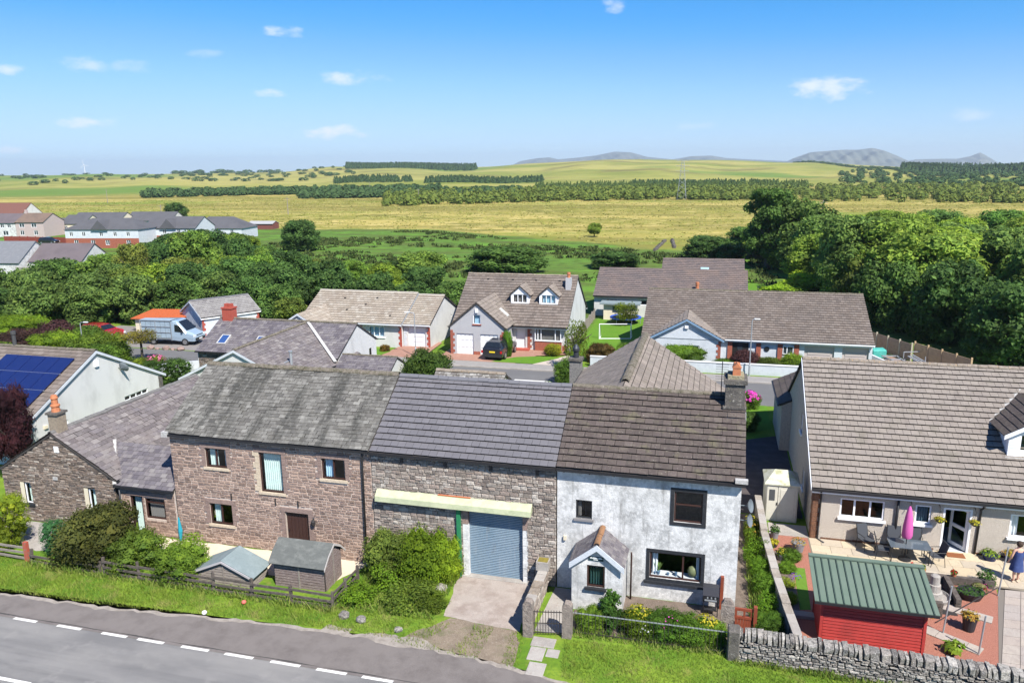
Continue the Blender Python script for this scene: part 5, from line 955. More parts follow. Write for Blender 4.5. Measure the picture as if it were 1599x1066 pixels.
def leafmat(nm, ramp, tr=.35, layers=()): return M(nm, ramp[0], .75, layers, rnd='isl', ramp=ramp, trans=tr, spec=.25)
lf_green = leafmat('leaf_green', [(.022, .055, .008), (.04, .10, .014), (.075, .16, .022), (.03, .075, .012)])
lf_lime = leafmat('leaf_lime', [(.12, .22, .02), (.2, .30, .025), (.26, .33, .03), (.09, .18, .02)])
lf_yellow = leafmat('leaf_yellow', [(.35, .32, .02), (.5, .42, .025), (.25, .28, .03), (.62, .5, .03)])
lf_pink = leafmat('petal_pink', [(.6, .05, .22), (.72, .10, .35), (.5, .03, .18)])
lf_orange = leafmat('leaf_orange', [(.4, .18, .03), (.3, .25, .04), (.5, .28, .05)])
lf_red = leafmat('petal_red', [(.5, .02, .02), (.6, .04, .03)])
lf_straw = leafmat('grass_straw', [(.22, .20, .07), (.3, .28, .12), (.14, .18, .04)])
pot_grey = M('grey_pot', (.2, .2, .21), .6, [(6, (.14, .14, .15), .45, .65, .5)]); pot_dark = M('black_pot', (.03, .03, .034), .5); pot_blue = M('blue_glazed_pot', (.02, .03, .09), .25)
def potted(x, y, r_, h, pm, lm, lb_, ph=.25, pw=None, n=160, seed=1, sz=.06, flower=None, oval=1., z=.03):
    t = thing('potted_plant', lb_, 'potted plant', (x, y, z), local=True)
    q = MB().lathe([(r_ * .72, 0), (r_ * .8, h * .3), (r_, h), (r_ * .88, h), (r_ * .85, h * .85)], (0, 0, 0), 16); q.v = [(a * oval, b, c) for a, b, c in q.v]; q.build('pot', pm, t, smooth=False)
    if lm:
        o = bpy.data.objects.new('foliage', leafy(n, (pw or r_ * 1.2) * oval, pw or r_ * 1.2, ph, sz, lm, seed)); link(o, t); o.location = (0, 0, h)
    if flower: o = bpy.data.objects.new('flowers', leafy(int(n * .9), (pw or r_ * 1.1) * oval, pw or r_ * 1.1, ph * 1.15, sz * .8, flower, seed + 5)); link(o, t); o.location = (0, 0, h)
potted(26.4, 6.5, .2, .36, pot_grey, lf_green, 'grey pot of green leaves nearest the cream shed', .35, seed=2); potted(27.3, 5.5, .3, .42, pot_grey, lf_orange, 'large grey pot with thin rusty plant on red gravel', .3, seed=3, n=80)
potted(26.55, 4.55, .22, .26, pot_grey, lf_green, 'grey pot with yellow flowers by the boundary wall', .3, seed=4, flower=lf_yellow); potted(26.3, 5.7, .22, .2, pot_dark, lf_yellow, 'low dark pot of yellowish leaves between two grey pots', .12, seed=5)
potted(33.4, 3.1, .42, .3, pot_dark, lf_green, 'wide black oval bowl of succulents on red gravel', .1, seed=6, oval=1.2, n=200); potted(32.7, .75, .26, .55, pot_dark, lf_orange, 'tall dark tapered pot with orange plant on red gravel', .25, seed=7)
potted(31.8, -.85, .22, .2, pot_dark, lf_lime, 'lime hosta in pot between red shed and stone wall', .22, pw=.38, seed=8, sz=.15, n=60); potted(35.1, 6.6, .32, .25, pot_blue, lf_lime, 'blue glazed pot of lime leaves against the pebbledash wall', .25, seed=9)
potted(35.95, 6.65, .33, .28, pot_blue, lf_orange, 'blue glazed pot of orange flowers behind the woman', .25, seed=10, flower=lf_yellow); potted(34.3, 4.35, .2, .15, pot_dark, lf_green, 'bushy green shrub in pot at the patio edge', .6, pw=.38, seed=11, n=420)
potted(33.9, 3.85, .18, .16, pot_grey, lf_straw, 'small pale bowl of straw grass beside pink flowers', .1, seed=12); potted(33.05, 4.1, .12, .15, terracotta, lf_green, 'red flowered pot on the timber sleepers', .12, seed=13, flower=lf_red, n=60, z=.36)
potted(34.15, 3.95, .12, .12, terracotta, lf_green, 'pink flowered pot at the end of the sleepers', .08, seed=14, flower=lf_pink, n=60)
potted(31.5, 4.15, .1, .14, terracotta, lf_green, 'pot with a tall red flower on the sleepers behind red shed', .25, pw=.1, seed=15, flower=lf_red, n=50, z=.36); potted(31.95, 4.15, .1, .14, terracotta, lf_green, 'pot with a yellow flower on the sleepers behind red shed', .22, pw=.1, seed=16, flower=lf_yellow, n=50, z=.36)
# hanging baskets
for x, lb_ in ((ox + 5.36, 'hanging basket on the wall left of the open glazed door'), (ox + 6.7, 'hanging basket on the wall right of the open glazed door')):
    t = thing('hanging_basket', lb_, 'hanging basket', (x, 6.62, 1.45), local=True); MB().lathe([(.05, 0), (.16, .08), (.22, .2), (.2, .2)], (0, 0, 0), 12).build('basket', pot_dark, t); o = bpy.data.objects.new('foliage', leafy(110, .24, .24, .12, .06, lf_yellow, 40)); link(o, t); o.location = (0, 0, .18)
    q = MB()
    for a in range(3): q.tube([(.2 * math.cos(a * 2.1), .2 * math.sin(a * 2.1), .2), (0, 0, .58)], .006, 4)
    q.build('chain', iron, t)
# garden furniture
def chair(x, y, rz, lb_):
    t = thing('garden_chair', lb_, 'chair', (x, y, .035), rz, 'garden chairs on the patio', local=True); sf = M('sling_fabric', (.055, .06, .07), .8)
    for s_ in (-1, 1):
        MB().tube([(s_ * .27, .28, 0), (s_ * .27, .2, .42), (s_ * .27, -.24, .42), (s_ * .27, -.3, 0)], .015, 6).build('leg', black_pl, t); MB().tube([(s_ * .27, -.22, .42), (s_ * .27, -.38, 1.02)], .015, 6).build('back_post', black_pl, t)
        MB().tube([(s_ * .29, .24, .42), (s_ * .29, .24, .64), (s_ * .29, -.28, .66)], .015, 6).build('arm', black_pl, t)
    q = MB(); q.prism([(-.26, .24, .41), (.26, .24, .41), (.26, -.22, .39), (-.26, -.22, .39)], (0, 0, .025)); q.build('seat', sf, t); q = MB(); q.prism([(-.26, -.23, .42), (.26, -.23, .42), (.26, -.37, 1.0), (-.26, -.37, 1.0)], (0, .025, 0)); q.build('backrest', sf, t)
t = thing('garden_table', 'dark rectangular garden table under the folded pink parasol', 'table', (31.75, 5.8, .035), local=True)
MB().box(-.8, .8, -.45, .45, .68, .71).build('top', M('table_glass', (.08, .1, .12), .12, spec=.5), t); 
for (x, y) in ((-.72, -.38), (.72, -.38), (-.72, .38), (.72, .38)): MB().tube([(x, y, 0), (x, y, .68)], .02, 6).build('leg', black_pl, t)
chair(30.75, 5.75, R(-95), 'black garden chair left of the table facing right'); chair(32.75, 5.6, R(100), 'dark sling garden chair right of the table facing left'); chair(31.35, 6.5, R(180), 'dark garden chair behind the table against the wall'); chair(32.15, 6.55, R(175), 'dark garden chair behind the table nearer the open door')
chair(30.2, 6.45, R(-150), 'black folding chair standing by the wall left of table')
t = thing('folded_parasol', 'closed bright pink garden parasol standing through the patio table', 'parasol', (31.62, 5.75, .035), local=True)
q = MB(); prof = [(1.0, .13), (1.15, .17), (1.5, .16), (1.95, .12), (2.3, .07), (2.45, .02)]; n = 14
for z, r_ in prof:
    for k in range(n): a = 2 * math.pi * k / n; rr = r_ * (1 + .28 * (k % 2)); q.v.append((math.cos(a) * rr, math.sin(a) * rr, z))
for i in range(len(prof) - 1):
    for k in range(n): q.f.append((i * n + k, i * n + (k + 1) % n, (i + 1) * n + (k + 1) % n, (i + 1) * n + k))
q.build('canopy', M('pink_cloth', (.5, .10, .31), .85), t, smooth=True); MB().tube([(0, 0, 0), (0, 0, 2.5)], .02, 8).build('pole', black_pl, t); MB().lathe([(.26, 0), (.25, .06), (.05, .1), (.04, .3)], (0, 0, 0), 14).build('base', black_pl, t)
# washing line posts
for (x, y, h, rx, lb_) in ((34.5, 3.55, 2.1, .12, 'leaning grey clothes line pole at the corner of paved walk'), (32.6, -.75, 1.5, .06, 'grey post at the edge of the paved walk by the wall'), (31.75, .3, 1.9, .1, 'thin pale clothes pole between the red shed and pots')):
    tag(MB().tube([(x, y, 0), (x + rx, y, h)], .03, 8).build('clothes_pole', galv), lb_, 'pole')
tag(MB().tube([(31.7, .9, .1), (34.45, 3.55, .35)], .02, 6).build('fallen_prop', iron), 'thin dark clothes prop lying across the red gravel', 'prop')
# woman in a blue dress, seen from behind
def person():
    t = thing('person', 'woman in a short navy blue sundress standing on the patio', 'person', (35.5, 4.85, .035), R(10), local=True)
    J = {}; E_ = []; Rr = {}
    def j(n, co, r_, par=None):
        J[n] = (len(J), co); Rr[n] = r_
        if par: E_.append((J[par][0], J[n][0]))
    j('pelvis', (0, 0, .88), .155); j('waist', (0, 0, 1.05), .135, 'pelvis'); j('chest', (0, .01, 1.25), .15, 'waist'); j('neck0', (0, 0, 1.40), .075, 'chest'); j('neck', (0, .01, 1.46), .055, 'neck0'); j('head0', (0, .02, 1.53), .08, 'neck'); j('head', (0, .03, 1.6), .095, 'head0'); j('crown', (0, .02, 1.66), .08, 'head')
    for s_, n in ((-1, 'l'), (1, 'r')):
        j('sh' + n, (s_ * .17, 0, 1.36), .065, 'neck0'); j('el' + n, (s_ * .25, .0, 1.1), .045, 'sh' + n); j('wr' + n, (s_ * .27, .1, .88), .032, 'el' + n); j('palm' + n, (s_ * .27, .13, .81), .032, 'wr' + n)
        for k, (dx, l_) in enumerate(((-.03, .06), (-.012, .075), (.008, .08), (.026, .07))): j('f%d%s' % (k, n), (s_ * .27 + dx, .15, .78), .011, 'palm' + n); j('g%d%s' % (k, n), (s_ * .27 + dx, .17, .78 - l_), .009, 'f%d%s' % (k, n))
        j('th' + n, (s_ * .27 - s_ * .04, .17, .8), .012, 'palm' + n)
        j('hip' + n, (s_ * .09, 0, .8), .115, 'pelvis'); j('kn' + n, (s_ * .1, .01 + .06 * s_, .45), .065, 'hip' + n); j('ca' + n, (s_ * .1, .02 * s_ - .02, .3), .06, 'kn' + n); j('an' + n, (s_ * .1, .04 * s_ - .02, .08), .036, 'ca' + n); j('to' + n, (s_ * .11, .12 + .04 * s_, .03), .03, 'an' + n)
    me = bpy.data.meshes.new('body'); me.from_pydata([c for _, c in sorted(J.values())], E_, []); me.materials.append(M('skin', (.56, .33, .24), .6)); o = bpy.data.objects.new('body', me); link(o, t)
    sm = o.modifiers.new('skin', 'SKIN'); sm.use_smooth_shade = True
    for n, (i, c) in J.items(): me.skin_vertices[0].data[i].radius = (Rr[n], Rr[n] * (.85 if n in ('pelvis', 'waist', 'chest') else 1))
    me.skin_vertices[0].data[0].use_root = True; sb = o.modifiers.new('sub', 'SUBSURF'); sb.levels = 1; sb.render_levels = 1
    dm = M('navy_dress', (.035, .055, .16), .8, [(7, (.06, .09, .22), .45, .7, .7)]); q = MB(); n = 20; prof = [(.5, .27, .22), (.7, .235, .20), (.88, .205, .185), (1.05, .175, .16), (1.2, .195, .18), (1.33, .175, .15)]
    for z, a, b in prof:
        for k in range(n): th = 2 * math.pi * k / n; f = 1 + (.06 * math.sin(5 * th) if z < .8 else 0); q.v.append((math.cos(th) * a * f, math.sin(th) * b * f, z))
    for i in range(len(prof) - 1):
        for k in range(n): q.f.append((i * n + k, i * n + (k + 1) % n, (i + 1) * n + (k + 1) % n, (i + 1) * n + k))
    for s_ in (-1, 1): q.tube([(s_ * .11, .13, 1.3), (s_ * .12, .05, 1.43), (s_ * .11, -.13, 1.3)], .012, 6)
    q.build('dress', dm, t, smooth=True)
    bm = bmesh.new(); bmesh.ops.create_icosphere(bm, subdivisions=3, radius=.115); rr = random.Random(3)
    for v in bm.verts: v.co = Vector((v.co.x, v.co.y * 1.12, v.co.z * 1.1)) * rr.uniform(.95, 1.06)
    bmesh.ops.delete(bm, geom=[v for v in bm.verts if v.co.y > .05 and v.co.z < .05], context='VERTS'); me = bpy.data.meshes.new('hair'); bm.to_mesh(me); bm.free(); me.materials.append(M('dark_hair', (.05, .03, .02), .7)); h = bpy.data.objects.new('hair', me); link(h, t); h.location = (0, .01, 1.63)
    f = MB(); f.lathe([(.008, 0), (.018, .03), (.006, .06)], (0, .135, 1.58), 6); f.build('nose', MATS['skin'], t)
    for s_ in (-1, 1): MB().lathe([(.002, 0), (.012, .008), (.002, .016)], (s_ * .035, .118, 1.615), 6).build('eye', M('eye', (.1, .08, .07), .3), t); MB().box(s_ * .098 - .008, s_ * .098 + .008, .01, .045, 1.57, 1.63).build('ear', MATS['skin'], t); MB().prism([(s_ * .1 - .045, -.1, 0), (s_ * .1 + .045, -.1, 0), (s_ * .1 + .04, .17, 0), (s_ * .1 - .04, .17, 0)], (0, 0, .025)).build('sandal', M('sandal', (.5, .4, .3), .7), t)
    MB().box(-.025, .025, .12, .128, 1.545, 1.552).build('mouth', M('lips', (.4, .15, .13), .6), t)
person()
# ------------------------------------------------------------------ MIDGROUND: rear lane, bungalows
lane = fan_sheet('rear_lane', [(-70, 27.0), (60, 27.0), (60, 33.0), (-24, 33.0), (-70, 32.5)], .006, lane_asphalt)
sheet('pavement', [(-22, 33.0), (60, 33.0), (60, 34.6), (-22, 34.6)], .10, M('pavement_grey', (.24, .225, .21), .95, [(2, (.18, .17, .16), .45, .7, .5)]))
q = MB().box(-22, 60, 32.86, 32.998, -.05, .11); q.build('kerb', concrete)['kind'] = 'structure'
sheet('front_yard', [(-34, 33.2), (-22.5, 33.2), (-22.5, 42), (-40, 42), (-40, 33.2)], .01, M('yard_tarmac', (.2, .185, .175), .95, [(1, (.14, .13, .12), .45, .7, .6)]))
fan_sheet('block_drive', [(-5.6, 34.6), (-1.6, 34.6), (-1.9, 41), (-5.2, 41)], .105, block_red)
fan_sheet('block_drive', [(-.3, 34.6), (7.0, 34.6), (8.2, 37.6), (10.8, 38.6), (10.8, 40.3), (-.3, 40.3)], .107, block_red)
fan_sheet('concrete_drive', [(8.5, 34.6), (12.3, 34.6), (12.0, 38.0), (10.9, 38.2)], .106, M('pale_drive', (.42, .36, .3), .95, [(2, (.34, .29, .24), .45, .7, .5)]))
lawn_m = M('bright_lawn', (.085, .19, .012), 1., [(4, (.06, .14, .012), .42, .7, .6), (.8, (.12, .2, .02), .45, .7, .5)], bump=(30, .5))
cv = [(4.8, 34.7), (8.6, 34.7), (10.4, 37.2), (8.6, 37.5), (6.6, 36.8), (5.4, 35.7)]
fan_sheet('front_lawn', cv, .112, lawn_m); fan_sheet('front_lawn', [(-10.5, 34.7), (-5.7, 34.7), (-5.3, 36.4), (-6.2, 37.4), (-10.5, 37.2)], .112, lawn_m)
fan_sheet('side_lawn', [(11.2, 36.5), (17.0, 38.4), (17.0, 57), (10.9, 57.5)], .012, lawn_m); fan_sheet('passage_lawn', [(24.7, 20), (27.2, 22), (27.2, 27), (24.5, 27)], .012, lawn_m)
fan_sheet('garden_lawn', [(27.5, 62), (33, 58), (36, 66), (31, 90), (27.5, 90)], .012, lawn_m)
def garage_door(parent, pl, u0, u1, z0, z1, mat, rows=3, cols=4, depth=.12):
    mb = MB(); pbox(mb, pl, u0, u1, z0, z1, -depth - .04, -depth); d = mb.build('garage_door', mat, parent)
    for i in range(rows):
        for j in range(cols):
            a = u0 + (u1 - u0) * (j + .12) / cols; b = u0 + (u1 - u0) * (j + .88) / cols; c = z0 + (z1 - z0) * (i + .12) / rows; e = z0 + (z1 - z0) * (i + .88) / rows; q = MB(); pbox(q, pl, a, b, c, e, -depth, -depth + .03); q.build('door_panel', mat, d)
def quoins(parent, pl, u, z1, side, mat, n=8, w=.32):
    for k in range(n): ww = w if k % 2 else w * .62; h = z1 / n; q = MB(); pbox(q, pl, min(u, u + side * ww), max(u, u + side * ww), k * h + .01, (k + 1) * h - .01, -.02, .03); q.build('quoin', mat, parent)
white_door = M('white_door', (.72, .73, .74), .5); pink_door = M('pinkish_door', (.42, .36, .35), .6)
# solar bungalow, far left
t = thing('solar_panel_bungalow', 'white gabled bungalow with solar panels on its brown tiled roof', 'bungalow', (-25, 11.4, 0))
HS = [(-13.9 + 27.2 - .0, 0, 0, 0)]
HS = [(13.4, 15.6, 1.35, 1.95), (8.0, 8.7, 1.0, 1.9)]
w, roof, P = gable(t, -44, -14.3, 5.45, 2.5, 11.4, 5.55, 17.35, clean_render, tile_tan if 0 else tile_mid, (.42, .36), holes={'right': HS}, inset=.25, verge=.12, ridge=ridge_moss, barge=bluewhite, n_front=0, th=.03, tilt=.03)
for h in HS: window(t, P['right'], *h, white_pl, glass, [.25, .5, .75] if h[0] > 10 else [.5], [(i, .5) for i in range(4 if h[0] > 10 else 2)], fw=.05)
PRT = P['right']
q = MB(); pbox(q, PRT, 11.2, 11.5, 4.55, 4.95, 0, .12); q.build('alarm_box', white_pl, t); q = MB(); pbox(q, PRT, 6.9, 7.15, 1.9, 2.1, 0, .1); q.build('security_light', cream_render, t)
q = MB().lathe([(.03, 0), (.25, .06), (.36, .15), (.25, .08)], (0, 0, 0), 14); q.v = [tuple(Matrix.Translation((-14.0, 13.2, 4.0)) @ Matrix.Rotation(R(-70), 4, 'X') @ Vector(p)) for p in q.v]; q.tube([(-14.3, 13.2, 4.0), (-14.0, 13.2, 4.0)], .03, 6); q.build('satellite_dish', M('dish_grey', (.35, .38, .4), .5), t)
for k in range(6): q = MB(); pbox(q, PRT, 16.72, 17.1, 1.0 + k * .25, 1.22 + k * .25, 0, .03); q.build('quoin', chim_stone, t)
MB().lathe([(.12, 0), (.12, .7), (.16, .75), (.16, .95)], (-20.5, 11.4, 5.6), 10).build('flue_pipe', M('dark_cowl2', (.06, .06, .06), .6), roof)
sv = Vector((0, 5.95, 3.05)).normalized(); snn = Vector((0, -3.05, 5.95)).normalized(); pv = M('solar_cell', (.008, .014, .075), .18, [(3, (.012, .02, .10), .45, .7, .5)], spec=.6, coat=.6)
pvf = M('solar_frame', (.4, .42, .46), .4, metal=.6); pc = [MB().box(0, 1.02, 0, 1.44, 0, .04).mesh('solar_panel', pv), None]
for r_ in range(3):
    for c in range(5 if r_ == 2 else 9):
        x0 = -14.93 - (c + 1) * 1.06; o = bpy.data.objects.new('solar_panel', pc[0]); link(o, roof); p = Vector((x0, 5.45, 2.5)) + sv * (1.35 + r_ * 1.47) + snn * .14
        o.matrix_basis = Matrix(((1, sv.x, snn.x, p.x), (0, sv.y, snn.y, p.y), (0, sv.z, snn.z, p.z), (0, 0, 0, 1)))
    p0 = Vector((-14.9, 5.45, 2.5)) + sv * (1.335 + r_ * 1.47) + snn * .15; MB().beam(p0, p0 + Vector((-9.6, 0, 0)), .05, .05).build('panel_rail', pvf, roof)
# slate house with skylights
t = thing('slate_cross_wing_house', 'slate roofed house with white gable, two skylights and red chimney', 'house', (-10, 26, 0))
w, roof, P = gable(t, -16.55, -4.2, 23.9, 2.5, 27.55, 4.5, 31.2, clean_render, slate_dark, (.4, .27), holes={'right': [(29.6, 30.1, .9, 2.0)], 'front': [(-14.3, -13.6, .7, 1.9)]}, inset=.2, verge=.08, ridge=ridge_moss, th=.014, tilt=.016, tile_name='slate', jit=.01)
window(t, P['right'], 29.6, 30.1, .9, 2.0, black_paint, glass, []); window(t, P['front'], -14.3, -13.6, .7, 1.9, brown_fr, glass, [], curtain=[(.1, .9, cur_green)])
masonry(w, P['front'], [(-16.5, 0), (-12.5, 0), (-12.5, 2.45), (-16.5, 2.45)], [(-14.3, -13.6, .7, 1.9)], *st_dark, hmin=.12, hmax=.22, wmin=.25, wmax=.6, out=.03, n_ind=60, seed=51)
w2, roof2, P2 = gable(t, 17.7, 27.4, -4.65, 2.15, 0, 4.42, 4.65, clean_render, slate_purple, (.42, .27), fr=ROT90(-8.65, 0), inset=.25, verge=(.15, 0), ridge=ridge_moss, barge=bluewhite, roof_name='wing_roof', th=.014, tilt=.016, tile_name='slate', jit=.01)
q = MB().beam((-8.4, 27.4, 4.5), (-4.1, 23.5, 2.4), .25, .05); q.build('valley_flashing', white_lead, t)
MB().box(-16.2, -15.3, 27.2, 27.95, 4.2, 5.35).build('chimney', red_paint, roof); MB().box(-16.25, -15.25, 27.15, 28.0, 5.35, 5.47).build('chimney_cap', red_paint, roof)
for x in (-15.95, -15.55): MB().box(x - .13, x + .13, 27.4, 27.75, 5.47, 5.75).build('chimney_pot', red_paint, roof)
s4 = Vector((0, 3.65, 2.0)).normalized(); n4 = Vector((0, -2.0, 3.65)).normalized()
for x in (-15.2, -11.9):
    p = Vector((x, 23.9, 2.5)) + s4 * .95 + n4 * .03; q = MB()
    for (a, b, c, d) in ((0, .08, 0, 1.1), (.72, .8, 0, 1.1), (.08, .72, 0, .08), (.08, .72, 1.02, 1.1)): q.prism([p + Vector((a, 0, 0)) + s4 * c, p + Vector((b, 0, 0)) + s4 * c, p + Vector((b, 0, 0)) + s4 * d, p + Vector((a, 0, 0)) + s4 * d], n4 * .08)
    sk = q.build('skylight', M('skylight_frame', (.42, .42, .4), .6), roof)
    q = MB(); q.face(p + Vector((.08, 0, 0)) + s4 * .08 + n4 * .06, p + Vector((.72, 0, 0)) + s4 * .08 + n4 * .06, p + Vector((.72, 0, 0)) + s4 * 1.02 + n4 * .06, p + Vector((.08, 0, 0)) + s4 * 1.02 + n4 * .06); q.build('skylight_pane', M('skylight_glass', (.03, .07, .2), .06, spec=.8), roof)
MB().lathe([(.1, 0), (.1, .95), (.13, 1.0), (.15, 1.12), (.1, 1.12)], (-5.7, 20.0, 2.85), 12).build('flue_pipe', galv, roof2)
q = MB(); q.box(-6.6, -5.95, 19.6, 20.4, 3.15, 3.2); q.build('roof_window', galv, roof2)
# low slate outhouse
t = thing('low_slate_outhouse', 'low slate roofed outhouse with white gable end behind the barn', 'outhouse', (-1.6, 24.5, 0))
gable(t, -3.9, .5, 22.3, 1.6, 24.45, 2.75, 26.6, clean_render, slate_dark, (.36, .25), inset=.15, verge=.06, th=.014, tilt=.016, tile_name='slate', ridge=ridge_moss, ridge_r=.09, jit=.01)
# mossy small roof and pale tunnel cover behind the white cottage
t = thing('mossy_roof_shed', 'small stone shed with mossy grey slab roof behind the barn', 'shed', (7.5, 20, 0))
gable(t, 5.2, 9.9, 18.7, 2.0, 20.6, 3.0, 22.4, cream_render, TILEJ('mossy_slab', [(.13, .12, .115), (.2, .19, .18), (.3, .29, .27), (.1, .095, .09)], rough=.95, layers=[(4, (.5, .48, .44), .56, .66, .7), (6, (.08, .07, .05), .45, .62, .7)]), (.45, .35), inset=.15, verge=.12, ridge=ridge_orange, ridge_r=.16, ridge_len=.6, jit=.015)
t = thing('polytunnel', 'small white corrugated curved shelter behind the mossy shed', 'shelter', (11, 23.4, 0))
for k in range(9):
    a0 = math.pi * k / 9; a1 = math.pi * (k + 1) / 9; q = MB(); q.prism([(9.8, 23.6 - math.cos(a0) * 1.2, .3 + math.sin(a0) * 1.5), (9.8, 23.6 - math.cos(a1) * 1.2, .3 + math.sin(a1) * 1.5), (9.8, 23.6 - math.cos(a1) * 1.15, .3 + math.sin(a1) * 1.44), (9.8, 23.6 - math.cos(a0) * 1.15, .3 + math.sin(a0) * 1.44)], (2.6, 0, 0)); q.build('sheet', M('white_corrugated', (.62, .6, .55), .7), t)
# garage at an angle with red quoins
t = thing('white_detached_garage', 'white detached garage with grey tiled roof behind the van', 'garage', (-26.4, 38.0, 0), R(57), local=True)
w, roof, P = gable(t, 0, 6.0, -.2, 2.15, 2.7, 3.5, 5.6, bluewhite, TILEJ('grey_garage_tile', [(.17, .16, .155), (.2, .19, .18), (.23, .22, .21), (.15, .14, .14)], rough=.9, layers=[(9, (.3, .28, .26), .6, .7, .5)]), (.4, .33), inset=.2, verge=.15, ridge=ridge_new, barge=bluewhite, fascia=white_pl, gut=None)
quoins(w, P['front'], .0, 2.1, 1, red_paint); quoins(w, P['front'], 6.0, 2.1, -1, red_paint)
# tan bungalow
t = thing('tan_roof_bungalow', 'bungalow with pale tan tiled roof, red quoins and attached garage', 'bungalow', (-10, 43, 0))
HT = [(-8.35, -6.75, .95, 2.0), (-10.6, -9.9, .0, 2.0)]
w, roof, P = gable(t, -15.4, -5.0, 38.05, 2.3, 42.7, 4.55, 47.4, clean_render, tile_tan, (.38, .36), holes={'front': HT}, inset=.35, verge=.12, ridge=ridge_orange if 0 else M('tan_ridge', (.36, .33, .28), .9), fascia=white_pl, barge=lead, gut=white_pl, th=.034, tilt=.05)
window(t, P['front'], *HT[0], white_pl, glass, [.33, .67], fw=.07, sill=white_pl, curtain=[(0, 1, cur_blue)]); window(t, P['front'], *HT[1], black_paint, glass, [], name='door')
quoins(w, P['front'], -5.0, 2.2, -1, red_paint); quoins(w, P['front'], -9.5, 2.2, 1, red_paint, w=.5)
HG = [(-4.5, -2.75, .0, 1.95)]
w2, roof2, P2 = gable(t, -4.97, -2.3, 38.5, 2.25, 42.9, 4.35, 47.3, clean_render, tile_tan, (.38, .36), holes={'front': HG, 'right': [(44.8, 45.1, 1.9, 2.1)]}, inset=.3, verge=(0, .12), ridge=MATS['tan_ridge'], fascia=white_pl, roof_name='garage_roof', gut=white_pl, th=.034, tilt=.05)
garage_door(t, P2['front'], *HG[0], white_door, 4, 1); quoins(w2, P2['front'], -2.3, 2.15, -1, red_paint); quoins(w2, P2['front'], -4.95, 2.15, 1, bluewhite, w=.3)
gable(t, 35.2, 42.2, -2.0, 2.35, 0, 3.55, 2.0, clean_render, tile_tan, (.38, .36), fr=ROT90(-13.9, 0), inset=.2, verge=(.15, 0), barge=bluewhite, roof_name='porch_roof', gut=None, walls=('front', 'back', 'left'))
for (x, v) in ((-14, 1.5), (-12.2, 3.8), (-8.8, 4.0), (-11.2, 1.9), (-6.4, 1.2), (-9.6, 2.9)): p = Vector((x, 38.05, 2.3)) + Vector((0, 4.65, 2.25)).normalized() * v; MB().box(p.x - .09, p.x + .09, p.y - .09, p.y + .09, p.z, p.z + .14).build('roof_vent', black_pl, roof)
# two-storey dormer house with the double garage
t = thing('dormer_house', 'grey house with twin dormers, brown roof and double garage', 'house', (5.2, 42, 0))
HN = [(9.0, 10.0, .85, 2.0), (5.75, 6.65, .25, 2.2)]
w, roof, P = gable(t, -.2, 10.6, 39.35, 2.35, 44.8, 6.3, 50.2, clean_render, tile_mid, (.36, .36), holes={'front': HN[1:]}, inset=.5, verge=.1, ridge=ridge_orange, ridge_r=.14, fascia=white_pl, th=.034, tilt=.05)
dd = panel_door(t, P['front'], 5.75, 6.65, .25, 2.2, white_door, .15); MB().box(6.02, 6.3, 40.02, 40.05, 1.4, 1.85).build('pane', glass_far, dd)
MB().box(5.5, 7.1, 39.2, 39.85, -.1, .25).build('step', red_paint, t)
# projecting bay
by = 39.62; mb = MB(); wall_face(mb, FRONT(by), [(7.6, -.1), (10.05, -.1), (10.05, 1.0), (7.6, 1.0)]); wall_face(mb, LEFT(7.6), [(-40, -.1), (-by, -.1), (-by, 1.0), (-40, 1.0)]); wall_face(mb, RIGHT(10.05), [(by, -.1), (40, -.1), (40, 1.0), (by, 1.0)]); bayw = mb.build('bay_wall', brick_red, t)
q = MB(); q.box(7.55, 10.1, by - .06, 40, 1.0, 1.06); q.build('sill', white_pl, t); window(t, FRONT(by - .1), 7.6, 10.05, 1.06, 2.2, white_pl, glass, [.12, .24, .78], fw=.07, curtain=[(.02, .98, cur_dark)])
window(t, LEFT(7.58), -39.95, -by, 1.06, 2.2, white_pl, glass, [])
quoins(w, P['front'], 6.85, 2.2, 1, brick_red, 8, .4); q = MB(); pbox(q, P['front'], 10.1, 10.6, -.1, .6, -.02, .02); q.build('plinth', brick_red, t)
HG = [(.95, 2.55, .0, 2.0), (3.2, 4.85, .0, 2.0)]
w2, roof2, P2 = gable(t, 36.9, 43.8, -2.75, 2.55, 0, 4.85, 2.75, grey_dash, tile_tan if 0 else tile_wing, (.38, .36), fr=ROT90(2.92, 0), holes={'left': [(h[0] - 2.92, h[1] - 2.92, h[2], h[3]) for h in HG] + [(-.35, .35, 2.9, 3.75)]}, inset=.22, verge=(.14, 0), roof_name='garage_roof', gut=None, th=.034, tilt=.05, walls=('front', 'back', 'left'))
for h in HG: garage_door(t, P2['left'], h[0] - 2.92, h[1] - 2.92, 0, 2.0, white_door)
window(t, P2['left'], -.35, .35, 2.9, 3.75, white_pl, glass, [], sill=brick_red, curtain=[(0, 1, cur_blue)])
quoins(w2, P2['left'], 2.53, 2.3, -1, brick_red, 9, .4); quoins(w2, P2['left'], -2.53, 2.3, 1, brick_red, 9, .4); q = MB(); pbox(q, P2['left'], -.35, .25, -.05, .4, -.02, .02); q.build('plinth', brick_red, t)
q = MB(); pbox(q, P2['left'], -.12, .12, 3.95, 4.3, 0, .12); q.build('alarm_box', white_pl, t)
p = Vector((5.0, 41.2, 0)); gsl = Vector((-2.75, 0, 2.3)).normalized(); gn = Vector((2.3, 0, 2.75)).normalized()
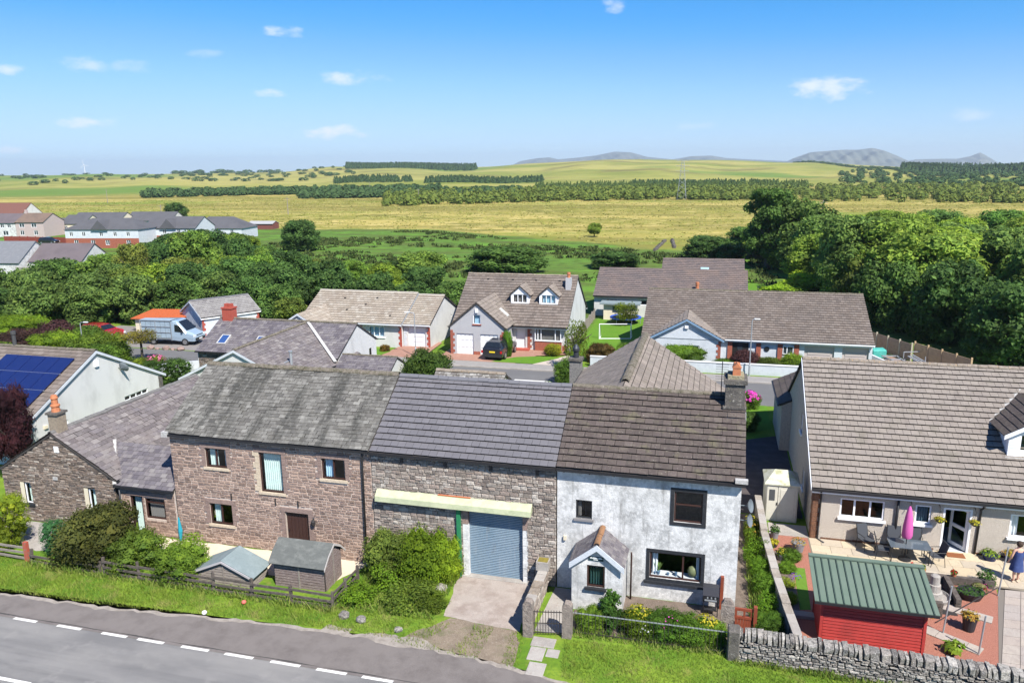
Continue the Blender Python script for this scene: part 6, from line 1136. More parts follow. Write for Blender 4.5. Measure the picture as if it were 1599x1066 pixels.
for nm, mat_, c0, c1, e in (('skylight', MATS['skylight_frame'], 0, 1.05, .06), ('skylight_pane', M('white_blind_pane', (.5, .52, .5), .15, spec=.6), .1, .95, .08)):
    b0 = Vector((2.92 + 2.75, 39.6, 2.55)) + gsl * .9 + gn * .03; q = MB(); q.prism([b0 + gsl * c0 + Vector((0, .1 * (e > .07), 0)), b0 + gsl * c1 + Vector((0, .1 * (e > .07), 0)), b0 + gsl * c1 + Vector((0, .65 - .1 * (e > .07), 0)), b0 + gsl * c0 + Vector((0, .65 - .1 * (e > .07), 0))], gn * e); q.build(nm, mat_, roof2)
def small_dormer(t, roof, cx, y, z0, w_, h_, slope, tile, mat, cur):
    """gabled dormer standing on a front slope"""
    pl = FRONT(y); x0, x1 = cx - w_ / 2, cx + w_ / 2; mb = MB(); ze = z0 + h_; zr = ze + w_ * .42; yb = y + 3.2
    wall_face(mb, pl, [(x0, z0 - .3), (x1, z0 - .3), (x1, ze), (cx, zr), (x0, ze)], [(x0 + .2, x1 - .2, z0 + .12, ze - .02)]); wall_face(mb, LEFT(x0), [(-yb, z0 - .3), (-y, z0 - .3), (-y, ze), (-yb, ze)]); wall_face(mb, RIGHT(x1), [(y, z0 - .3), (yb, z0 - .3), (yb, ze), (y, ze)]); d = mb.build('dormer', mat, t)
    window(t, pl, x0 + .2, x1 - .2, z0 + .12, ze - .02, white_pl, glass, [.34, .67], fw=.06, curtain=[(.02, .98, cur)])
    mb = MB(); o_ = .16; k = .42 * 2; ez = ze - o_ * k * .9; slab(mb, [(x0 - o_, y - .15, ez), (cx, y - .15, zr + .05), (cx, yb, zr + .05), (x0 - o_, yb, ez)], .05); slab(mb, [(cx, y - .15, zr + .05), (x1 + o_, y - .15, ez), (x1 + o_, yb, ez), (cx, yb, zr + .05)], .05); r_ = mb.build('dormer_roof', deck_dark, t); L_ = math.hypot(cx - x0 + o_, zr + .05 - ez); D_ = yb - y + .15
    roof_slope(r_, (x0 - o_, yb, ez), (0, -1, 0), (cx - x0 + o_, 0, zr + .05 - ez), [(0, 0), (D_, 0), (D_, L_), (0, L_)], .36, .36, *tile, th=.03, tilt=.03, lift=.004); roof_slope(r_, (x1 + o_, y - .15, ez), (0, 1, 0), (cx - x1 - o_, 0, zr + .05 - ez), [(0, 0), (D_, 0), (D_, L_), (0, L_)], .36, .36, *tile, th=.03, tilt=.03, lift=.004)
    q = MB(); q.beam((x0 - .2, y - .1, z0 - .12), (x1 + .2, y - .1, z0 - .12), .25, .05); q.build('apron_flashing', white_lead, t)
small_dormer(t, roof, 5.72, 41.6, 4.0, 1.75, .95, .72, tile_wing, white_pl, cur_dark); small_dormer(t, roof, 8.45, 41.6, 4.0, 1.75, .95, .72, tile_wing, white_pl, cur_blue)
MB().box(9.75, 10.25, 43.2, 43.8, 5.0, 6.35).build('chimney', grey_dash, roof); MB().lathe([(.16, 0), (.14, .25), (.18, .3), (.16, .5)], (10.0, 43.5, 6.35), 10).build('chimney_pot', terracotta, roof)
for x in (1.9, 4.4, 6.7, 9.0): MB().box(x - .1, x + .1, 44.1, 44.3, 5.75, 5.98).build('roof_vent', black_pl, roof)
# rear bungalow and the roof behind
t = thing('rear_bungalow', 'long brown roofed bungalow behind the goal lawn with blue trimmed windows', 'bungalow', (18, 63, 0))
HQ = [(11.5, 12.9, 1.0, 1.95), (15.3, 16.4, 1.35, 1.95), (18.2, 19.1, .9, 1.95)]
w, roof, P = gable(t, 10.2, 26.8, 57.9, 2.3, 63.0, 4.8, 68.1, clean_render, tile_rear, (.4, .38), holes={'front': HQ}, inset=.3, verge=.1, ridge=M('rear_ridge', (.14, .11, .1), .9), ridge_len=.9, fascia=None, th=.034, tilt=.05)
for h in HQ: window(t, P['front'], *h, white_pl, glass, [.33, .67] if h[1] - h[0] > 1.2 else [], fw=.07)
MB().lathe([(.2, 0), (.17, .6), (.21, .65), (.2, .95)], (21.5, 59.3, 3.0), 10).build('chimney_pot', terracotta, roof)
t = thing('far_rear_bungalow', 'brown roof with one skylight just behind the rear bungalow', 'bungalow', (22, 72, 0))
w, roof, P = gable(t, 17.0, 26.7, 66.5, 2.6, 71.7, 5.05, 77, clean_render, tile_rear, (.4, .38), inset=.3, verge=.1, ridge=MATS['rear_ridge'], ridge_len=.9, th=.034, tilt=.05)
s6 = Vector((0, 5.2, 2.45)).normalized(); n6 = Vector((0, -2.45, 5.2)).normalized(); p = Vector((21.6, 66.5, 2.6)) + s6 * 2.6 + n6 * .03; q = MB(); q.prism([p, p + Vector((1.0, 0, 0)), p + Vector((1.0, 0, 0)) + s6 * 1.1, p + s6 * 1.1], n6 * .1); q.build('skylight', M('pale_skylight', (.3, .42, .45), .1, spec=.7), roof)
# big bungalow
t = thing('long_brown_bungalow', 'very long brown roofed bungalow with front gable and two garage doors', 'bungalow', (27, 44, 0))
HB2 = [(30.7, 33.0, .0, 1.95), (33.6, 35.6, .0, 1.95)]
w, roof, P = gable(t, 17.5, 35.85, 37.9, 2.3, 44.8, 5.3, 51.8, bluewhite, tile_mid, (.36, .36), holes={'front': HB2}, inset=.3, verge=.1, ridge=ridge_moss, ridge_r=.12, fascia=white_pl, gut=white_pl, th=.036, tilt=.052)
for h in HB2: garage_door(t, P['front'], *h, pink_door, 5, 1)
# recessed porch front between gable and garages, brick piers
for x in (24.6, 26.9, 28.6, 29.9): MB().box(x, x + .38, 38.1, 38.19, -.1, 2.2).build('brick_pier', brick_red, t)
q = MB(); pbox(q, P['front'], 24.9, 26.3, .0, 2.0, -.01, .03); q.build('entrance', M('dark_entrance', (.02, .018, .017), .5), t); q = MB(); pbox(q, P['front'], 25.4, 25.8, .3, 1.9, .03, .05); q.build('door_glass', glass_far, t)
window(t, Plane((0, 38.18, 0), (1, 0, 0), (0, -1, 0)), 29.0, 29.85, 1.2, 1.9, white_pl, glass_far, [.4], depth=-.02)
q = MB().lathe([(.22, 0), (.22, .02)], (0, 0, 0), 14); q.v = [(27.75 + a, 38.17 - c, 1.55 + b) for a, b, c in q.v]; q.build('round_window', black_pl, t)
HX = [(-.55, 1.1, .9, 1.75)]
w2, roof2, P2 = gable(t, 37.4, 43.5, -3.1, 2.3, 0, 4.0, 3.1, bluewhite, tile_wing, (.36, .36), fr=ROT90(21.2, 0), holes={'left': HX}, inset=.25, verge=(.25, 0), barge=M('blue_barge', (.16, .25, .36), .6), roof_name='front_gable_roof', gut=None, ridge=None, th=.034, tilt=.05, walls=('front', 'back', 'left'))
window(t, P2['left'], *HX[0], white_pl, glass_far, [.5], fw=.07); quoins(w2, P2['left'], 2.84, 2.2, -1, brick_red, 9, .35)
q = MB(); pbox(q, P2['left'], -2.8, 2.8, 2.28, 2.34, 0, .03); q.build('string_course', lead, t); q = MB(); pbox(q, P2['left'], -.15, .15, 3.2, 3.45, 0, .15); q.build('security_light', white_pl, t)
t = thing('white_lane_wall', 'low white rendered wall along the lane before the long bungalow', 'wall', (23, 35.4, 0)); MB().box(13.4, 30.3, 35.3, 35.5, -.1, .85).build('wall_panel', bluewhite, t); MB().box(13.38, 30.32, 35.26, 35.54, .85, .92).build('coping', M('pale_coping', (.55, .55, .56), .9), t)
t = thing('white_lane_wall', 'curved white rendered wall left of the slate house', 'wall', (-19, 23, 0))
for (a, b) in (((-22, 21.2), (-20.2, 24.6)), ((-20.2, 24.6), (-17.2, 26.6))): MB().beam((*a, .5), (*b, .5), .25, 1.2).build('wall_panel', bluewhite, t)
# street lamps
def lamp(x, y, h, lb_, rz=0., arm=.5):
    t = thing('street_lamp', lb_, 'street lamp', (x, y, 0), rz, 'street lamps along the rear lane', local=True); MB().tube([(0, 0, 0), (0, 0, .9), (0, 0, .95), (0, 0, h)], [.075, .075, .05, .04], 8).build('pole', galv, t); MB().tube([(0, 0, h), (.06, 0, h + .12), (arm, 0, h + .18)], .035, 6).build('arm', galv, t); MB().box(arm - .05, arm + .4, -.09, .09, h + .13, h + .22).build('lamp_head', M('lamp_white', (.6, .62, .62), .5), t, bevel=.02)
lamp(-2.27, 35.0, 3.95, 'street lamp in front of the tan roofed bungalow garage', R(180)); lamp(26.3, 34.9, 4.5, 'street lamp in front of the long brown bungalow', 0, .2); lamp(-31.5, 28.0, 3.3, 'street lamp with curved head near the red car', 0, .45)
# garden bits of the rear gardens
t = thing('football_goal', 'white tube football goal on the rear lawn', 'goal', (14.1, 46.2, 0)); 
for (a, b) in (((12.6, 46, 0), (12.6, 46, 1.5)), ((15.6, 46.6, 0), (15.6, 46.6, 1.5)), ((12.6, 46, 1.5), (15.6, 46.6, 1.5)), ((12.6, 46, .05), (12.6, 47, .05)), ((15.6, 46.6, .05), (15.6, 47.6, .05)), ((12.6, 47, .05), (12.6, 46, 1.5)), ((15.6, 47.6, .05), (15.6, 46.6, 1.5)), ((12.6, 46.0, .05), (15.6, 46.6, .05))): MB().tube([a, b], .04, 6).build('tube', white_pl, t)
t = thing('trampoline', 'round blue edged trampoline on the rear lawn', 'trampoline', (14.2, 54.5, 0), local=True); MB().lathe([(1.7, .62), (1.7, .7), (1.45, .7), (1.4, .66)], (0, 0, 0), 24).build('pad', M('blue_pad', (.03, .09, .4), .5), t); MB().lathe([(1.42, .67), (.01, .66)], (0, 0, 0), 24).build('mat', black_pl, t)
for k in range(6): a = k * math.pi / 3; MB().tube([(1.6 * math.cos(a), 1.6 * math.sin(a), 0), (1.6 * math.cos(a), 1.6 * math.sin(a), .65)], .03, 6).build('leg', galv, t)
t = thing('summerhouse', 'cream garden cabin with flat grey roof beside the trampoline lawn', 'cabin', (13, 56, 0)); MB().box(11.6, 15.2, 55.9, 57.3, -.1, 1.75).build('wall', cream_render, t); MB().box(11.2, 15.6, 55.5, 57.5, 1.75, 1.9).build('roof', felt_grey, t); MB().box(12.6, 14.2, 55.86, 55.899, .9, 1.55).build('window', glass_far, t)
def panel_fence(lb_, pts, h, mat, n, base=None, post=None, cat='fence'):
    t = thing('panel_fence', lb_, cat, (*pts[0], 0))
    for i in range(len(pts) - 1):
        a = Vector((*pts[i], 0)); b = Vector((*pts[i + 1], 0)); k = n[i]; d = (b - a) / k
        for j in range(k):
            p = a + d * j; q_ = p + d; z0 = .35 if base else .02
            MB().beam(p + Vector((0, 0, -.1)), p + Vector((0, 0, h + .12)), .12, .12).build('post', post or mat, t)
            if base: MB().beam(p + Vector((0, 0, .12)), q_ + Vector((0, 0, .12)), .15, .44).build('base_panel', base, t)
            m = max(5, int((h - z0) / .17))
            for s_ in range(m): z = z0 + (h - z0) * (s_ + .5) / m; MB().beam(p + d * .05 + Vector((0, 0, z)), q_ - d * .05 + Vector((0, 0, z)), .03, (h - z0) / m * .93).build('slat', mat, t)
        if i == len(pts) - 2: MB().beam(b + Vector((0, 0, -.1)), b + Vector((0, 0, h + .12)), .12, .12).build('post', post or mat, t)
panel_fence('tan timber panel fence on a pale base at the yard edge', [(39.9, 42.3), (42.7, 37.0)], 1.75, wood_tan, [4], M('pale_base', (.45, .47, .5), .9), wood_tan)
panel_fence('grey brown timber fence behind the trailer yard', [(36.4, 49.5), (39.8, 42.8)], 1.5, M('grey_brown_wood', (.26, .195, .15), .9, [(4, (.18, .13, .1), .45, .65, .6)]), [5], None, M('pale_post', (.4, .36, .27), .9))
panel_fence('grey timber fence between the dormer house and goal lawn', [(10.9, 38.5), (10.7, 46), (10.6, 56)], 1.1, wood_grey, [4, 5])
panel_fence('long red stained fence in front of the far houses', [(-148, 126.4), (-138, 126), (-118, 124)], 1.3, M('far_red_fence', (.22, .045, .035), .8), [4, 8])
rail_fence('rail_fence', 'dark rail fence crossing the garden lawn beyond the long bungalow', [(29.8, 60), (28.9, 78)], [9], (.3, .6, .9), black_paint, 1.0)
fan_sheet('trailer_yard', [(36.2, 33.5), (42.9, 35.5), (39.9, 42.5), (36.3, 48)], .008, M('yard_earth', (.27, .17, .12), 1., [(2, (.17, .12, .09), .42, .68, .7)], bump=(12, .8)))
t = thing('boat_trailer', 'grey metal boat trailer parked in the yard', 'trailer', (38.3, 40.2, 0))
for (a, b) in (((37.4, 42.2, .5), (38.6, 38.6, .5)), ((38.6, 42.4, .5), (39.0, 38.8, .5)), ((37.4, 42.2, .5), (38.6, 42.4, .5)), ((37.7, 41.0, .5), (38.8, 41.2, .5)), ((38.0, 40.0, .5), (38.9, 40.2, .5)), ((38.6, 38.6, .5), (39.0, 38.8, .5)), ((38.8, 38.7, .5), (39.2, 37.4, .45))): MB().beam(a, b, .09, .09).build('frame_bar', galv, t)
for (x, y) in ((37.5, 41.1), (39.0, 41.4)): q = MB().tube([(x - .1, y, .3), (x + .1, y, .3)], .3, 14); q.build('wheel', black_pl, t)
t = thing('steel_rack', 'grey steel frame rack stacked by the yard fence', 'rack', (39.6, 40.6, 0))
for (a, b) in (((38.9, 41.4, .1), (38.9, 41.4, 1.1)), ((40.2, 39.9, .1), (40.2, 39.9, 1.1)), ((38.9, 41.4, 1.1), (40.2, 41.8, 1.1)), ((39.1, 40.8, .9), (40.0, 39.2, .6)), ((39.5, 41.2, .95), (40.4, 39.6, .6)), ((39.3, 41.0, .9), (40.2, 39.4, .62))): MB().beam(a, b, .12, .05).build('bar', galv, t)
tag(MB().prism([(36.8, 43.0, 0), (38.0, 43.3, 0), (37.9, 44.3, 0), (36.7, 44.0, 0)], (0, 0, .8)).build('teal_skip_bag', M('teal_sheet', (.05, .3, .26), .7, [(5, (.1, .4, .35), .45, .65, .6)]), bevel=.1), 'teal green sheeted bag in the trailer yard', 'bag')
tag(MB().box(36.2, 36.7, 45.2, 45.8, 0, 1.1).build('blue_barrel', M('blue_plastic', (.03, .06, .3), .5), bevel=.1), 'dark blue barrel by the corner of the long bungalow', 'barrel')
t = thing('retaining_wall', 'low white wall at the near side of the trailer yard', 'wall', (37, 38, 0)); MB().beam((36.4, 41.5, .3), (37.9, 37.2, .3), .2, .9).build('wall_panel', bluewhite, t)

# ------------------------------------------------------------------ vehicles
def carpaint(nm, c): return M(nm, c, .25, [(2, tuple(x * .85 for x in c), .45, .7, .4)], spec=.5, coat=.8)
tyre = M('tyre', (.02, .02, .021), .85); rimm = M('alloy', (.4, .41, .43), .35, metal=.8); cglass = M('car_glass', (.012, .015, .018), .06, spec=.7)
def wheel(t, x, y, r_, w_, axis='x'):
    q = MB().tube([(x - w_ / 2, y, r_), (x + w_ / 2, y, r_)], r_, 18); wl_ = q.build('wheel', tyre, t); s_ = 1 if x > 0 else -1
    MB().tube([(x + s_ * (w_ / 2 - .01), y, r_), (x + s_ * (w_ / 2 + .012), y, r_)], r_ * .64, 12).build('rim', rimm, wl_)
def car(name, lb_, cat, loc, rz, paint, st, wheels, wr, plate=None, lights=True, group=None):
    """st: stations (y, z sill, z belt, z roof, half low, half belt, half roof), rear to front"""
    t = thing(name, lb_, cat, loc, rz, group, local=True); q = MB(); n = 10
    for (y, zs, zb, zr, wl_, wb, wr_) in st:
        h = [(-wl_, zs), (-wb - .01, zs + (zb - zs) * .5), (-wb, zb), (-wr_ - .03, zr - .06), (-wr_ + .12, zr)]
        q.v += [(a, y, b) for a, b in h] + [(-a, y, b) for a, b in h[::-1]]
    for i in range(len(st) - 1):
        for k in range(n): q.f.append((i * n + k, i * n + (k + 1) % n, (i + 1) * n + (k + 1) % n, (i + 1) * n + k))
    q.f.append(tuple(range(n))); q.f.append(tuple(range((len(st) - 1) * n, len(st) * n))[::-1]); q.build('body', paint, t, smooth=False, fix=True)
    gh = [i for i, s_ in enumerate(st) if s_[3] - s_[2] > .3]
    for i in range(gh[0], gh[-1]):
        a, b = st[i], st[i + 1]
        for s_ in (-1, 1):
            f = lambda c, e, g: Vector((s_ * (c[5] + (c[6] + .03 - c[5]) * g + .012), c[0] + e, c[2] + (c[3] - .06 - c[2]) * g)); q = MB(); q.face(f(a, .05, .1), f(b, -.05, .1), f(b, -.05, .9), f(a, .05, .9)); q.build('side_window', cglass, t)
    for (i, k) in ((gh[0], -1), (gh[-1], 1)):
        a = st[i]; b = st[i + k]; f = lambda s_, g: Vector((s_ * ((a[6] - .1) * g + (b[5] - .12) * (1 - g)), b[0] + (a[0] - b[0]) * (.12 + .76 * g) + k * .02, b[3] + (a[3] - b[3]) * (.12 + .76 * g) + .025)); q = MB(); q.face(f(-1, 0), f(1, 0), f(1, 1), f(-1, 1)); q.build('windscreen' if k > 0 else 'rear_window', cglass, t)
    for x, y in wheels: wheel(t, x, y, wr, .22)
    r0 = st[0]; f0 = st[-1]
    for s_ in (-1, 1):
        MB().box(s_ * r0[5] - .14, s_ * r0[5] + .02, r0[0] - .03, r0[0] + .05, r0[2] - .28, r0[2] - .06).build('tail_light', M('tail_red', (.4, .01, .012), .3), t); MB().box(s_ * f0[5] - .14, s_ * f0[5] + .1, f0[0] - .06, f0[0] + .03, f0[2] - .22, f0[2] - .05).build('headlight', M('headlight', (.6, .63, .66), .15, spec=.7), t)
    if plate: MB().box(-.26, .26, r0[0] - .03, r0[0] - .012, plate, plate + .12).build('number_plate', M('yellow_plate', (.75, .55, .03), .5), t)
    return t
SUV = [(-2.2, .3, .95, 1.0, .82, .88, .8), (-2.1, .28, 1.02, 1.12, .86, .92, .78), (-1.75, .28, 1.02, 1.58, .88, .93, .66), (-.4, .26, .98, 1.66, .88, .93, .68), (.45, .26, .96, 1.6, .88, .93, .66), (1.15, .26, .95, 1.02, .87, .92, .8), (1.95, .3, .86, .92, .85, .9, .78), (2.15, .35, .72, .76, .76, .82, .7)]
car('parked_car', 'black estate car with yellow rear plate on the red block drive', 'car', (5.0, 37.2, .107), R(-4), carpaint('black_car_paint', (.012, .013, .016)), SUV, [(-.83, -1.35), (.83, -1.35), (-.83, 1.35), (.83, 1.35)], .34, .72)
car('parked_car', 'bright red car mostly hidden behind the shrubs by the curved lamp', 'car', (-37.2, 36.4, .01), R(-96), carpaint('red_car_paint', (.3, .012, .016)), [(a, b, c * .93, d * .86, e, f, g) for a, b, c, d, e, f, g in SUV], [(-.83, -1.35), (.83, -1.35), (-.83, 1.35), (.83, 1.35)], .32)
car('parked_car', 'dark car parked in front of the long red fence', 'car', (-130.5, 122.5, 0), R(-84), carpaint('black_car_paint', (.012, .013, .016)), SUV, [(-.83, -1.35), (.83, -1.35), (-.83, 1.35), (.83, 1.35)], .34)
VAN = [(-2.9, .5, 1.25, 2.05, .95, .98, .92), (-2.8, .5, 1.3, 2.3, .97, 1.0, .93), (.55, .5, 1.3, 2.42, .97, 1.0, .92), (.9, .45, 1.25, 2.38, .97, 1.0, .86), (1.85, .42, 1.2, 1.42, .96, .98, .86), (2.6, .42, 1.02, 1.14, .92, .95, .85), (2.75, .45, .8, .86, .85, .9, .8)]
def van():
    pt_ = carpaint('silver_blue_paint', (.26, .34, .42)); t = thing('glazing_van', 'silver blue high roof van with grey side rack of panels', 'van', (-27.9, 35.7, .01), R(-86), local=True); q = MB(); n = 10
    for (y, zs, zb, zr, wl_, wb, wr_) in VAN:
        h = [(-wl_, zs), (-wb - .01, zs + (zb - zs) * .5), (-wb, zb), (-wr_ - .03, zr - .1), (-wr_ + .18, zr)]; q.v += [(a, y, b) for a, b in h] + [(-a, y, b) for a, b in h[::-1]]
    for i in range(len(VAN) - 1):
        for k in range(n): q.f.append((i * n + k, i * n + (k + 1) % n, (i + 1) * n + (k + 1) % n, (i + 1) * n + k))
    q.f.append(tuple(range(n))); q.f.append(tuple(range((len(VAN) - 1) * n, len(VAN) * n))[::-1]); q.build('body', pt_, t, fix=True)
    q = MB(); q.face((-.78, 1.84, 1.48), (.78, 1.84, 1.48), (.68, .98, 2.28), (-.68, .98, 2.28)); q.v = [(x, y + .04, z + .04) for x, y, z in q.v]; q.build('windscreen', cglass, t)
    for s_ in (-1, 1):
        q = MB(); q.face((s_ * 1.0, .7, 1.35), (s_ * .995, 1.7, 1.3), (s_ * .94, 1.25, 1.95), (s_ * .935, .7, 2.05)); q.v = [(x + s_ * .02, y, z) for x, y, z in q.v]; q.build('side_window', cglass, t)
        MB().box(s_ * .8 - .16, s_ * .8 + .16, 2.62, 2.74, .85, 1.05).build('headlight', M('headlight', (.6, .63, .66), .15, spec=.7), t); MB().box(s_ * 1.08 - .08, s_ * 1.08 + .08, 1.45, 1.6, 1.3, 1.6).build('mirror', black_pl, t)
    MB().box(-.8, .8, 2.7, 2.79, .5, .72).build('bumper', black_pl, t); MB().box(-.5, .5, 2.63, 2.72, .84, 1.0).build('grille', black_pl, t); MB().box(-.26, .26, 2.79, 2.8, .55, .66).build('number_plate', M('white_plate', (.7, .7, .68), .5), t)
    for x, y in ((-.88, -1.7), (.88, -1.7), (-.88, 1.7), (.88, 1.7)): wheel(t, x, y, .35, .24)
    rk = M('rack_panel', (.27, .34, .40), .5, [(3, (.2, .25, .3), .45, .7, .6)])
    for i in range(3):
        for j in range(6): MB().box(1.1, 1.14, -2.75 + j * .52, -2.27 + j * .52, .75 + i * .56, 1.25 + i * .56).build('rack_panel', rk, t)
    for z in (.68, 1.28, 1.84, 2.42): MB().beam((1.17, -2.85, z), (1.17, .45, z), .05, .05).build('rack_bar', galv, t)
    for y in (-2.85, -1.2, .45): MB().beam((1.17, y, .5), (1.17, y, 2.5), .05, .05).build('rack_upright', galv, t)
    MB().box(.2, 1.2, -2.85, .45, 2.46, 2.5).build('roof_rack', rk, t)
van()
t = thing('orange_roof_hut', 'low hut with bright orange sheet roof behind the van', 'hut', (-33, 40, 0)); MB().box(-35.8, -30.3, 39.6, 42.5, -.1, 1.46).build('wall', cream_render, t); mb = MB(); slab(mb, [(-36.1, 39.3, 1.45), (-30, 39.3, 1.6), (-30, 42.8, 2.0), (-36.1, 42.8, 1.85)], .06); rf = mb.build('roof', M('orange_sheet', (.42, .11, .04), .8, [(4, (.32, .08, .03), .45, .65, .6)]), t)
for k in range(20): x = -36 + k * .31; MB().beam((x, 39.3, 1.47 + (x + 36.1) * .0246), (x, 42.8, 1.87 + (x + 36.1) * .0246), .06, .04).build('corrugation', MATS['orange_sheet'], rf)
MB().box(-33.5, -32.6, 39.55, 39.6, .7, 1.3).build('window', glass_far, t)
for i, (x, y) in enumerate(((-28.6, 33.0), (-26.9, 33.1), (-25.3, 33.1), (-27.8, 32.95), (-26.1, 33.0))): boulder(x, y, .38 if i < 3 else .22, ['brown boulder at the left end of the row by the van', 'pale boulder in the middle of the row by the van', 'boulder at the right end of the row by the van', 'small rock left of the middle boulder by the van', 'small rock right of the middle boulder by the van'][i], 20 + i, lintel_stone)

# ------------------------------------------------------------------ far village
def far_house(name, lb_, x, y, rz, L_, D_, ze, zr, wall, rmat, wins=(), lower=None, cat='house', hip=0., chim=None, gables=()):
    t = thing(name, lb_, cat, (x, y, 0), rz, local=True); holes = [(a, b, c, d) for a, b, c, d in wins]; mb = MB(); pf = FRONT(0); yr = D_ / 2
    wall_face(mb, pf, [(0, -.3), (L_, -.3), (L_, ze), (0, ze)], holes, .12)
    wall_face(mb, BACK(D_), [(-L_, -.3), (0, -.3), (0, ze), (-L_, ze)])
    g = [(0, -.3), (D_, -.3), (D_, ze), (yr, zr), (0, ze)] if not hip else [(0, -.3), (D_, -.3), (D_, ze), (0, ze)]
    wall_face(mb, RIGHT(L_), g); wall_face(mb, LEFT(0), [(-u, z) for u, z in g]); w = mb.build('wall', wall, t)
    mb = MB(); o_ = .25; ez = ze - o_ * (zr - ze) / yr * .6
    if hip: c = [(-o_, -o_, ez), (L_ + o_, -o_, ez), (L_ + o_, D_ + o_, ez), (-o_, D_ + o_, ez), (hip, yr, zr), (L_ - hip, yr, zr)]; mb.v = c; mb.f = [(0, 1, 5, 4), (1, 2, 5), (2, 3, 4, 5), (3, 0, 4), (3, 2, 1, 0)]
    else: slab(mb, [(-.12, -o_, ez), (L_ + .12, -o_, ez), (L_ + .12, yr, zr + .08), (-.12, yr, zr + .08)], .1); slab(mb, [(-.12, yr, zr + .08), (L_ + .12, yr, zr + .08), (L_ + .12, D_ + o_, ez), (-.12, D_ + o_, ez)], .1)
    rf = mb.build('roof', rmat, t)
    for h in holes: window(t, pf, *h, white_pl, glass_far, [.5] if h[1] - h[0] > .8 else [], fw=.09)
    if lower: q = MB(); 
    if lower:
        q = MB(); wall_face(q, FRONT(-.03), [(-.02, -.3), (L_ + .02, -.3), (L_ + .02, lower[0]), (-.02, lower[0])], [h for h in holes if h[3] < lower[0]], .1); q.build('brick_storey', lower[1], t)
    for cx in (chim or ()): MB().box(cx - .3, cx + .3, yr - .3, yr + .3, zr - .3, zr + .9).build('chimney', wall, rf)
    for gx in gables:
        q = MB(); q.v = [(gx - 2, -.5, ez), (gx + 2, -.5, ez), (gx, -.5, zr - .2), (gx, yr, zr - .2), (gx - 2, yr * .6, ez + .6), (gx + 2, yr * .6, ez + .6)]; q.f = [(0, 1, 2), (0, 2, 3, 4), (1, 5, 3, 2)]; q.build('gablet', rmat, rf)
    return t
W2 = lambda xs, z, w_=1.1, h=1.1: [(x, x + w_, z, z + h) for x in xs]
purple_far = M('far_purple_roof', (.115, .095, .10), .85, [(.5, (.085, .07, .075), .45, .7, .6)])
far_house('village_bungalow', 'purple roofed bungalow with low front wall in left background', -89.8, 78.1, R(9), 9.5, 8, 1.9, 4.5, clean_render, purple_far, [(1.3, 3.0, .05, 1.75), (4.2, 6.8, .8, 1.7)], cat='bungalow', chim=None)
far_house('village_bungalow', 'grey slate roofed bungalow at the left picture edge', -98, 75, R(8), 8.2, 9, 1.9, 5.0, white_render, M('far_slate', (.14, .145, .155), .8, [(2, (.2, .2, .21), .5, .7, .5)]), [(2, 4, .7, 1.7)], cat='bungalow')
tag(MB().beam((-90.5, 76.0, .5), (-80.5, 77.6, .5), .25, 1.3).build('garden_wall', concrete), 'low grey block wall in front of the purple roofed bungalow', 'wall')
far_house('brick_terrace', 'white over red brick terrace with hipped grey roof at the left end', -117.6, 114.5, R(8), 17.5, 9, 4.2, 6.4, bluewhite, tile_far, W2([1, 4, 8.2, 11.5, 14.6], 2.6, .9, 1.0) + W2([2, 6, 9.5, 14.5], .7, 1.0, 1.1), lower=(2.2, brick_red), hip=4, gables=(8.5,))
far_house('brick_terrace', 'white over red brick terrace middle section with grey roof', -104.2, 123.5, R(8), 12.5, 9, 3.9, 6.2, bluewhite, tile_far, W2([1, 4.5, 8, 10.5], 2.6, .9, 1.0) + W2([1.5, 5, 9], .7, 1.0, 1.1), lower=(2.2, brick_red), gables=(6,))
far_house('brick_terrace', 'white terrace with hipped grey roof at the right end beside the wood', -104.5, 138.5, R(8), 14.5, 9, 2.7, 5.3, bluewhite, tile_far, W2([2, 5, 8, 11.5], 1.2, .9, 1.1), hip=4)
far_house('village_house', 'pinkish two storey house with mossy brown roof behind the red fence', -156.5, 138, R(7.5), 8, 8, 3.9, 6.0, pinkish_render, tile_far_brown, W2([1, 4.5], 2.5, 1.5, 1.0) + W2([1, 5], .5, 1.2, 1.2), chim=(.4,))
far_house('village_house', 'white two storey house left of the pinkish one', -166, 136.8, R(7.5), 9.4, 8, 3.75, 5.9, white_render, purple_far, W2([1, 5, 7], 2.4, 1.1, 1.0) + W2([1, 5.5], .4, 1.6, 1.2))
far_house('village_house', 'small white house right of the pinkish one', -155.8, 146.2, R(7.5), 5, 7, 2.6, 4.2, white_render, tile_far, W2([.8, 3], 1.2, 1.0, 1.0))
far_house('village_house', 'cream house with dark roof beside the brick terrace', -151, 147, R(7.5), 7, 8, 2.9, 5.0, cream_render, tile_far, W2([1, 3.5], 1.3, 1.1, 1.0))
far_house('village_house', 'dark roofed long house behind the brick terrace', -160, 160, R(7), 15.5, 8, 2.8, 4.9, cream_render, tile_far, W2([2, 6, 10], 1, 1.2, 1.0))
far_house('village_house', 'dark roofed house behind the terrace nearest the moor', -146.2, 166, R(7), 14.5, 8, 2.5, 4.8, white_render, tile_far, W2([2, 6, 10], 1, 1.2, 1.0))
far_house('village_house', 'brownish red roofed house with pale gable at far left before the moor', -230, 193.5, R(6), 15, 10, 2.3, 6.1, clean_render, M('far_red_roof', (.14, .065, .05), .9), W2([3, 8], .8, 1.2, 1.1))
far_house('village_shed', 'long low dark red shed at the field corner', -107.5, 169.7, R(6), 7.5, 4, 1.6, 2.2, M('far_shed_red', (.16, .06, .05), .9), M('far_shed_roof', (.3, .3, .3), .8), [], cat='shed')
far_house('hidden_house', 'white house glimpsed among the tall trees on the right', 60, 116, R(10), 8, 8, 2.8, 4.8, white_render, tile_far, W2([1, 4], 1, 1.2, 1.1))
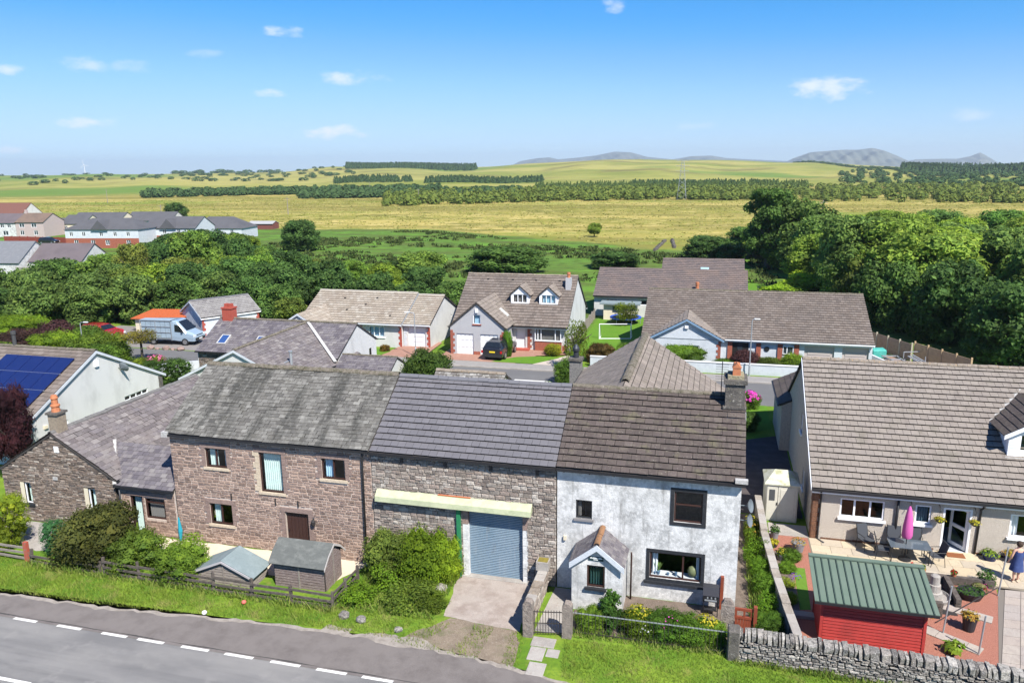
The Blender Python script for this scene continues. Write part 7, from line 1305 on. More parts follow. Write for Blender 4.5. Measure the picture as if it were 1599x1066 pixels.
# ------------------------------------------------------------------ VEGETATION
def treeleaf(nm, ramp, tr=.45):
    """leaf material: colour per leaf, tinted by the object's own colour"""
    m = M(nm, ramp[0], .7, (), rnd='isl', ramp=ramp, trans=tr, spec=.2); nt = m.node_tree; N = nt.nodes; L = nt.links
    cr = [n for n in N if n.type == 'VALTORGB'][0]; oi = N.new('ShaderNodeObjectInfo'); mx = N.new('ShaderNodeMix'); mx.data_type = 'RGBA'; mx.blend_type = 'MULTIPLY'; mx.inputs[0].default_value = 1
    g = [n for n in N if n.type == 'NEW_GEOMETRY'][0]; nn = N.new('ShaderNodeTexNoise'); nn.inputs['Scale'].default_value = .45; nn.inputs['Detail'].default_value = 3; L.new(g.outputs['Position'], nn.inputs['Vector'])
    mr = N.new('ShaderNodeMapRange'); mr.inputs[1].default_value = .35; mr.inputs[2].default_value = .65; mr.inputs[3].default_value = .62; mr.inputs[4].default_value = 1.5; L.new(nn.outputs['Fac'], mr.inputs[0])
    m2 = N.new('ShaderNodeVectorMath'); m2.operation = 'SCALE'; L.new(mx.outputs[2], m2.inputs[0]); L.new(mr.outputs[0], m2.inputs['Scale'])
    L.new(cr.outputs[0], mx.inputs[6]); L.new(oi.outputs['Color'], mx.inputs[7]); L.new(m2.outputs[0], N['Principled BSDF'].inputs['Base Color'])
    for n in N:
        if n.type == 'BSDF_TRANSLUCENT': L.new(m2.outputs[0], n.inputs[0])
    return m
tl = treeleaf('tree_leaf', [(.065, .115, .028), (.10, .165, .036), (.15, .225, .045), (.08, .135, .032), (.195, .27, .055)])
bark = M('bark', (.10, .08, .062), .95, [(5, (.05, .042, .035), .42, .66, .7, (1, 1, .3)), (12, (.17, .15, .125), .55, .7, .5)], bump=(14, 1., (1, 1, .3)))
def crown(name, n, lobes, leaf, seed, kind='round', inner=.74, asp=1.5):
    """unit crown: x,y in -1..1, z 0..1; clumps of leaves on many lobes with gaps between"""
    r_ = np.random.default_rng(seed); C = []; Rd = []
    while len(C) < lobes:
        p = r_.uniform(-1, 1, 3); z = (p[2] + 1) / 2
        if kind == 'round': lim = math.sqrt(max(0, 1 - ((z - .45) / .6) ** 2)); rad_ = r_.uniform(.2, .36)
        elif kind == 'tall': lim = .75 * math.sqrt(max(0, 1 - ((z - .5) / .55) ** 2)) + .05; rad_ = r_.uniform(.16, .28)
        elif kind == 'cone': lim = max(0, .95 - z * .95) + .05; rad_ = r_.uniform(.12, .2) * (1.2 - z * .7)
        elif kind == 'hedge': lim = 1.; rad_ = r_.uniform(.25, .35)
        d = math.hypot(p[0], p[1])
        if d > lim or (d < lim * .35 and .25 < z < .7 and kind != 'cone'): continue
        C.append((p[0] * (1 - rad_ * .6), p[1] * (1 - rad_ * .6), min(max(z, rad_ * .5), 1 - rad_ * .55))); Rd.append(rad_)
    C = np.array(C); Rd = np.array(Rd); k = r_.choice(lobes, n * 2, p=Rd ** 2 / (Rd ** 2).sum()); u = r_.normal(size=(n * 2, 3)); u /= np.linalg.norm(u, axis=1)[:, None]
    C[:, 2] *= asp; fl = np.array([1, 1, .85])
    P = C[k] + u * (Rd[k] * r_.uniform(.70, 1.14, n * 2))[:, None] * fl
    dd = np.linalg.norm((P[:, None] - C[None]) / fl, axis=2) / Rd[None]; dd[np.arange(n * 2), k] = 9; keep = (dd.min(1) > .72) & (P[:, 2] > .0); P = P[keep][:n]; u = u[keep][:n]
    nrm = u + r_.normal(size=u.shape) * .55 + np.array([0, 0, .35]); nrm /= np.linalg.norm(nrm, axis=1)[:, None]
    t_ = r_.normal(size=u.shape); a = np.cross(nrm, t_); a /= np.linalg.norm(a, axis=1)[:, None]; b = np.cross(nrm, a); s_ = leaf * r_.uniform(.6, 1.4, len(P))[:, None]
    V = np.stack([P - a * s_, P - b * s_ * .6 + nrm * s_ * .2, P + a * s_, P + b * s_ * .6 + nrm * s_ * .2], 1).reshape(-1, 3); F = np.arange(len(V)).reshape(-1, 4)
    # dark heart of each clump (octahedra), so that the crown is not a hollow shell
    oc = np.array([(1, 0, 0), (-1, 0, 0), (0, 1, 0), (0, -1, 0), (0, 0, 1), (0, 0, -1)], float); of = [(0, 2, 4, 4), (2, 1, 4, 4), (1, 3, 4, 4), (3, 0, 4, 4), (2, 0, 5, 5), (1, 2, 5, 5), (3, 1, 5, 5), (0, 3, 5, 5)]
    me = bpy.data.meshes.new(name); fl[:] = fl; vs = [tuple(v) for v in V]; fs = [tuple(f) for f in F]
    for c, q in zip(C, Rd):
        m = len(vs); vs += [tuple(c + o_ * q * inner * fl) for o_ in oc]; fs += [tuple(m + i for i in f[:3]) for f in of]
    vs = [(a_, b_, c_ / asp) for a_, b_, c_ in vs]; me.from_pydata(vs, [], fs); me.materials.append(tl); me.update(); return me
CROWN = {'a': crown('crown', 7500, 60, .050, 1, asp=1.8), 'b': crown('crown', 7500, 80, .048, 2, asp=1.9), 'c': crown('crown', 7500, 50, .052, 3, asp=1.7), 'tall': crown('crown', 8000, 80, .052, 4, 'tall', asp=2.5), 'ta': crown('crown', 8500, 80, .050, 11, asp=2.3), 'tb': crown('crown', 8500, 64, .052, 12, asp=2.4), 'tc': crown('crown', 8500, 100, .048, 13, asp=2.3), 'cone': crown('crown', 5000, 90, .05, 5, 'cone', asp=2.2),
         'shrub': crown('foliage', 9000, 70, .034, 6, asp=1.4), 'shrub2': crown('foliage', 9000, 90, .030, 7, asp=1.3), 'fine': crown('foliage', 11000, 110, .020, 8, 'round', .6, asp=2.), 'hedge': crown('foliage', 9000, 80, .026, 9, 'hedge', .9, asp=1.), 'loose': crown('foliage', 2400, 50, .05, 10, 'round', .25, asp=1.4)}
def trunk_mesh(seed):
    r_ = random.Random(seed); mb = MB(); mb.tube([(0, 0, -.02), (.02, .01, .3), (.0, .03, .6), (.03, 0, .9)], [.07, .05, .035, .012], 7)
    for k in range(6): a = k * 1.05 + r_.uniform(-.3, .3); z = r_.uniform(.3, .6); l_ = r_.uniform(.3, .55); mb.tube([(0, 0, z), (math.cos(a) * l_ * .5, math.sin(a) * l_ * .5, z + .16), (math.cos(a) * l_, math.sin(a) * l_, z + .3)], [.028, .018, .006], 5)
    return mb.mesh('trunk', bark)
TR = [trunk_mesh(k) for k in range(3)]
def tree(name, lb_, x, y, h, r_, kind, tint, cat='tree', group=None, base=.12, trunk=True, part='crown', z=0., rz=None):
    t = thing(name, lb_, cat, (x, y, z), rng.uniform(0, 6.28) if rz is None else rz, group, local=True)
    o = bpy.data.objects.new(part, CROWN[kind]); link(o, t); o.location = (0, 0, h * base); o.scale = (r_ if not isinstance(r_, tuple) else r_[0], r_ if not isinstance(r_, tuple) else r_[1], h * (1 - base)); o.color = (*tint, 1)
    if trunk: o = bpy.data.objects.new('trunk', rng.choice(TR)); link(o, t); o.scale = (h * .55, h * .55, h * .85)
    return t
G1, G2, G3, G4, G5 = (1, 1, 1), (.8, .92, .85), (1.35, 1.25, .8), (1.25, 1.0, .9), (.62, .75, .8)
WOOD_L = [(-92.7,115.3,2.1),(-95.6,122.2,2.9),(-88.2,109.8,2.8),(-87.0,113.8,3.4),(-87.6,119.7,2.9),(-80.4,94.6,3.6),(-80.4,100.8,3.9),(-82.4,108.1,3.1),(-84.6,117.5,4.3),(-82.3,124.2,2.2),(-73.3,76.0,3.6),(-77.1,81.1,2.9),(-75.9,91.1,4.1),(-76.7,97.3,5.2),(-76.2,100.4,5.3),(-77.1,110.1,4.4),(-73.7,112.6,4.1),(-77.8,120.6,2.9),(-69.6,69.8,3.0),(-70.4,74.7,3.8),(-67.7,81.6,4.3),(-69.5,89.4,4.7),(-67.2,96.0,4.4),(-68.8,103.1,4.6),(-69.0,107.3,4.2),(-71.1,114.8,3.3),(-64.2,50.9,2.7),(-60.7,56.7,2.0),(-64.3,62.9,2.9),(-60.8,66.6,4.0),(-60.2,73.9,4.7),(-64.2,84.0,6.6),(-59.8,89.2,3.8),(-60.8,95.5,3.6),(-60.9,104.3,2.3),(-57.8,42.6,2.9),(-54.3,47.4,3.6),(-54.7,55.9,5.6),(-53.5,60.5,5.0),(-53.4,69.1,6.5),(-57.3,74.4,5.5),(-56.6,80.8,7.4),(-56.7,89.9,6.0),(-55.2,94.2,2.6),(-49.1,43.8,3.4),(-47.8,51.6,5.5),(-50.4,56.9,7.6),(-47.1,61.0,5.4),(-50.7,70.1,8.2),(-50.3,77.5,5.7),(-47.8,80.0,5.0),(-50.1,88.0,4.1),(-51.6,94.5,2.6),(-41.0,50.6,5.9),(-41.6,57.4,5.8),(-40.0,63.3,5.4),(-42.4,68.2,7.2),(-42.0,73.9,5.5),(-44.1,84.3,2.6),(-40.1,86.9,2.3),(-34.4,61.6,5.8),(-35.6,70.4,5.4),(-37.8,74.4,3.2),(-28.2,67.9,3.8),(-28.7,76.8,3.4),(-28.3,82.2,2.3),(-20.7,69.5,4.0),(-21.3,74.8,3.7),(-18.6,67.5,2.9)]
WOOD_R = [(29.7,122.4,5.7),(39.2,69.3,11.1),(37.1,78.8,8.0),(39.3,86.8,7.6),(38.2,91.8,9.8),(35.0,103.4,6.9),(37.9,107.5,8.4),(33.4,118.6,7.8),(35.4,126.8,7.1),(33.8,132.1,5.7),(44.8,59.9,10.0),(43.2,67.6,10.9),(43.3,74.3,6.8),(42.2,84.4,6.8),(41.6,90.5,6.9),(47.7,102.5,6.2),(42.5,105.6,5.9),(41.7,117.3,5.8),(42.9,127.2,5.2),(41.6,132.9,7.0),(47.3,143.6,3.6),(46.3,151.7,5.7),(53.7,54.0,10.2),(53.9,62.4,10.5),(52.2,67.9,7.4),(54.0,79.2,8.4),(51.8,83.9,8.8),(55.8,90.1,8.8),(52.2,102.9,9.6),(53.5,105.7,7.9),(52.7,115.6,8.7),(50.2,126.3,7.2),(55.4,136.4,5.5),(55.6,139.5,8.0),(51.6,148.3,6.3),(59.0,65.0,10.9),(63.2,76.9,6.8),(59.6,87.2,7.4),(60.9,90.9,6.2),(59.3,103.6,8.8),(62.7,131.3,8.4),(63.5,138.6,6.8),(68.2,95.4,9.9),(68.0,97.5,9.9),(71.0,109.3,8.5),(71.4,123.2,8.9),(75.1,101.3,8.6)]

kinds = ['a', 'b', 'c']
for i, (x, y, h) in enumerate(sorted(WOOD_L, key=lambda p: p[1])):
    tint = rng.choice([G1, G2, G5, (1.7, 1.55, .75), (1.45, 1.1, .9), (.5, .66, .75), (1.2, 1.25, .9), (1.5, 1.6, 1.0)]); tree('woodland_tree', 'broadleaf tree in the dense wood between the bungalows and the moor', x, y, h, min(rng.uniform(2.5, 4.3), h * .68), rng.choice(kinds), tint, group='trees of the dense left wood', base=.0)
for (x, y, h, r_) in ((-27, 47.5, 5, 3), (-22.5, 46, 4.5, 2.8), (-19.5, 43.5, 3.6, 2.2), (-31, 48.5, 5.5, 3.3), (-35.5, 46.5, 5, 3.2), (-39.5, 44.5, 5.2, 3.3), (-43, 41, 4.6, 3), (-46, 44.5, 5.4, 3.4), (-48, 39, 4.8, 3.2), (-51.5, 43, 5.5, 3.6), (-53, 37, 4.6, 3.2), (-43.5, 48, 5.6, 3.4), (-56, 46, 5.5, 3.6), (-24.5, 51, 5.6, 3.4), (-29, 53, 6, 3.6), (-19, 53, 5.2, 3.2), (-14.5, 54, 4.8, 3), (-61, 41, 5, 3.4), (-58, 52, 6, 3.8), (-48.5, 51, 5.8, 3.6), (-9.5, 53, 4.2, 2.8), (-5, 55, 4, 2.8), (-38, 51, 6, 3.5), (-65, 47, 5.2, 3.6), (-22, 57, 6, 3.6), (-33.5, 54.5, 6.4, 3.8)):
    tree('woodland_tree', 'dark broadleaf tree in the front row of the wood behind the van and tan bungalow', x, y, h, r_, rng.choice(kinds), rng.choice([G2, G5, G1, (1.2, 1.05, .8), (.7, .85, .85)]), group='front row trees of the left wood', base=.0)
for i, (x, y, h) in enumerate(sorted(WOOD_R, key=lambda p: p[1])):
    tint = rng.choice([G1, G2, G3, G3, (1.7, 1.55, .8), (1.3, 1.2, .8), (.9, 1.1, .9), (2.0, 1.8, .8)]); tree('woodland_tree', 'tall broadleaf tree in the wood on the right of the long bungalow', x, y, h, rng.uniform(3.8, 5.6), rng.choice(['ta', 'tb', 'tc']), tuple(c * 1.3 for c in tint), group='trees of the right hand wood', base=.06)
tree('tall_tree', 'tallest dark tree at the left end of the right hand wood', 31.5, 104, 13.3, (5.0, 5.0), 'tall', G2, base=.1); tree('tall_tree', 'round tree beside the tallest one at the edge of the moor', 36.5, 102, 11.5, 5.6, 'a', G1, base=.08)
tree('round_tree', 'dark round tree standing alone between the wood and green field', -60.5, 117, 6.6, 4.0, 'b', G5, base=.05); tree('lone_bush', 'lone small tree on the yellow moor', -5.1, 157.9, 3.4, 1.7, 'c', (1.5, 1.35, .8), base=.2); tree('round_tree', 'round dark tree standing behind the far terrace roofs', -158.9, 205, 6.2, 4.2, 'a', G5, base=.0)
for (x, y, h, r_, k, ti, lb_) in ((-9.4, 92, 4.2, 6.5, 'b', G2, 'wide dark bush in the field behind the dormer house roof'), (7, 101, 2.8, 4.6, 'a', G5, 'low round bush in the field left of the rear bungalow roof'), (21.5, 115, 4.4, 4.2, 'b', G5, 'dark bush above the far rear bungalow ridge'), (25.5, 113, 3.4, 4.0, 'a', G5, 'second dark bush right above the far rear bungalow ridge'), (-17.5, 76, 5.0, 3.9, 'c', (1.5, 1.45, 1.1), 'pale creamy flowering bush behind the tan bungalow garage'), (-11, 60, 5.0, 3.2, 'b', G5, 'dark bush beside the creamy flowering bush'), (36, 77, 3.4, 4.2, 'c', (2.1, 1.9, .6), 'lime yellow bush beyond the long bungalow ridge'), (39.6, 66, 7.0, 3.6, 'b', (1.25, 1.0, .85), 'brownish green feathery tree above the long bungalow ridge'), (31.5, 71, 2.4, 3.0, 'a', (1.9, 1.9, .6), 'bright lime bush by the garden rail fence'), (41, 57, 7, 3.6, 'c', G2, 'dark tree just behind the trailer yard fence'), (45, 51, 8, 4.2, 'a', G5, 'shaded tree behind the tan panel fence'), (48, 44, 7, 4, 'b', G5, 'shaded tree at the right end of the tan panel fence'), (19, 54, 2.4, 1.3, 'loose', (1.2, .5, .5), 'bare reddish shrub behind the long bungalow ridge')):
    tree('bush', lb_, x, y, h, r_, k, ti, 'bush', base=.0, trunk=False, part='foliage')
# shrubs, hedges and garden plants: (x, y, h, r, kind, tint, label, category)
PU = (1.0, .28, 1.3)
SH = [(-13.5, 4.1, 5.4, 1.15, 'shrub2', (.7, .15, .85), 'dark purple leaved tree at the left edge by the solar panels', 'tree'), (-7.0, -2.3, 2.6, .95, 'fine', (3.0, 2.5, .7), 'lime green conifer at the left edge beside the grey fence', 'conifer'), (-4.3, -2.35, 1.75, .8, 'fine', (.7, 1.35, 2.0), 'blue green rounded conifer left of the big brown bush', 'conifer'),
      (-2.3, -2.3, 2.4, 1.8, 'shrub', (1.1, .78, .8), 'big brownish green bush in front of the stone cottage', 'bush'), (-.2, -2.4, 1.5, 1.3, 'shrub2', (1.45, 1.45, .8), 'bright green shrub beside the big brown bush', 'bush'), (2.3, -2.75, 1.35, 1.15, 'shrub2', (1.5, 1.55, .75), 'bright green shrub in front of the small apex shed', 'bush'), (1.7, -1.7, 1.15, .95, 'loose', (1.8, 1.8, .8), 'thin straggly shrub on the pale paving', 'bush'),
      (10.7, -.55, 2.0, 1.1, 'shrub', (2.4, 2.1, 1.7), 'pale variegated shrub at the left of the barn', 'bush'), (12.2, -.45, 2.1, 1.2, 'shrub2', (2.5, 2.5, .7), 'large bright green shrub left of the roller door', 'bush'), (13.0, -.3, 1.85, .85, 'shrub2', (2.8, 2.6, .7), 'lime green shrub touching the green door post', 'bush'), (11.1, -1.4, 1.05, .8, 'loose', (2.2, 2.4, .8), 'darker green bush in front of the variegated shrub', 'bush'), (12.3, -2.3, .8, 1.1, 'loose', (1.7, 1.6, 1.0), 'low weedy clump in front of the bright green shrub', 'bush'), (10.2, -2.6, .6, .9, 'loose', (1.8, 2.0, .6), 'weeds beside the end of the rail fence', 'bush'), (13.3, -2.4, .5, .7, 'loose', (1.8, 1.7, .7), 'weeds beside the concrete driveway', 'bush'),
      (20.1, -2.0, 1.85, .8, 'cone', (.8, 1.15, .8), 'small dark pine in front of the porch', 'conifer'), (19.4, -2.25, .75, .6, 'shrub2', (1.5, 1.6, .6), 'leafy plant inside the railings left of the pine', 'bush'), (21.2, -2.1, .75, .75, 'shrub2', (2.2, 2.2, .6), 'lime shrub inside the railings right of the pine', 'bush'), (22.1, -2.2, .9, .8, 'shrub2', (1.1, 1.5, .7), 'rose bush with pink flowers inside the railings', 'bush'), (23.0, -2.2, .85, .75, 'shrub2', (1.4, 1.7, .7), 'green shrub in the middle right of the railings', 'bush'), (23.8, -2.15, .7, .55, 'shrub2', (1.7, 1.9, .6), 'green shrub at the right end of the railings', 'bush'),
      (25.45, 6.3, .9, .45, 'shrub2', (2.2, 1.9, .6), 'yellow green plant at the back of the side passage border', 'plant'), (25.5, 5.2, 1.0, .5, 'loose', (1.8, 1.8, .7), 'tall plant with orange flowers in the side passage border', 'plant'), (25.55, 4.0, 1.1, .6, 'loose', (1.6, 1.9, .6), 'strappy pale green plant in the side passage border', 'plant'), (25.65, 2.7, .9, .55, 'shrub2', (1.5, 1.9, .6), 'leafy green plant midway along the side passage', 'plant'), (25.75, 1.4, .95, .6, 'shrub2', (1.3, 1.6, .6), 'green clump beside the dark leaning sheet', 'plant'), (25.8, .1, .8, .6, 'loose', (1.5, 1.9, .6), 'strappy clump near the wooden side gate', 'plant'), (25.7, -1.2, .8, .6, 'shrub2', (1.0, 1.3, .6), 'dark green clump behind the dry stone wall end', 'plant'),
      (20.8, 36.4, 1.75, (2.3, .9), 'hedge', (1.4, 1.6, .6), 'thick clipped green hedge before the front gable of long bungalow', 'hedge'), (14.0, 36.9, 1.5, (1.4, .8), 'hedge', (1.2, .5, .55), 'purple brown hedge at the goal lawn', 'hedge'), (16.3, 37.0, 1.6, (1.3, .8), 'hedge', (1.3, 1.5, .6), 'green hedge right of the purple brown one', 'hedge'), (24.3, 36.7, .9, 1.1, 'shrub', (1.2, 1.4, .7), 'low green shrub between clipped hedge and purple shrub', 'bush'), (26.1, 36.9, 1.6, 1.25, 'shrub', PU, 'round purple shrub by the street lamp', 'bush'), (28.0, 36.9, 1.1, 1.3, 'shrub', (1.2, 1.1, .7), 'olive shrub right of the purple shrub', 'bush'), (29.7, 37.1, 1.5, 1.0, 'shrub2', (2.0, 2.0, .6), 'light green bush at the garage corner of long bungalow', 'bush'),
      (2.3, 26.0, 3.1, 2.0, 'shrub', (.95, 1.05, .85), 'large round dark shrub behind the barn ridge', 'bush'), (12.5, 33.6, 4.3, 1.0, 'loose', (1.7, 1.5, .7), 'thin loose tree behind the rear chimney stack', 'tree'), (12.6, 29.5, 2.0, 1.2, 'shrub', (1.1, 1.3, .8), 'dark shrub left of the rear chimney stack', 'bush'), (13.0, 20.5, 2.6, 1.1, 'shrub', (1.3, 1.5, .7), 'green shrub between mossy shed and rear wing roof', 'bush'), (5.75, 36.8, 2.5, .45, 'shrub2', (1.3, 1.7, .6), 'green climbing plant on the double garage corner', 'climber'), (9.5, 38.6, 1.0, .85, 'shrub2', (3.6, 2.4, .8), 'yellow rounded shrub in front of the bay window', 'bush'), (-5.9, 36.5, .7, .5, 'shrub2', (2.2, .9, .6), 'small red brown shrub on the tan bungalow lawn', 'bush'), (-17.5, 49.5, 2.0, 2.2, 'shrub', (3.2, 2.8, .6), 'bright yellow bush beside the tan bungalow', 'bush'), (14.4, 53.2, 2.5, 1.3, 'loose', (2.0, 1.7, .6), 'small yellow green tree by the trampoline', 'tree'),
      (-40.5, 29.6, 2.0, 2.6, 'shrub', (.8, .28, 1.0), 'dark purple bush at the left end of the lane hedge', 'bush'), (-44, 33, 2.4, (5, 1.4), 'hedge', (2.2, 2.2, .6), 'bright lime clipped hedge at the left edge', 'hedge'), (-36.5, 30.3, 2.9, 1.9, 'shrub', PU, 'wine red bush between lime hedge and green shrubs', 'bush'), (-33.5, 27.0, 2.7, 2.4, 'shrub2', (1.9, 1.9, .6), 'light green bush below the curved lamp', 'bush'), (-29.6, 26.3, 2.6, 2.2, 'shrub', (1.4, 1.4, .7), 'green shrub behind the solar bungalow ridge', 'bush'), (-26.8, 24.3, 2.3, 2.0, 'shrub', (1.1, 1.3, .7), 'dark green shrub behind the solar bungalow gable', 'bush'), (-37.5, 24.5, 2.0, 2.2, 'shrub', (1.5, 1.5, .7), 'green shrub behind the solar bungalow roof at left', 'bush'),
      (-33.2, 30.6, 2.5, 1.8, 'shrub', (1.2, 1.3, .8), 'dark green shrub in front of the red car', 'bush'), (-30.3, 29.6, 2.2, 1.7, 'shrub2', (1.9, 1.8, .7), 'yellow green shrub left of the pollard tree', 'bush'), (-27.4, 27.0, 2.0, 1.6, 'shrub', (1.4, 1.5, .8), 'green shrub at the foot of the pollard tree', 'bush'),
      (-19.0, 22.0, 2.2, 1.3, 'fine', (.8, 1.0, .8), 'dark conifer bush before the curved white wall', 'conifer'), (-17.6, 22.9, 2.3, 1.2, 'fine', (.75, .95, .8), 'dark conifer bush against the slate house', 'conifer'), (-22.3, 25.2, 1.4, 1.5, 'shrub2', (2.0, 1.8, .7), 'green and yellow shrub beside the lane', 'bush'),
      (26.0, 26.3, 1.1, .85, 'shrub', (1.3, 1.5, .7), 'leafy hydrangea bush behind the white cottage chimney', 'bush'), (25.0, 24.6, 1.2, .8, 'shrub2', (2.0, 1.9, .6), 'yellow green shrub beside the hydrangea', 'bush'), (25.6, 21.6, 1.2, .9, 'shrub', (.8, 1.0, .8), 'dark bush at the lawn corner behind the white cottage', 'bush'), (26.7, 3.6, .35, .4, 'shrub2', (1.5, 1.8, .6), 'low green clump in the border by the red shed', 'plant'), (26.6, 2.4, .3, .35, 'loose', (2.8, 2.4, .5), 'yellow flowering clump in the border by the red shed', 'plant'), (26.6, 1.2, .35, .35, 'shrub2', (2.4, 2.2, .5), 'yellow leaved clump at the near end of the border', 'plant'), (26.9, 4.6, .45, .5, 'shrub2', (1.3, 1.6, .6), 'leafy green clump beside the grey pots', 'plant')]
for (x, y, h, r_, k, ti, lb_, cat) in SH:
    nm = {'tree': 'small_tree', 'conifer': 'conifer', 'bush': 'shrub', 'hedge': 'hedge', 'plant': 'border_plant', 'climber': 'climbing_plant'}[cat]
    tree(nm, lb_, x, y, h, r_, k, ti, cat, base=.0 if cat != 'tree' else .25, trunk=cat == 'tree' or (k == 'fine' and x < -6), part='foliage', rz=0. if isinstance(r_, tuple) else None) if 0 else tree(nm, lb_, x, y, h, r_, k, tuple(c * .6 for c in ti), cat, base=.0 if cat != 'tree' else .25, trunk=cat == 'tree' or (k == 'fine' and x < -6), part='foliage', rz=0. if isinstance(r_, tuple) else None)
# flowers
def flowers(lb_, x, y, z, rx, n, mat, s_, seed, cat='flowers', rz=None):
    r_ = np.random.default_rng(seed); u = r_.normal(size=(n, 3)); u /= np.linalg.norm(u, axis=1)[:, None]; u[:, 2] = np.abs(u[:, 2]); c = u * np.array([rx, rx, rz or rx * .6]); me = leaf_quads(c, u + r_.normal(size=(n, 3)) * .3, s_ * r_.uniform(.8, 1.3, n), r_, mat, 'flowers', 1.0); o = bpy.data.objects.new('flowers', me); link(o, None); o.location = (x, y, z); tag(o, lb_, cat)
flowers('cluster of bright pink hydrangea heads behind the chimney', 26.0, 26.3, .75, .75, 90, leafmat('petal_magenta', [(.62, .04, .38), (.72, .1, .5)]), .2, 1); flowers('pink flower heads beside the rear lane shrubs', -22.0, 25.6, .95, .9, 90, leafmat('petal_rose', [(.6, .1, .25), (.7, .2, .35)]), .17, 2)
flowers('yellow flower spikes by the barbecue behind the railings', 23.5, -1.95, .62, .4, 130, lf_yellow, .08, 3); flowers('yellow green flowers behind the railings near the porch', 21.1, -1.95, .62, .45, 120, lf_yellow, .07, 4); flowers('magenta roses above the railings', 22.2, -2.35, .6, .45, 26, MATS['petal_magenta'], .06, 5); flowers('white small roses low by the railings', 21.4, -2.5, .4, .3, 26, M('petal_white', (.8, .8, .78), .8), .07, 6); flowers('orange flowers along the side passage', 25.45, 5.6, .8, .35, 40, lf_orange, .08, 7); flowers('yellow buds near the top of the side passage', 25.35, 6.6, .75, .3, 50, lf_yellow, .08, 8); flowers('purple flowers in the border by the red shed', 26.95, 2.9, .15, .25, 40, leafmat('petal_violet', [(.12, .05, .35), (.2, .08, .45)]), .06, 9)
# pruned pollard tree by the lane
t = thing('pollard_tree', 'brown pruned tree with bare stubby branches beside the rear lane', 'tree', (-25.4, 28.1, 0), local=True); q = MB().tube([(0, 0, 0), (.05, 0, 1.2), (0, .03, 2.4)], [.13, .1, .09], 8)
for k in range(26): a = rng.uniform(0, 6.28); z = rng.uniform(1.9, 2.6); l_ = rng.uniform(.8, 1.5); q.tube([(0, 0, z), (math.cos(a) * l_ * .6, math.sin(a) * l_ * .6, z + .2), (math.cos(a) * l_, math.sin(a) * l_, z + rng.uniform(.1, .6))], [.06, .04, .02], 5)
q.build('trunk', bark, t); q = MB()
o = bpy.data.objects.new('foliage', CROWN['loose']); link(o, t); o.scale = (1.7, 1.7, 1.0); o.location = (0, 0, 1.95); o.color = (1.6, .9, .6, 1)
# ------------------------------------------------------------------ grass and ground cover (uncountable)
def grass(name, lb_, poly, dens, h, mat, seed, holes=(), hv=.5):
    r_ = np.random.default_rng(seed); xs = [p[0] for p in poly]; ys = [p[1] for p in poly]; n = int((max(xs) - min(xs)) * (max(ys) - min(ys)) * dens); P = np.stack([r_.uniform(min(xs), max(xs), n), r_.uniform(min(ys), max(ys), n)], 1)
    def ins(P, poly):
        c = np.zeros(len(P), bool)
        for i in range(len(poly)):
            (x1, y1), (x2, y2) = poly[i], poly[(i + 1) % len(poly)]
            if y1 == y2: continue
            k = ((y1 > P[:, 1]) != (y2 > P[:, 1])) & (P[:, 0] < (x2 - x1) * (P[:, 1] - y1) / (y2 - y1) + x1); c ^= k
        return c
    m = ins(P, poly)
    for hp in holes: m &= ~ins(P, hp)
    P = P[m]; n = len(P); cl = .6 + .8 * (np.sin(P[:, 0] * 2.1 + np.sin(P[:, 1] * 3)) * np.cos(P[:, 1] * 2.7 + P[:, 0]) * .5 + .5); H_ = h * r_.uniform(1 - hv, 1 + hv, n) * cl; a = r_.uniform(0, 6.28, n); w_ = h * .22; l_ = H_ * r_.uniform(.2, .9, n); b = r_.uniform(0, 6.28, n)
    B = np.stack([P[:, 0], P[:, 1], np.zeros(n) + .005], 1); d = np.stack([np.cos(a), np.sin(a), a * 0], 1) * w_ / 2; tp = B + np.stack([np.cos(b) * l_, np.sin(b) * l_, H_], 1)
    V = np.stack([B - d, B + d, tp], 1).reshape(-1, 3); o = bpy.data.objects.new(name, npmesh(name, V, np.arange(len(V)).reshape(-1, 3), mat)); link(o, None); o['kind'] = 'stuff'; o['label'] = lb_; o['category'] = 'grass'
gmat = M('grass_blade', (.1, .18, .02), .8, [(.8, (.34, .31, .11), .50, .64, .75), (.35, (.10, .21, .016), .45, .7, .7), (2.2, (.09, .16, .02), .52, .68, .5)], rnd='isl', ramp=[(.125, .19, .02), (.19, .265, .03), (.26, .32, .05), (.155, .225, .024)], trans=.35)
gedge = [(a, b + .12) for a, b in edge]
grass('verge_grass', 'bright green mown grass verge along the road', [p for p in gedge if p[0] < 13] + [(12.5, -4.7), (13.2, -3.2), (9.7, -3.3), (9.6, -3.3), (-4.9, -3.1), (-14, -2.9), (-14, -5.6)][::1], 420, .12, gmat, 1, hv=.8)
grass('verge_grass', 'rough grass on the dirt track before the roller door', [(12.6, -4.9), (13.3, -3.2), (17.2, -3.3), (17.4, -5.3)], 260, .1, gmat, 2, holes=[[(13.7, -4.6), (14.6, -3.1), (15.3, -3.1), (14.9, -5)], [(15.9, -5.2), (16.0, -3.1), (16.6, -3.1), (16.8, -5.3)]])
grass('verge_grass', 'bright green grass in front of the railings and dry stone wall', [(18.6, -3.25), (24.3, -2.95), (38, -3.4), (38, -6.6), (24, -6.4), (18.9, -5.4)], 420, .1, gmat, 3)
grass('weeds', 'rough weeds round the shrubs left of the driveway', [(9.8, -3.4), (13.6, -3.3), (13.6, -.1), (9.8, .0)], 260, .22, M('weed_blade', (.1, .16, .03), .8, rnd='isl', ramp=[(.08, .16, .018), (.15, .25, .03), (.26, .27, .08), (.2, .28, .035)], trans=.3), 4)
wd_m = MATS['weed_blade']
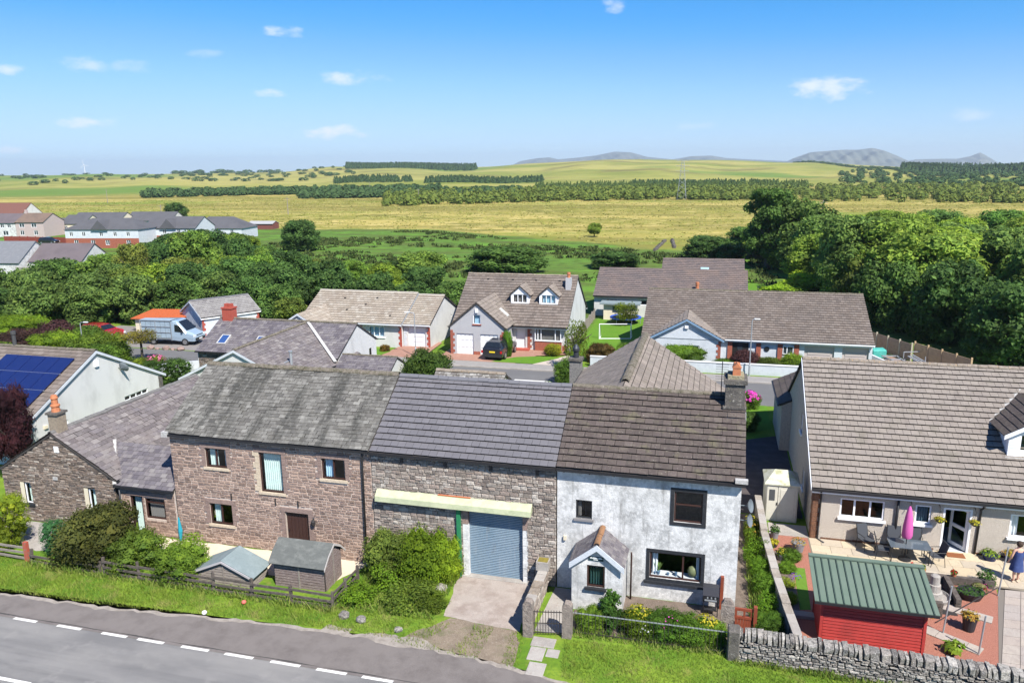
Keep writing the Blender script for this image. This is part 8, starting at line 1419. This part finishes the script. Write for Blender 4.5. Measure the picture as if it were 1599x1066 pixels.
grass('weeds', 'tall weeds along the foot of the rail fence', [(-5, -3.7), (9.7, -3.75), (9.7, -3.35), (-5, -3.2)], 300, .26, wd_m, 5); grass('weeds', 'weeds at the foot of the dry stone wall', [(24.4, -3.3), (36, -3.6), (36, -3.3), (24.4, -3.0)], 420, .2, wd_m, 6); grass('weeds', 'low weeds in the side passage border', [(25.1, -2.3), (26.1, -2.3), (25.7, 7), (25.1, 7)], 260, .3, wd_m, 7)
grass('weeds', 'weeds along the railings foot', [(18.8, -3.1), (24.3, -2.95), (24.3, -2.5), (18.8, -2.6)], 400, .18, wd_m, 8)
# rushes in the wet field
def rushes():
    r_ = np.random.default_rng(5); n = 2600; P = np.stack([r_.uniform(-75, 32, n), r_.uniform(84, 168, n)], 1); keep = (np.sin(P[:, 0] * .09 + np.sin(P[:, 1] * .11) * 2) + np.sin(P[:, 1] * .17 + P[:, 0] * .05) * .8 + r_.normal(size=n) * .5) > .1; P = P[keep]; P = P[(P[:, 1] + np.maximum(0, (P[:, 0] + 50) * .69)) < 168]; V = []; n = len(P); k = 14
    c = np.repeat(P, k, 0) + r_.normal(size=(n * k, 2)) * .42; hh = np.repeat(r_.uniform(.35, .8, n), k) * r_.uniform(.6, 1.1, n * k); a = r_.uniform(0, 6.28, n * k); d = np.stack([np.cos(a), np.sin(a), a * 0], 1) * .22; B = np.stack([c[:, 0], c[:, 1], a * 0], 1); V = np.stack([B - d, B + d, B + np.stack([r_.normal(size=n * k) * .25, r_.normal(size=n * k) * .25, hh], 1)], 1).reshape(-1, 3)
    o = bpy.data.objects.new('rushes', npmesh('rushes', V, np.arange(len(V)).reshape(-1, 3), M('rush_blade', (.035, .06, .012), .9, rnd='isl', ramp=[(.022, .04, .008), (.04, .065, .012), (.065, .08, .02), (.03, .055, .01)]))); link(o, None); o['kind'] = 'stuff'; o['label'] = 'dark tussocks of rush scattered over the green wet field'; o['category'] = 'rushes'
rushes()
def moor_tufts():
    r_ = np.random.default_rng(9); n = 17000; az = r_.uniform(-26, 52, n); rr_ = np.sqrt(r_.uniform(170 ** 2, 520 ** 2, n)); a = np.radians(az); P = np.stack([CAMPOS.x - np.sin(a) * rr_, CAMPOS.y + np.cos(a) * rr_], 1); P = P[(P[:, 1] + np.maximum(0, (P[:, 0] + 50) * .69)) > 176]; n = len(P); k = 4
    c = np.repeat(P, k, 0) + r_.normal(size=(n * k, 2)) * .55; sz = np.repeat(r_.uniform(.3, .9, n), k); hh = sz * r_.uniform(.15, .4, n * k); a = r_.uniform(0, 6.28, n * k); d = np.stack([np.cos(a), np.sin(a), a * 0], 1) * sz[:, None] * .5; B = np.stack([c[:, 0], c[:, 1], a * 0], 1); V = np.stack([B - d, B + d, B + np.stack([r_.normal(size=n * k) * .3, r_.normal(size=n * k) * .3, hh], 1)], 1).reshape(-1, 3)
    o = bpy.data.objects.new('moor_grass', npmesh('moor_grass', V, np.arange(len(V)).reshape(-1, 3), M('moor_blade', (.3, .28, .08), .9, rnd='isl', ramp=[(.18, .20, .035), (.27, .27, .06), (.38, .35, .11), (.22, .25, .04), (.44, .40, .14)], trans=.3))); link(o, None); o['kind'] = 'stuff'; o['label'] = 'pale yellow tussocky grass of the open moor'; o['category'] = 'grass'
moor_tufts()
# ------------------------------------------------------------------ far woods (each reads as one mass), moor bushes
def mini_tree(seed, conifer=False, n=96):
    r_ = np.random.default_rng(seed); z = r_.uniform(.05, 1, n); rad_ = (.36 * (1.02 - z) if conifer else .42 * np.sqrt(np.clip(1 - ((z - .5) / .56) ** 2, .02, 1))) * r_.uniform(.7, 1.1, n); a = r_.uniform(0, 6.28, n); c = np.stack([np.cos(a) * rad_, np.sin(a) * rad_, z], 1); nr = np.stack([np.cos(a), np.sin(a), r_.uniform(.1, .9, n)], 1); t_ = r_.normal(size=(n, 3)); A = np.cross(nr, t_); A /= np.linalg.norm(A, axis=1)[:, None]; Bv = np.cross(nr / np.linalg.norm(nr, axis=1)[:, None], A); s_ = r_.uniform(.075, .14, n)[:, None] * (.7 if conifer else 1); return np.stack([c - A * s_, c - Bv * s_, c + A * s_ , c + Bv * s_], 1).reshape(-1, 3)
MT = [mini_tree(k) for k in range(4)]; MC = [mini_tree(20 + k, True) for k in range(4)]
def polar(az, r_): return CAMPOS.x - math.sin(R(az)) * r_, CAMPOS.y + math.cos(R(az)) * r_
def far_wood(name, lb_, pts, tm, mat, seed):
    """pts: (az, r, h, w)"""
    rr = random.Random(seed); Vs = []
    for (az, r_, h, w_) in pts:
        x, y = polar(az, r_); z = float(terrain(np.array(az), np.array(r_))) if r_ > 620 else 0.; a = rr.uniform(0, 6.28); m = tm[rr.randrange(len(tm))]; ca, sa = math.cos(a), math.sin(a); Vs.append(np.stack([x + (m[:, 0] * ca - m[:, 1] * sa) * w_, y + (m[:, 0] * sa + m[:, 1] * ca) * w_, z - .3 + m[:, 2] * h], 1))
    V = np.concatenate(Vs); o = bpy.data.objects.new(name, npmesh(name, V, np.arange(len(V)).reshape(-1, 4), mat)); link(o, None); o['kind'] = 'stuff'; o['label'] = lb_; o['category'] = 'wood'
fm = lambda nm, rp: M(nm, rp[0], .85, rnd='isl', ramp=rp, trans=.2)
con_m = fm('conifer_mass', [(.03, .065, .022), (.05, .095, .03), (.07, .12, .036)]); con_l = fm('young_conifer_mass', [(.055, .095, .022), (.09, .14, .03), (.12, .17, .036)]); mix_m = fm('mixed_belt', [(.06, .10, .018), (.11, .15, .024), (.16, .19, .032), (.08, .12, .02)])
rr = random.Random(8); U_ = rr.uniform
far_wood('tree_belt', 'long belt of dark conifers across the moor', [(U_(20, 40), U_(560, 640), U_(3.5, 5.5), U_(5, 8)) for _ in range(420)] + [(U_(14, 30), U_(470, 560), U_(3, 5), U_(5, 8)) for _ in range(420)], MT, con_m, 1)
far_wood('tree_belt', 'belt of mixed lighter trees in the middle of the moor', [(az, U_(400, 560) - 2.2 * abs(az - 4), U_(2.6, 5), U_(4, 7)) for az in [U_(-5, 24) for _ in range(900)]], MT, mix_m, 2)
far_wood('plantation', 'young conifer plantation behind the mixed belt', [(az, U_(540, 700), U_(3, 5.5), U_(4, 6)) for az in [U_(-6, 13) for _ in range(900)]], MC, con_l, 3)
far_wood('tree_belt', 'scattered trees and scrub on the right side of the moor', [(az, U_(380, 640), U_(2, 4.2), U_(4, 7)) for az in [U_(-22, -1) for _ in range(480)]], MT, mix_m, 4)
far_wood('hilltop_forest', 'dark conifer forest on the left hilltop', [(az, U_(1650, 2180), U_(10, 13), U_(10, 14)) for az in [U_(17.3, 26.6) for _ in range(1100)]], MC, con_m, 5)
far_wood('hill_forest', 'dark conifer forest on the right hill', [(az, U_(1250, 2050), U_(9, 13), U_(10, 14)) for az in [U_(-26, -11.6) for _ in range(1900)]], MC, con_m, 6)
far_wood('hill_woods', 'small conifer blocks on the hillside below the hilltop forest', [(U_(22, 27.5), U_(880, 1000), U_(5, 7), U_(7, 10)) for _ in range(220)] + [(U_(12.5, 21), U_(830, 920), U_(5, 7), U_(7, 10)) for _ in range(380)] + [(U_(-4, 6), U_(660, 720), U_(3.5, 5.5), U_(5, 8)) for _ in range(260)], MC, con_m, 7)
far_wood('hedgerows', 'dark hedges and scattered bushes far out on the plain', [(U_(26, 48), U_(1100, 2000), U_(3, 5), U_(9, 18)) for _ in range(120)] + [(U_(31, 38), U_(2300, 3200), U_(10, 16), U_(25, 40)) for _ in range(60)] + [(U_(-22, -8), U_(650, 1250), U_(3, 5.5), U_(6, 11)) for _ in range(260)] + [(-5 - 10.5 * k / 70 + U_(-.05, .05), 2050 - 1150 * (k / 70) ** .8, U_(3, 5), U_(9, 14)) for k in range(70)], MT, con_m, 8)
# distant mountains
def mountain(name, tab, dist, depth, mat, seed):
    tab = sorted(tab); azs = np.linspace(tab[0][0], tab[-1][0], 160); prof = np.interp(azs, [a for a, _ in tab], [h for _, h in tab]); K = 14; r_ = np.random.default_rng(seed); rows = []
    for i in range(K):
        f = i / (K - 1); rr_ = dist - depth * (1 - f); nz_ = (np.sin(azs * 4.1 + i * .5 + seed) * .5 + np.sin(azs * 9.3 - i * .8) * .35) * .2 * np.sin(math.pi * f) ; hh = prof * np.clip(f ** .8 + nz_, 0, 1.0); a = np.radians(azs); rows.append(np.stack([CAMPOS.x - np.sin(a) * rr_, CAMPOS.y + np.cos(a) * rr_, hh - 6 * (1 - f)], 1))
    a = np.radians(azs); rows.append(np.stack([CAMPOS.x - np.sin(a) * (dist + depth * .6), CAMPOS.y + np.cos(a) * (dist + depth * .6), azs * 0 - 10], 1)); V = np.concatenate(rows); na = len(azs); idx = np.arange(len(V)).reshape(len(rows), na); F = np.stack([idx[:-1, :-1], idx[:-1, 1:], idx[1:, 1:], idx[1:, :-1]], -1).reshape(-1, 4)
    if tab[0][0] > tab[-1][0]: pass
    struct(link(bpy.data.objects.new(name, npmesh(name, V, F, mat, True)), None))
mm = M('fell_side', (.10, .12, .10), 1., [(.0025, (.16, .165, .13), .42, .64, .7), (.006, (.06, .075, .07), .48, .68, .6)])
mountain("mountain", [(14.68, 43.6), (14.12, 83.5), (12.82, 115.2), (11.98, 120.5), (11.34, 99.1), (9.81, 116.7), (8.66, 134.8), (7.3, 172.4), (6.16, 163.4), (5.02, 114.3), (3.22, 84.1), (1.9, 114.6), (0.58, 118.4), (-0.51, 89.8), (-2.02, 73.7), (-4.76, 48.9), (-5.8, 21.3)], 8600, 1800, mm, 1)
mountain("mountain", [(-4.35, 34.4), (-4.95, 73.0), (-5.95, 121.5), (-6.95, 130.3), (-7.94, 139.0), (-8.92, 136.5), (-9.76, 150.7), (-10.46, 127.2), (-11.24, 82.2), (-12.02, 32.3), (-12.59, 9.9)], 7600, 2200, mm, 2)
mountain("mountain", [(-11.28, 17.6), (-12.38, 53.0), (-13.83, 55.9), (-14.72, 53.8), (-15.4, 76.5), (-15.93, 111.3), (-16.44, 61.8), (-16.99, 6.6)], 8900, 1500, mm, 3)

# power line, pylon, turbine
t = thing('lattice_pylon', 'tall grey lattice pylon standing behind the tree belt', 'pylon', (5.9, 372, 0), local=True); q = MB()
for (sx, sy) in ((-1, -1), (1, -1), (1, 1), (-1, 1)): q.beam((sx * 2.2, sy * 2.2, 0), (sx * .5, sy * .5, 19.4), .1, .1)
for k in range(8):
    z0 = k * 2.4; z1 = z0 + 2.4; w0 = 2.2 - z0 * .085; w1 = 2.2 - z1 * .085
    for (ax_, s_) in ((0, -1), (0, 1), (1, -1), (1, 1)):
        for d in (-1, 1): a = [d * w0, s_ * w0, z0] if ax_ == 0 else [s_ * w0, d * w0, z0]; b = [-d * w1, s_ * w1, z1] if ax_ == 0 else [s_ * w1, -d * w1, z1]; q.beam(a, b, .06, .06)
q.build('tower', galv, t)
for z in (14, 16.5, 19): MB().beam((-3.2, 0, z), (3.2, 0, z), .12, .16).build('cross_arm', galv, t)
for i, (x, y, h, lb_) in enumerate(((-207, 466, 8, 'wooden pole at the left end of the mixed tree belt'), (-135, 238, 6.5, 'wooden pole on the moor left of centre'), (-300, 330, 7.5, 'wooden pole on the far left moor'), (-161, 200, 5.5, 'wooden pole behind the far dark roofed houses'), (-118, 330, 7, 'wooden pole on the moor near the tree belt'), (45, 150, 9, 'pale pole rising from the right hand wood'))):
    t = thing('power_pole', lb_, 'pole', (x, y, 0), local=True); MB().tube([(0, 0, 0), (0, 0, h)], [.16, .11], 6).build('post', wood_grey, t); MB().beam((-1, 0, h - .5), (1, 0, h - .5), .12, .12).build('cross_arm', wood_grey, t)
tx, ty = polar(43.2, 2600); t = thing('wind_turbine', 'white wind turbine on the far left horizon', 'wind turbine', (tx, ty, 0), R(20), local=True); MB().tube([(0, 0, 0), (0, 0, 38)], [.8, .5], 10).build('tower', white_pl, t); MB().beam((0, -1.8, 38.5), (0, 2, 38.5), 1.8, 1.8).build('nacelle', white_pl, t)
for k in range(3): a = R(90 + 120 * k + 12); MB().beam((0, -2, 38.5), (math.cos(a) * 14, -2, 38.5 + math.sin(a) * 14), .5, .2, (0, 1, 0)).build('blade', white_pl, t)
# stone wall remains on the moor
for i, (p0, p1, lb_) in enumerate((((11.6, 128), (12.3, 150), 'ruined stone wall running up onto the moor at left'), ((15.2, 134), (13.6, 152), 'ruined stone wall on the moor right of the other ruin'))):
    q = MB(); a = Vector((*p0, 0)); b = Vector((*p1, 0)); k = 40
    for j in range(k): p = a + (b - a) * (j / k); q.beam(p + Vector((rng.uniform(-.3, .3), 0, .2)), p + (b - a) / k * .7 + Vector((0, 0, rng.uniform(.1, .3))), .5, rng.uniform(.2, .6))
    tag(q.build('ruined_wall', chim_stone), lb_, 'wall')
# ------------------------------------------------------------------ haze: the air itself
hz = MB().box(-9500, 7000, -120, 9800, -42, 190).build('haze', M('haze_dummy', (1, 1, 1))); hm = bpy.data.materials.new('haze_air'); hm.use_nodes = True; hm.node_tree.nodes.clear(); ho = hm.node_tree.nodes.new('ShaderNodeOutputMaterial'); hv = hm.node_tree.nodes.new('ShaderNodeVolumePrincipled'); hv.inputs['Color'].default_value = (.80, .90, 1.0, 1); hv.inputs['Density'].default_value = .00009; hv.inputs['Anisotropy'].default_value = .2
hm.node_tree.links.new(hv.outputs[0], ho.inputs['Volume']); hz.data.materials.clear(); hz.data.materials.append(hm); hz['kind'] = 'stuff'; hz['label'] = 'thin blue summer haze over the moor and fells'
